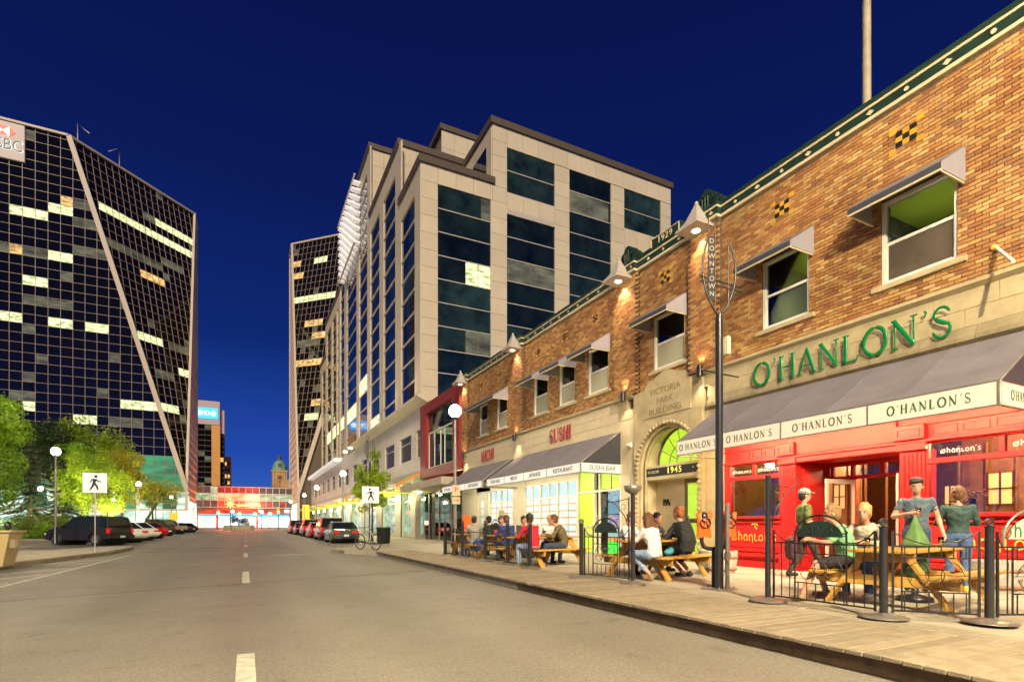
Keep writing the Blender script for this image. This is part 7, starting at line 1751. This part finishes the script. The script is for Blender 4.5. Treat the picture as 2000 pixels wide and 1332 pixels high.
    for q in 'LR':
        a,e,w_=J['sh'+q],J['el'+q],J['wr'+q]; 
        if sleeve<=1: p=a.lerp(e,sleeve); limb(sh,[a,p],[.061*f,.055*f])
        else: p=e.lerp(w_,sleeve-1); limb(sh,[a,e,p],[.063*f,.053*f,.042*f])
        limb(sh,[a,J['che']],[.058,.07])
    if female is False or 1: 
        sh.v=[(vx,vy,vz) for vx,vy,vz in sh.v]
    mm_=remesh(sh,.012,3,FOLD,.034); link('shirt',mm_,shirt,t)
    pa_=MB(); torso(pa_,[(J['pel']-V((0,0,.075)),.150,.11,hs),(J['pel']-V((0,0,.02)),.172,.126,hs),(J['pel']+V((0,0,.06)),.162,.120,hs)])
    for q in 'LR':
        h_,kn,an=J['hi'+q],J['kn'+q],J['an'+q]
        if leg<=.5: limb(pa_,[h_,h_.lerp(kn,leg*2)],[.103,.080])
        else: limb(pa_,[h_,kn,kn.lerp(an,(leg-.5)*2)],[.103,.072,.056])
    link('trousers',remesh(pa_,.013,3,FOLD,.026),pants,t)
    for q in 'LR':
        s=-1 if q=='L' else 1; kd=J['kn'+q]-J['hi'+q]; kd.z=0; fd=kd.normalized() if pose=='sit' and kd.length>.1 else V((s*.12,1,0)).normalized(); an=J['an'+q]
        m=MB(); limb(m,[an+V((0,0,-.015))-fd*.015,an+V((0,0,-.05))-fd*.03,an+V((0,0,-.052))+fd*.14],[.05,.045,.04]); m.box(0,0,0,0,0,0) if 0 else None
        link('shoe',remesh(m,.012,2),SHOE[shoe],t)
    # hair
    hr=MB(); rr_=random.Random(hash(lab)%1000 if 0 else len(lab))
    hr.ball(H(0,-.022,.048),.092*k,.107*k,.100*k,16,12,rot=hq); hr.ball(H(0,-.05,-.0),.083*k,.074*k,.092*k,14,10,rot=hq)
    for _ in range(26):
        a=rr_.uniform(0,6.28); e=rr_.uniform(.15,1.35); hr.ball(H(.078*cos(a)*cos(e),-.024+.09*sin(a)*cos(e),.05+.086*sin(e)),.022*k,n=8,m=6) if not(sin(a)>.35 and e<.75) else None
    if style=='long':
        for s in(-1,0,1): limb(hr,[H(s*.05,-.06,.02),H(s*.07,-.085,-.12),H(s*.075,-.08,-.25)],[.05,.05,.025],10)
        for _ in range(14): u=rr_.random(); limb(hr,[H(rr_.uniform(-.08,.08),-.09,-.05),H(rr_.uniform(-.11,.11),-.10,-.2-.08*u)],[.02,.012],8)
    if style=='bob':
        for s in(-1,-.4,.4,1): limb(hr,[H(s*.07,-.04,.04),H(s*.085,-.045,-.09)],[.04,.035],10)
    if style!='none':link('hair',remesh(hr,.009,1,LOCK,.022),HAIRM[hair],t)
    for s in(-1,1): MB().ball(H(s*.028,.074,.012),.009*k,.007*k,.006*k,8,6,rot=hq).build('eye',EYE,t,local=True)
    if hat=='flat': m=MB().ball(H(0,-.0,.098),.100*k,.128*k,.046*k,18,10,rot=hq).ball(H(0,.085,.078),.07*k,.055*k,.014*k,14,6,rot=hq); link('flat_cap',remesh(m,.009,2),M['hatd'],t)
    if hat=='cap': 
        m=MB().ball(H(0,-.015,.072),.100*k,.119*k,.086*k,18,10,rot=hq).ball(H(0,.115,.055),.068*k,.075*k,.012*k,14,6,rot=hq); link('baseball_cap',remesh(m,.009,2),M['hatg'],t)
    if extra: extra(t,J)
    return t
M['hatd']=cloth('charcoal_cap',(.025,.024,.022)); M['hatg']=cloth('grey_green_cap',(.22,.25,.19))
jeans=cloth('blue_jeans',(.07,.12,.24)); ljeans=cloth('pale_blue_jeans',(.24,.32,.46)); djeans=cloth('dark_jeans',(.035,.055,.10)); blk_=cloth('black_trousers',(.016,.014,.014)); brn_=cloth('dark_brown_trousers',(.045,.028,.02))
# man in the flat cap, standing and holding a glass
def man_extra(t,J):
    c=J['wrR']*1; g=V((-.02,.26,1.27))
    o=MB().lathe((g.x,g.y,g.z-.05),[(0,.004),(.03,.004),(.037,.14),(.034,.14),(.028,.01)],14).build('glass',M['glass'],t,local=True)
    MB().cyl(g.x,g.y,g.z-.045,g.z+.02,.028,.032,12).build('drink',M['beer'],o,local=True)
    MB().box(-.05,.05,.115,.135,.99,1.03).build('belt_buckle',M['chrome'],t,local=True)
person('standing man in a flat cap and slate blue T-shirt holding a glass',9.95,4.95,R(117),'stand',cloth('slate_blue_tshirt',(.075,.11,.13)),djeans,0,'dark','short',.5,1.0,
   over=dict(elL=(.30,.02,1.15) if 0 else (-.27,-.02,1.14),wrL=(-.33,.10,.90),elR=(.30,.04,1.17),wrR=(.09,.24,1.22)),hpose={'R':((-1,.15,.05),(0,-.5,0) if 0 else (-.1,1,.0),.7)},hat='flat',vox=.0095,extra=man_extra,height=1.83)
def bag(col):
    def fn(t,J):
        link('backpack',remesh(MB().ball((0,-.24,.62),.19,.13,.24).ball((0,-.24,.48),.18,.12,.12),.014,3),col,t)
    return fn
person('woman seen from behind with shoulder length brown hair, dark teal cardigan, jeans and yellow shoes',10.35,4.55,R(-60),'stand',cloth('dark_teal_cardigan',(.03,.065,.055),.35),jeans,0,'brown','bob',1.6,1.0,over=dict(elL=(-.28,.04,1.16),wrL=(-.14,.26,1.2),elR=(.27,.05,1.16),wrR=(.13,.25,1.15)),shoe='yellow',female=True,vox=.0105,height=1.68)
person('walking person in grey-green cap and olive shirt beside the pub pillar',10.1,7.05,R(-125),'stand',cloth('olive_green_shirt',(.10,.13,.035)),brn_,0,'dark','short',.9,1.0,over=dict(anL=(-.10,-.24,.12),knL=(-.10,-.02,.5),anR=(.10,.26,.09),knR=(.10,.2,.5),wrL=(-.24,.2,.95),wrR=(.22,.22,1.05)),hat='cap',vox=.0105,extra=bag(cloth('maroon_backpack',(.06,.02,.025))),height=1.78)
# seated at the nearest table
person('seated person in pale green T-shirt and black shorts at the nearest table',7.78,4.80,R(48),'sit',cloth('pale_green_tshirt',(.20,.46,.21)),blk_,0,'light','short',.75,.46,
   over=dict(hiL=(-.10,.0,.55),hiR=(.10,.0,.53),knL=(-.28,.42,.52),knR=(.18,.30,.50),anL=(-.36,.62,.10),anR=(.16,.20,.10),elL=(-.2,.26,.80),wrL=(.0,.44,.84),elR=(.27,.18,.78),wrR=(.22,.36,.84)),shoe='tan',vox=.0095,height=1.80)
person('fair haired man in a cream shirt and jeans at the nearest table',8.5,4.86,R(95),'sit',cloth('cream_shirt',(.52,.46,.32)),jeans,0,'blond','short',1.5,1.0,hyaw=.15,shoe='grey',vox=.0095,over=dict(elR=(.32,.18,.78),wrR=(.34,.02,.62)),height=1.83)
# table in front of the entrance
person('long haired woman in white striped top and light jeans seen from behind',6.95,7.93,R(4),'sit',cloth('white_striped_top',(.62,.60,.57),.22),ljeans,1,'brown','long',.8,.85,over=dict(anL=(-.02,.05,.12),anR=(.32,.10,.10),knR=(.26,.36,.52)),shoe='tan',female=True,vox=.0105,height=1.70)
person('broad man with red-brown hair in a black sweatshirt seen from behind',8.12,8.28,R(14),'sit',cloth('charcoal_sweatshirt',(.022,.026,.022)),blk_,0,'red','short',1.85,.8,over=dict(anL=(-.10,.0,.10),anR=(.05,-.05,.10),shL=(-.20,.09,1.0),shR=(.20,.09,1.0)),shoe='dark',vox=.0105,height=1.90,bulk=.045)
person('man in a white shirt facing the street at the entrance table',7.55,9.5,R(195),'sit',cloth('white_shirt',(.60,.58,.58)),djeans,0,'brown','short',.9,1.0)
person('dark haired man in a dark top facing the street at the entrance table',8.55,9.8,R(190),'sit',cloth('navy_top',(.03,.035,.05)),djeans,1,'dark','short',1.6,1.0)
# sushi side
person('person in a bright red sweater seen from behind at the third table',6.35,11.62,R(5),'sit',cloth('bright_red_sweater',(.50,.015,.03)),ljeans,0,'dark','short',1.85,1.0,shoe='tan')
person('man in an olive brown jacket seated sideways on the near bench of the third table',7.42,11.95,R(55),'sit',cloth('olive_brown_jacket',(.13,.10,.045)),djeans,0,'brown','short',1.85,1.0,over=dict(anL=(-.18,.50,.10),anR=(.02,.62,.10),nek=(0,.16,1.05),hed=(0,.24,1.19)),shoe='grey')
person('person in a white top facing the street on the far side of the third table',7.65,13.15,R(195),'sit',cloth('plain_white_top',(.68,.66,.66)),djeans,0,'blond','short',.8,1.0)
person('person in a royal blue sweater from behind at the fourth table',6.85,14.0,R(0),'sit',cloth('royal_blue_sweater',(.03,.05,.22)),djeans,0,'brown','short',1.85,1.0)
person('person in a red shirt at the far side of the fourth table',7.35,15.75,R(190),'sit',cloth('red_shirt',(.45,.02,.03)),djeans,0,'brown','short',.9,1.0)
person('dark haired person at the far right of the fourth table',8.1,15.6,R(185),'sit',cloth('dark_grey_top',(.05,.05,.05)),djeans,0,'dark','short',1.6,1.0)
person('dark haired person in a grey shirt at the farthest table by the lamp',6.75,16.3,R(-10),'sit',cloth('grey_shirt',(.30,.29,.24)),ljeans,1,'dark','short',1.5,1.0)
person('person in a black top at the farthest table, hand raised to the face',7.4,16.4,R(20),'sit',cloth('black_top',(.02,.02,.025)),djeans,1,'dark','short',1.6,1.0,over=dict(wrR=(.08,.30,1.1),elR=(.28,.30,.85)))
bgp=thing('shoulder_bag','turquoise bag on the bench between the woman and the man in black','bag',(7.5,8.15,.63)); link('bag_body',(lambda me:(me.transform(inv(bgp)),me)[1])(remesh(MB().ball((7.50,8.12,.69),.10,.06,.06).ball((7.56,8.10,.72),.06,.05,.07),.012,2)),cloth('turquoise_cloth',(.04,.28,.34)),bgp)
bg2=thing('backpack','blue patterned backpack on the bench of the farthest table','bag',(6.6,15.4,.6)); link('bag_body',(lambda me:(me.transform(inv(bg2)),me)[1])(remesh(MB().ball((6.5,15.35,.62),.2,.16,.2),.02,2)),cloth('blue_cloth',(.10,.16,.42),.5),bg2)
cn=thing('orange_hood','orange parking hood on the far lamp meter','bag',(6.9,17.6,1.0)); MB().bbox(6.82,7.08,17.5,17.68,.95,1.55,.03).build('hood', M['orange'], cn); MB().cyl(6.95,17.6,.15,1.0,.03).build('stem', M['black'], cn)
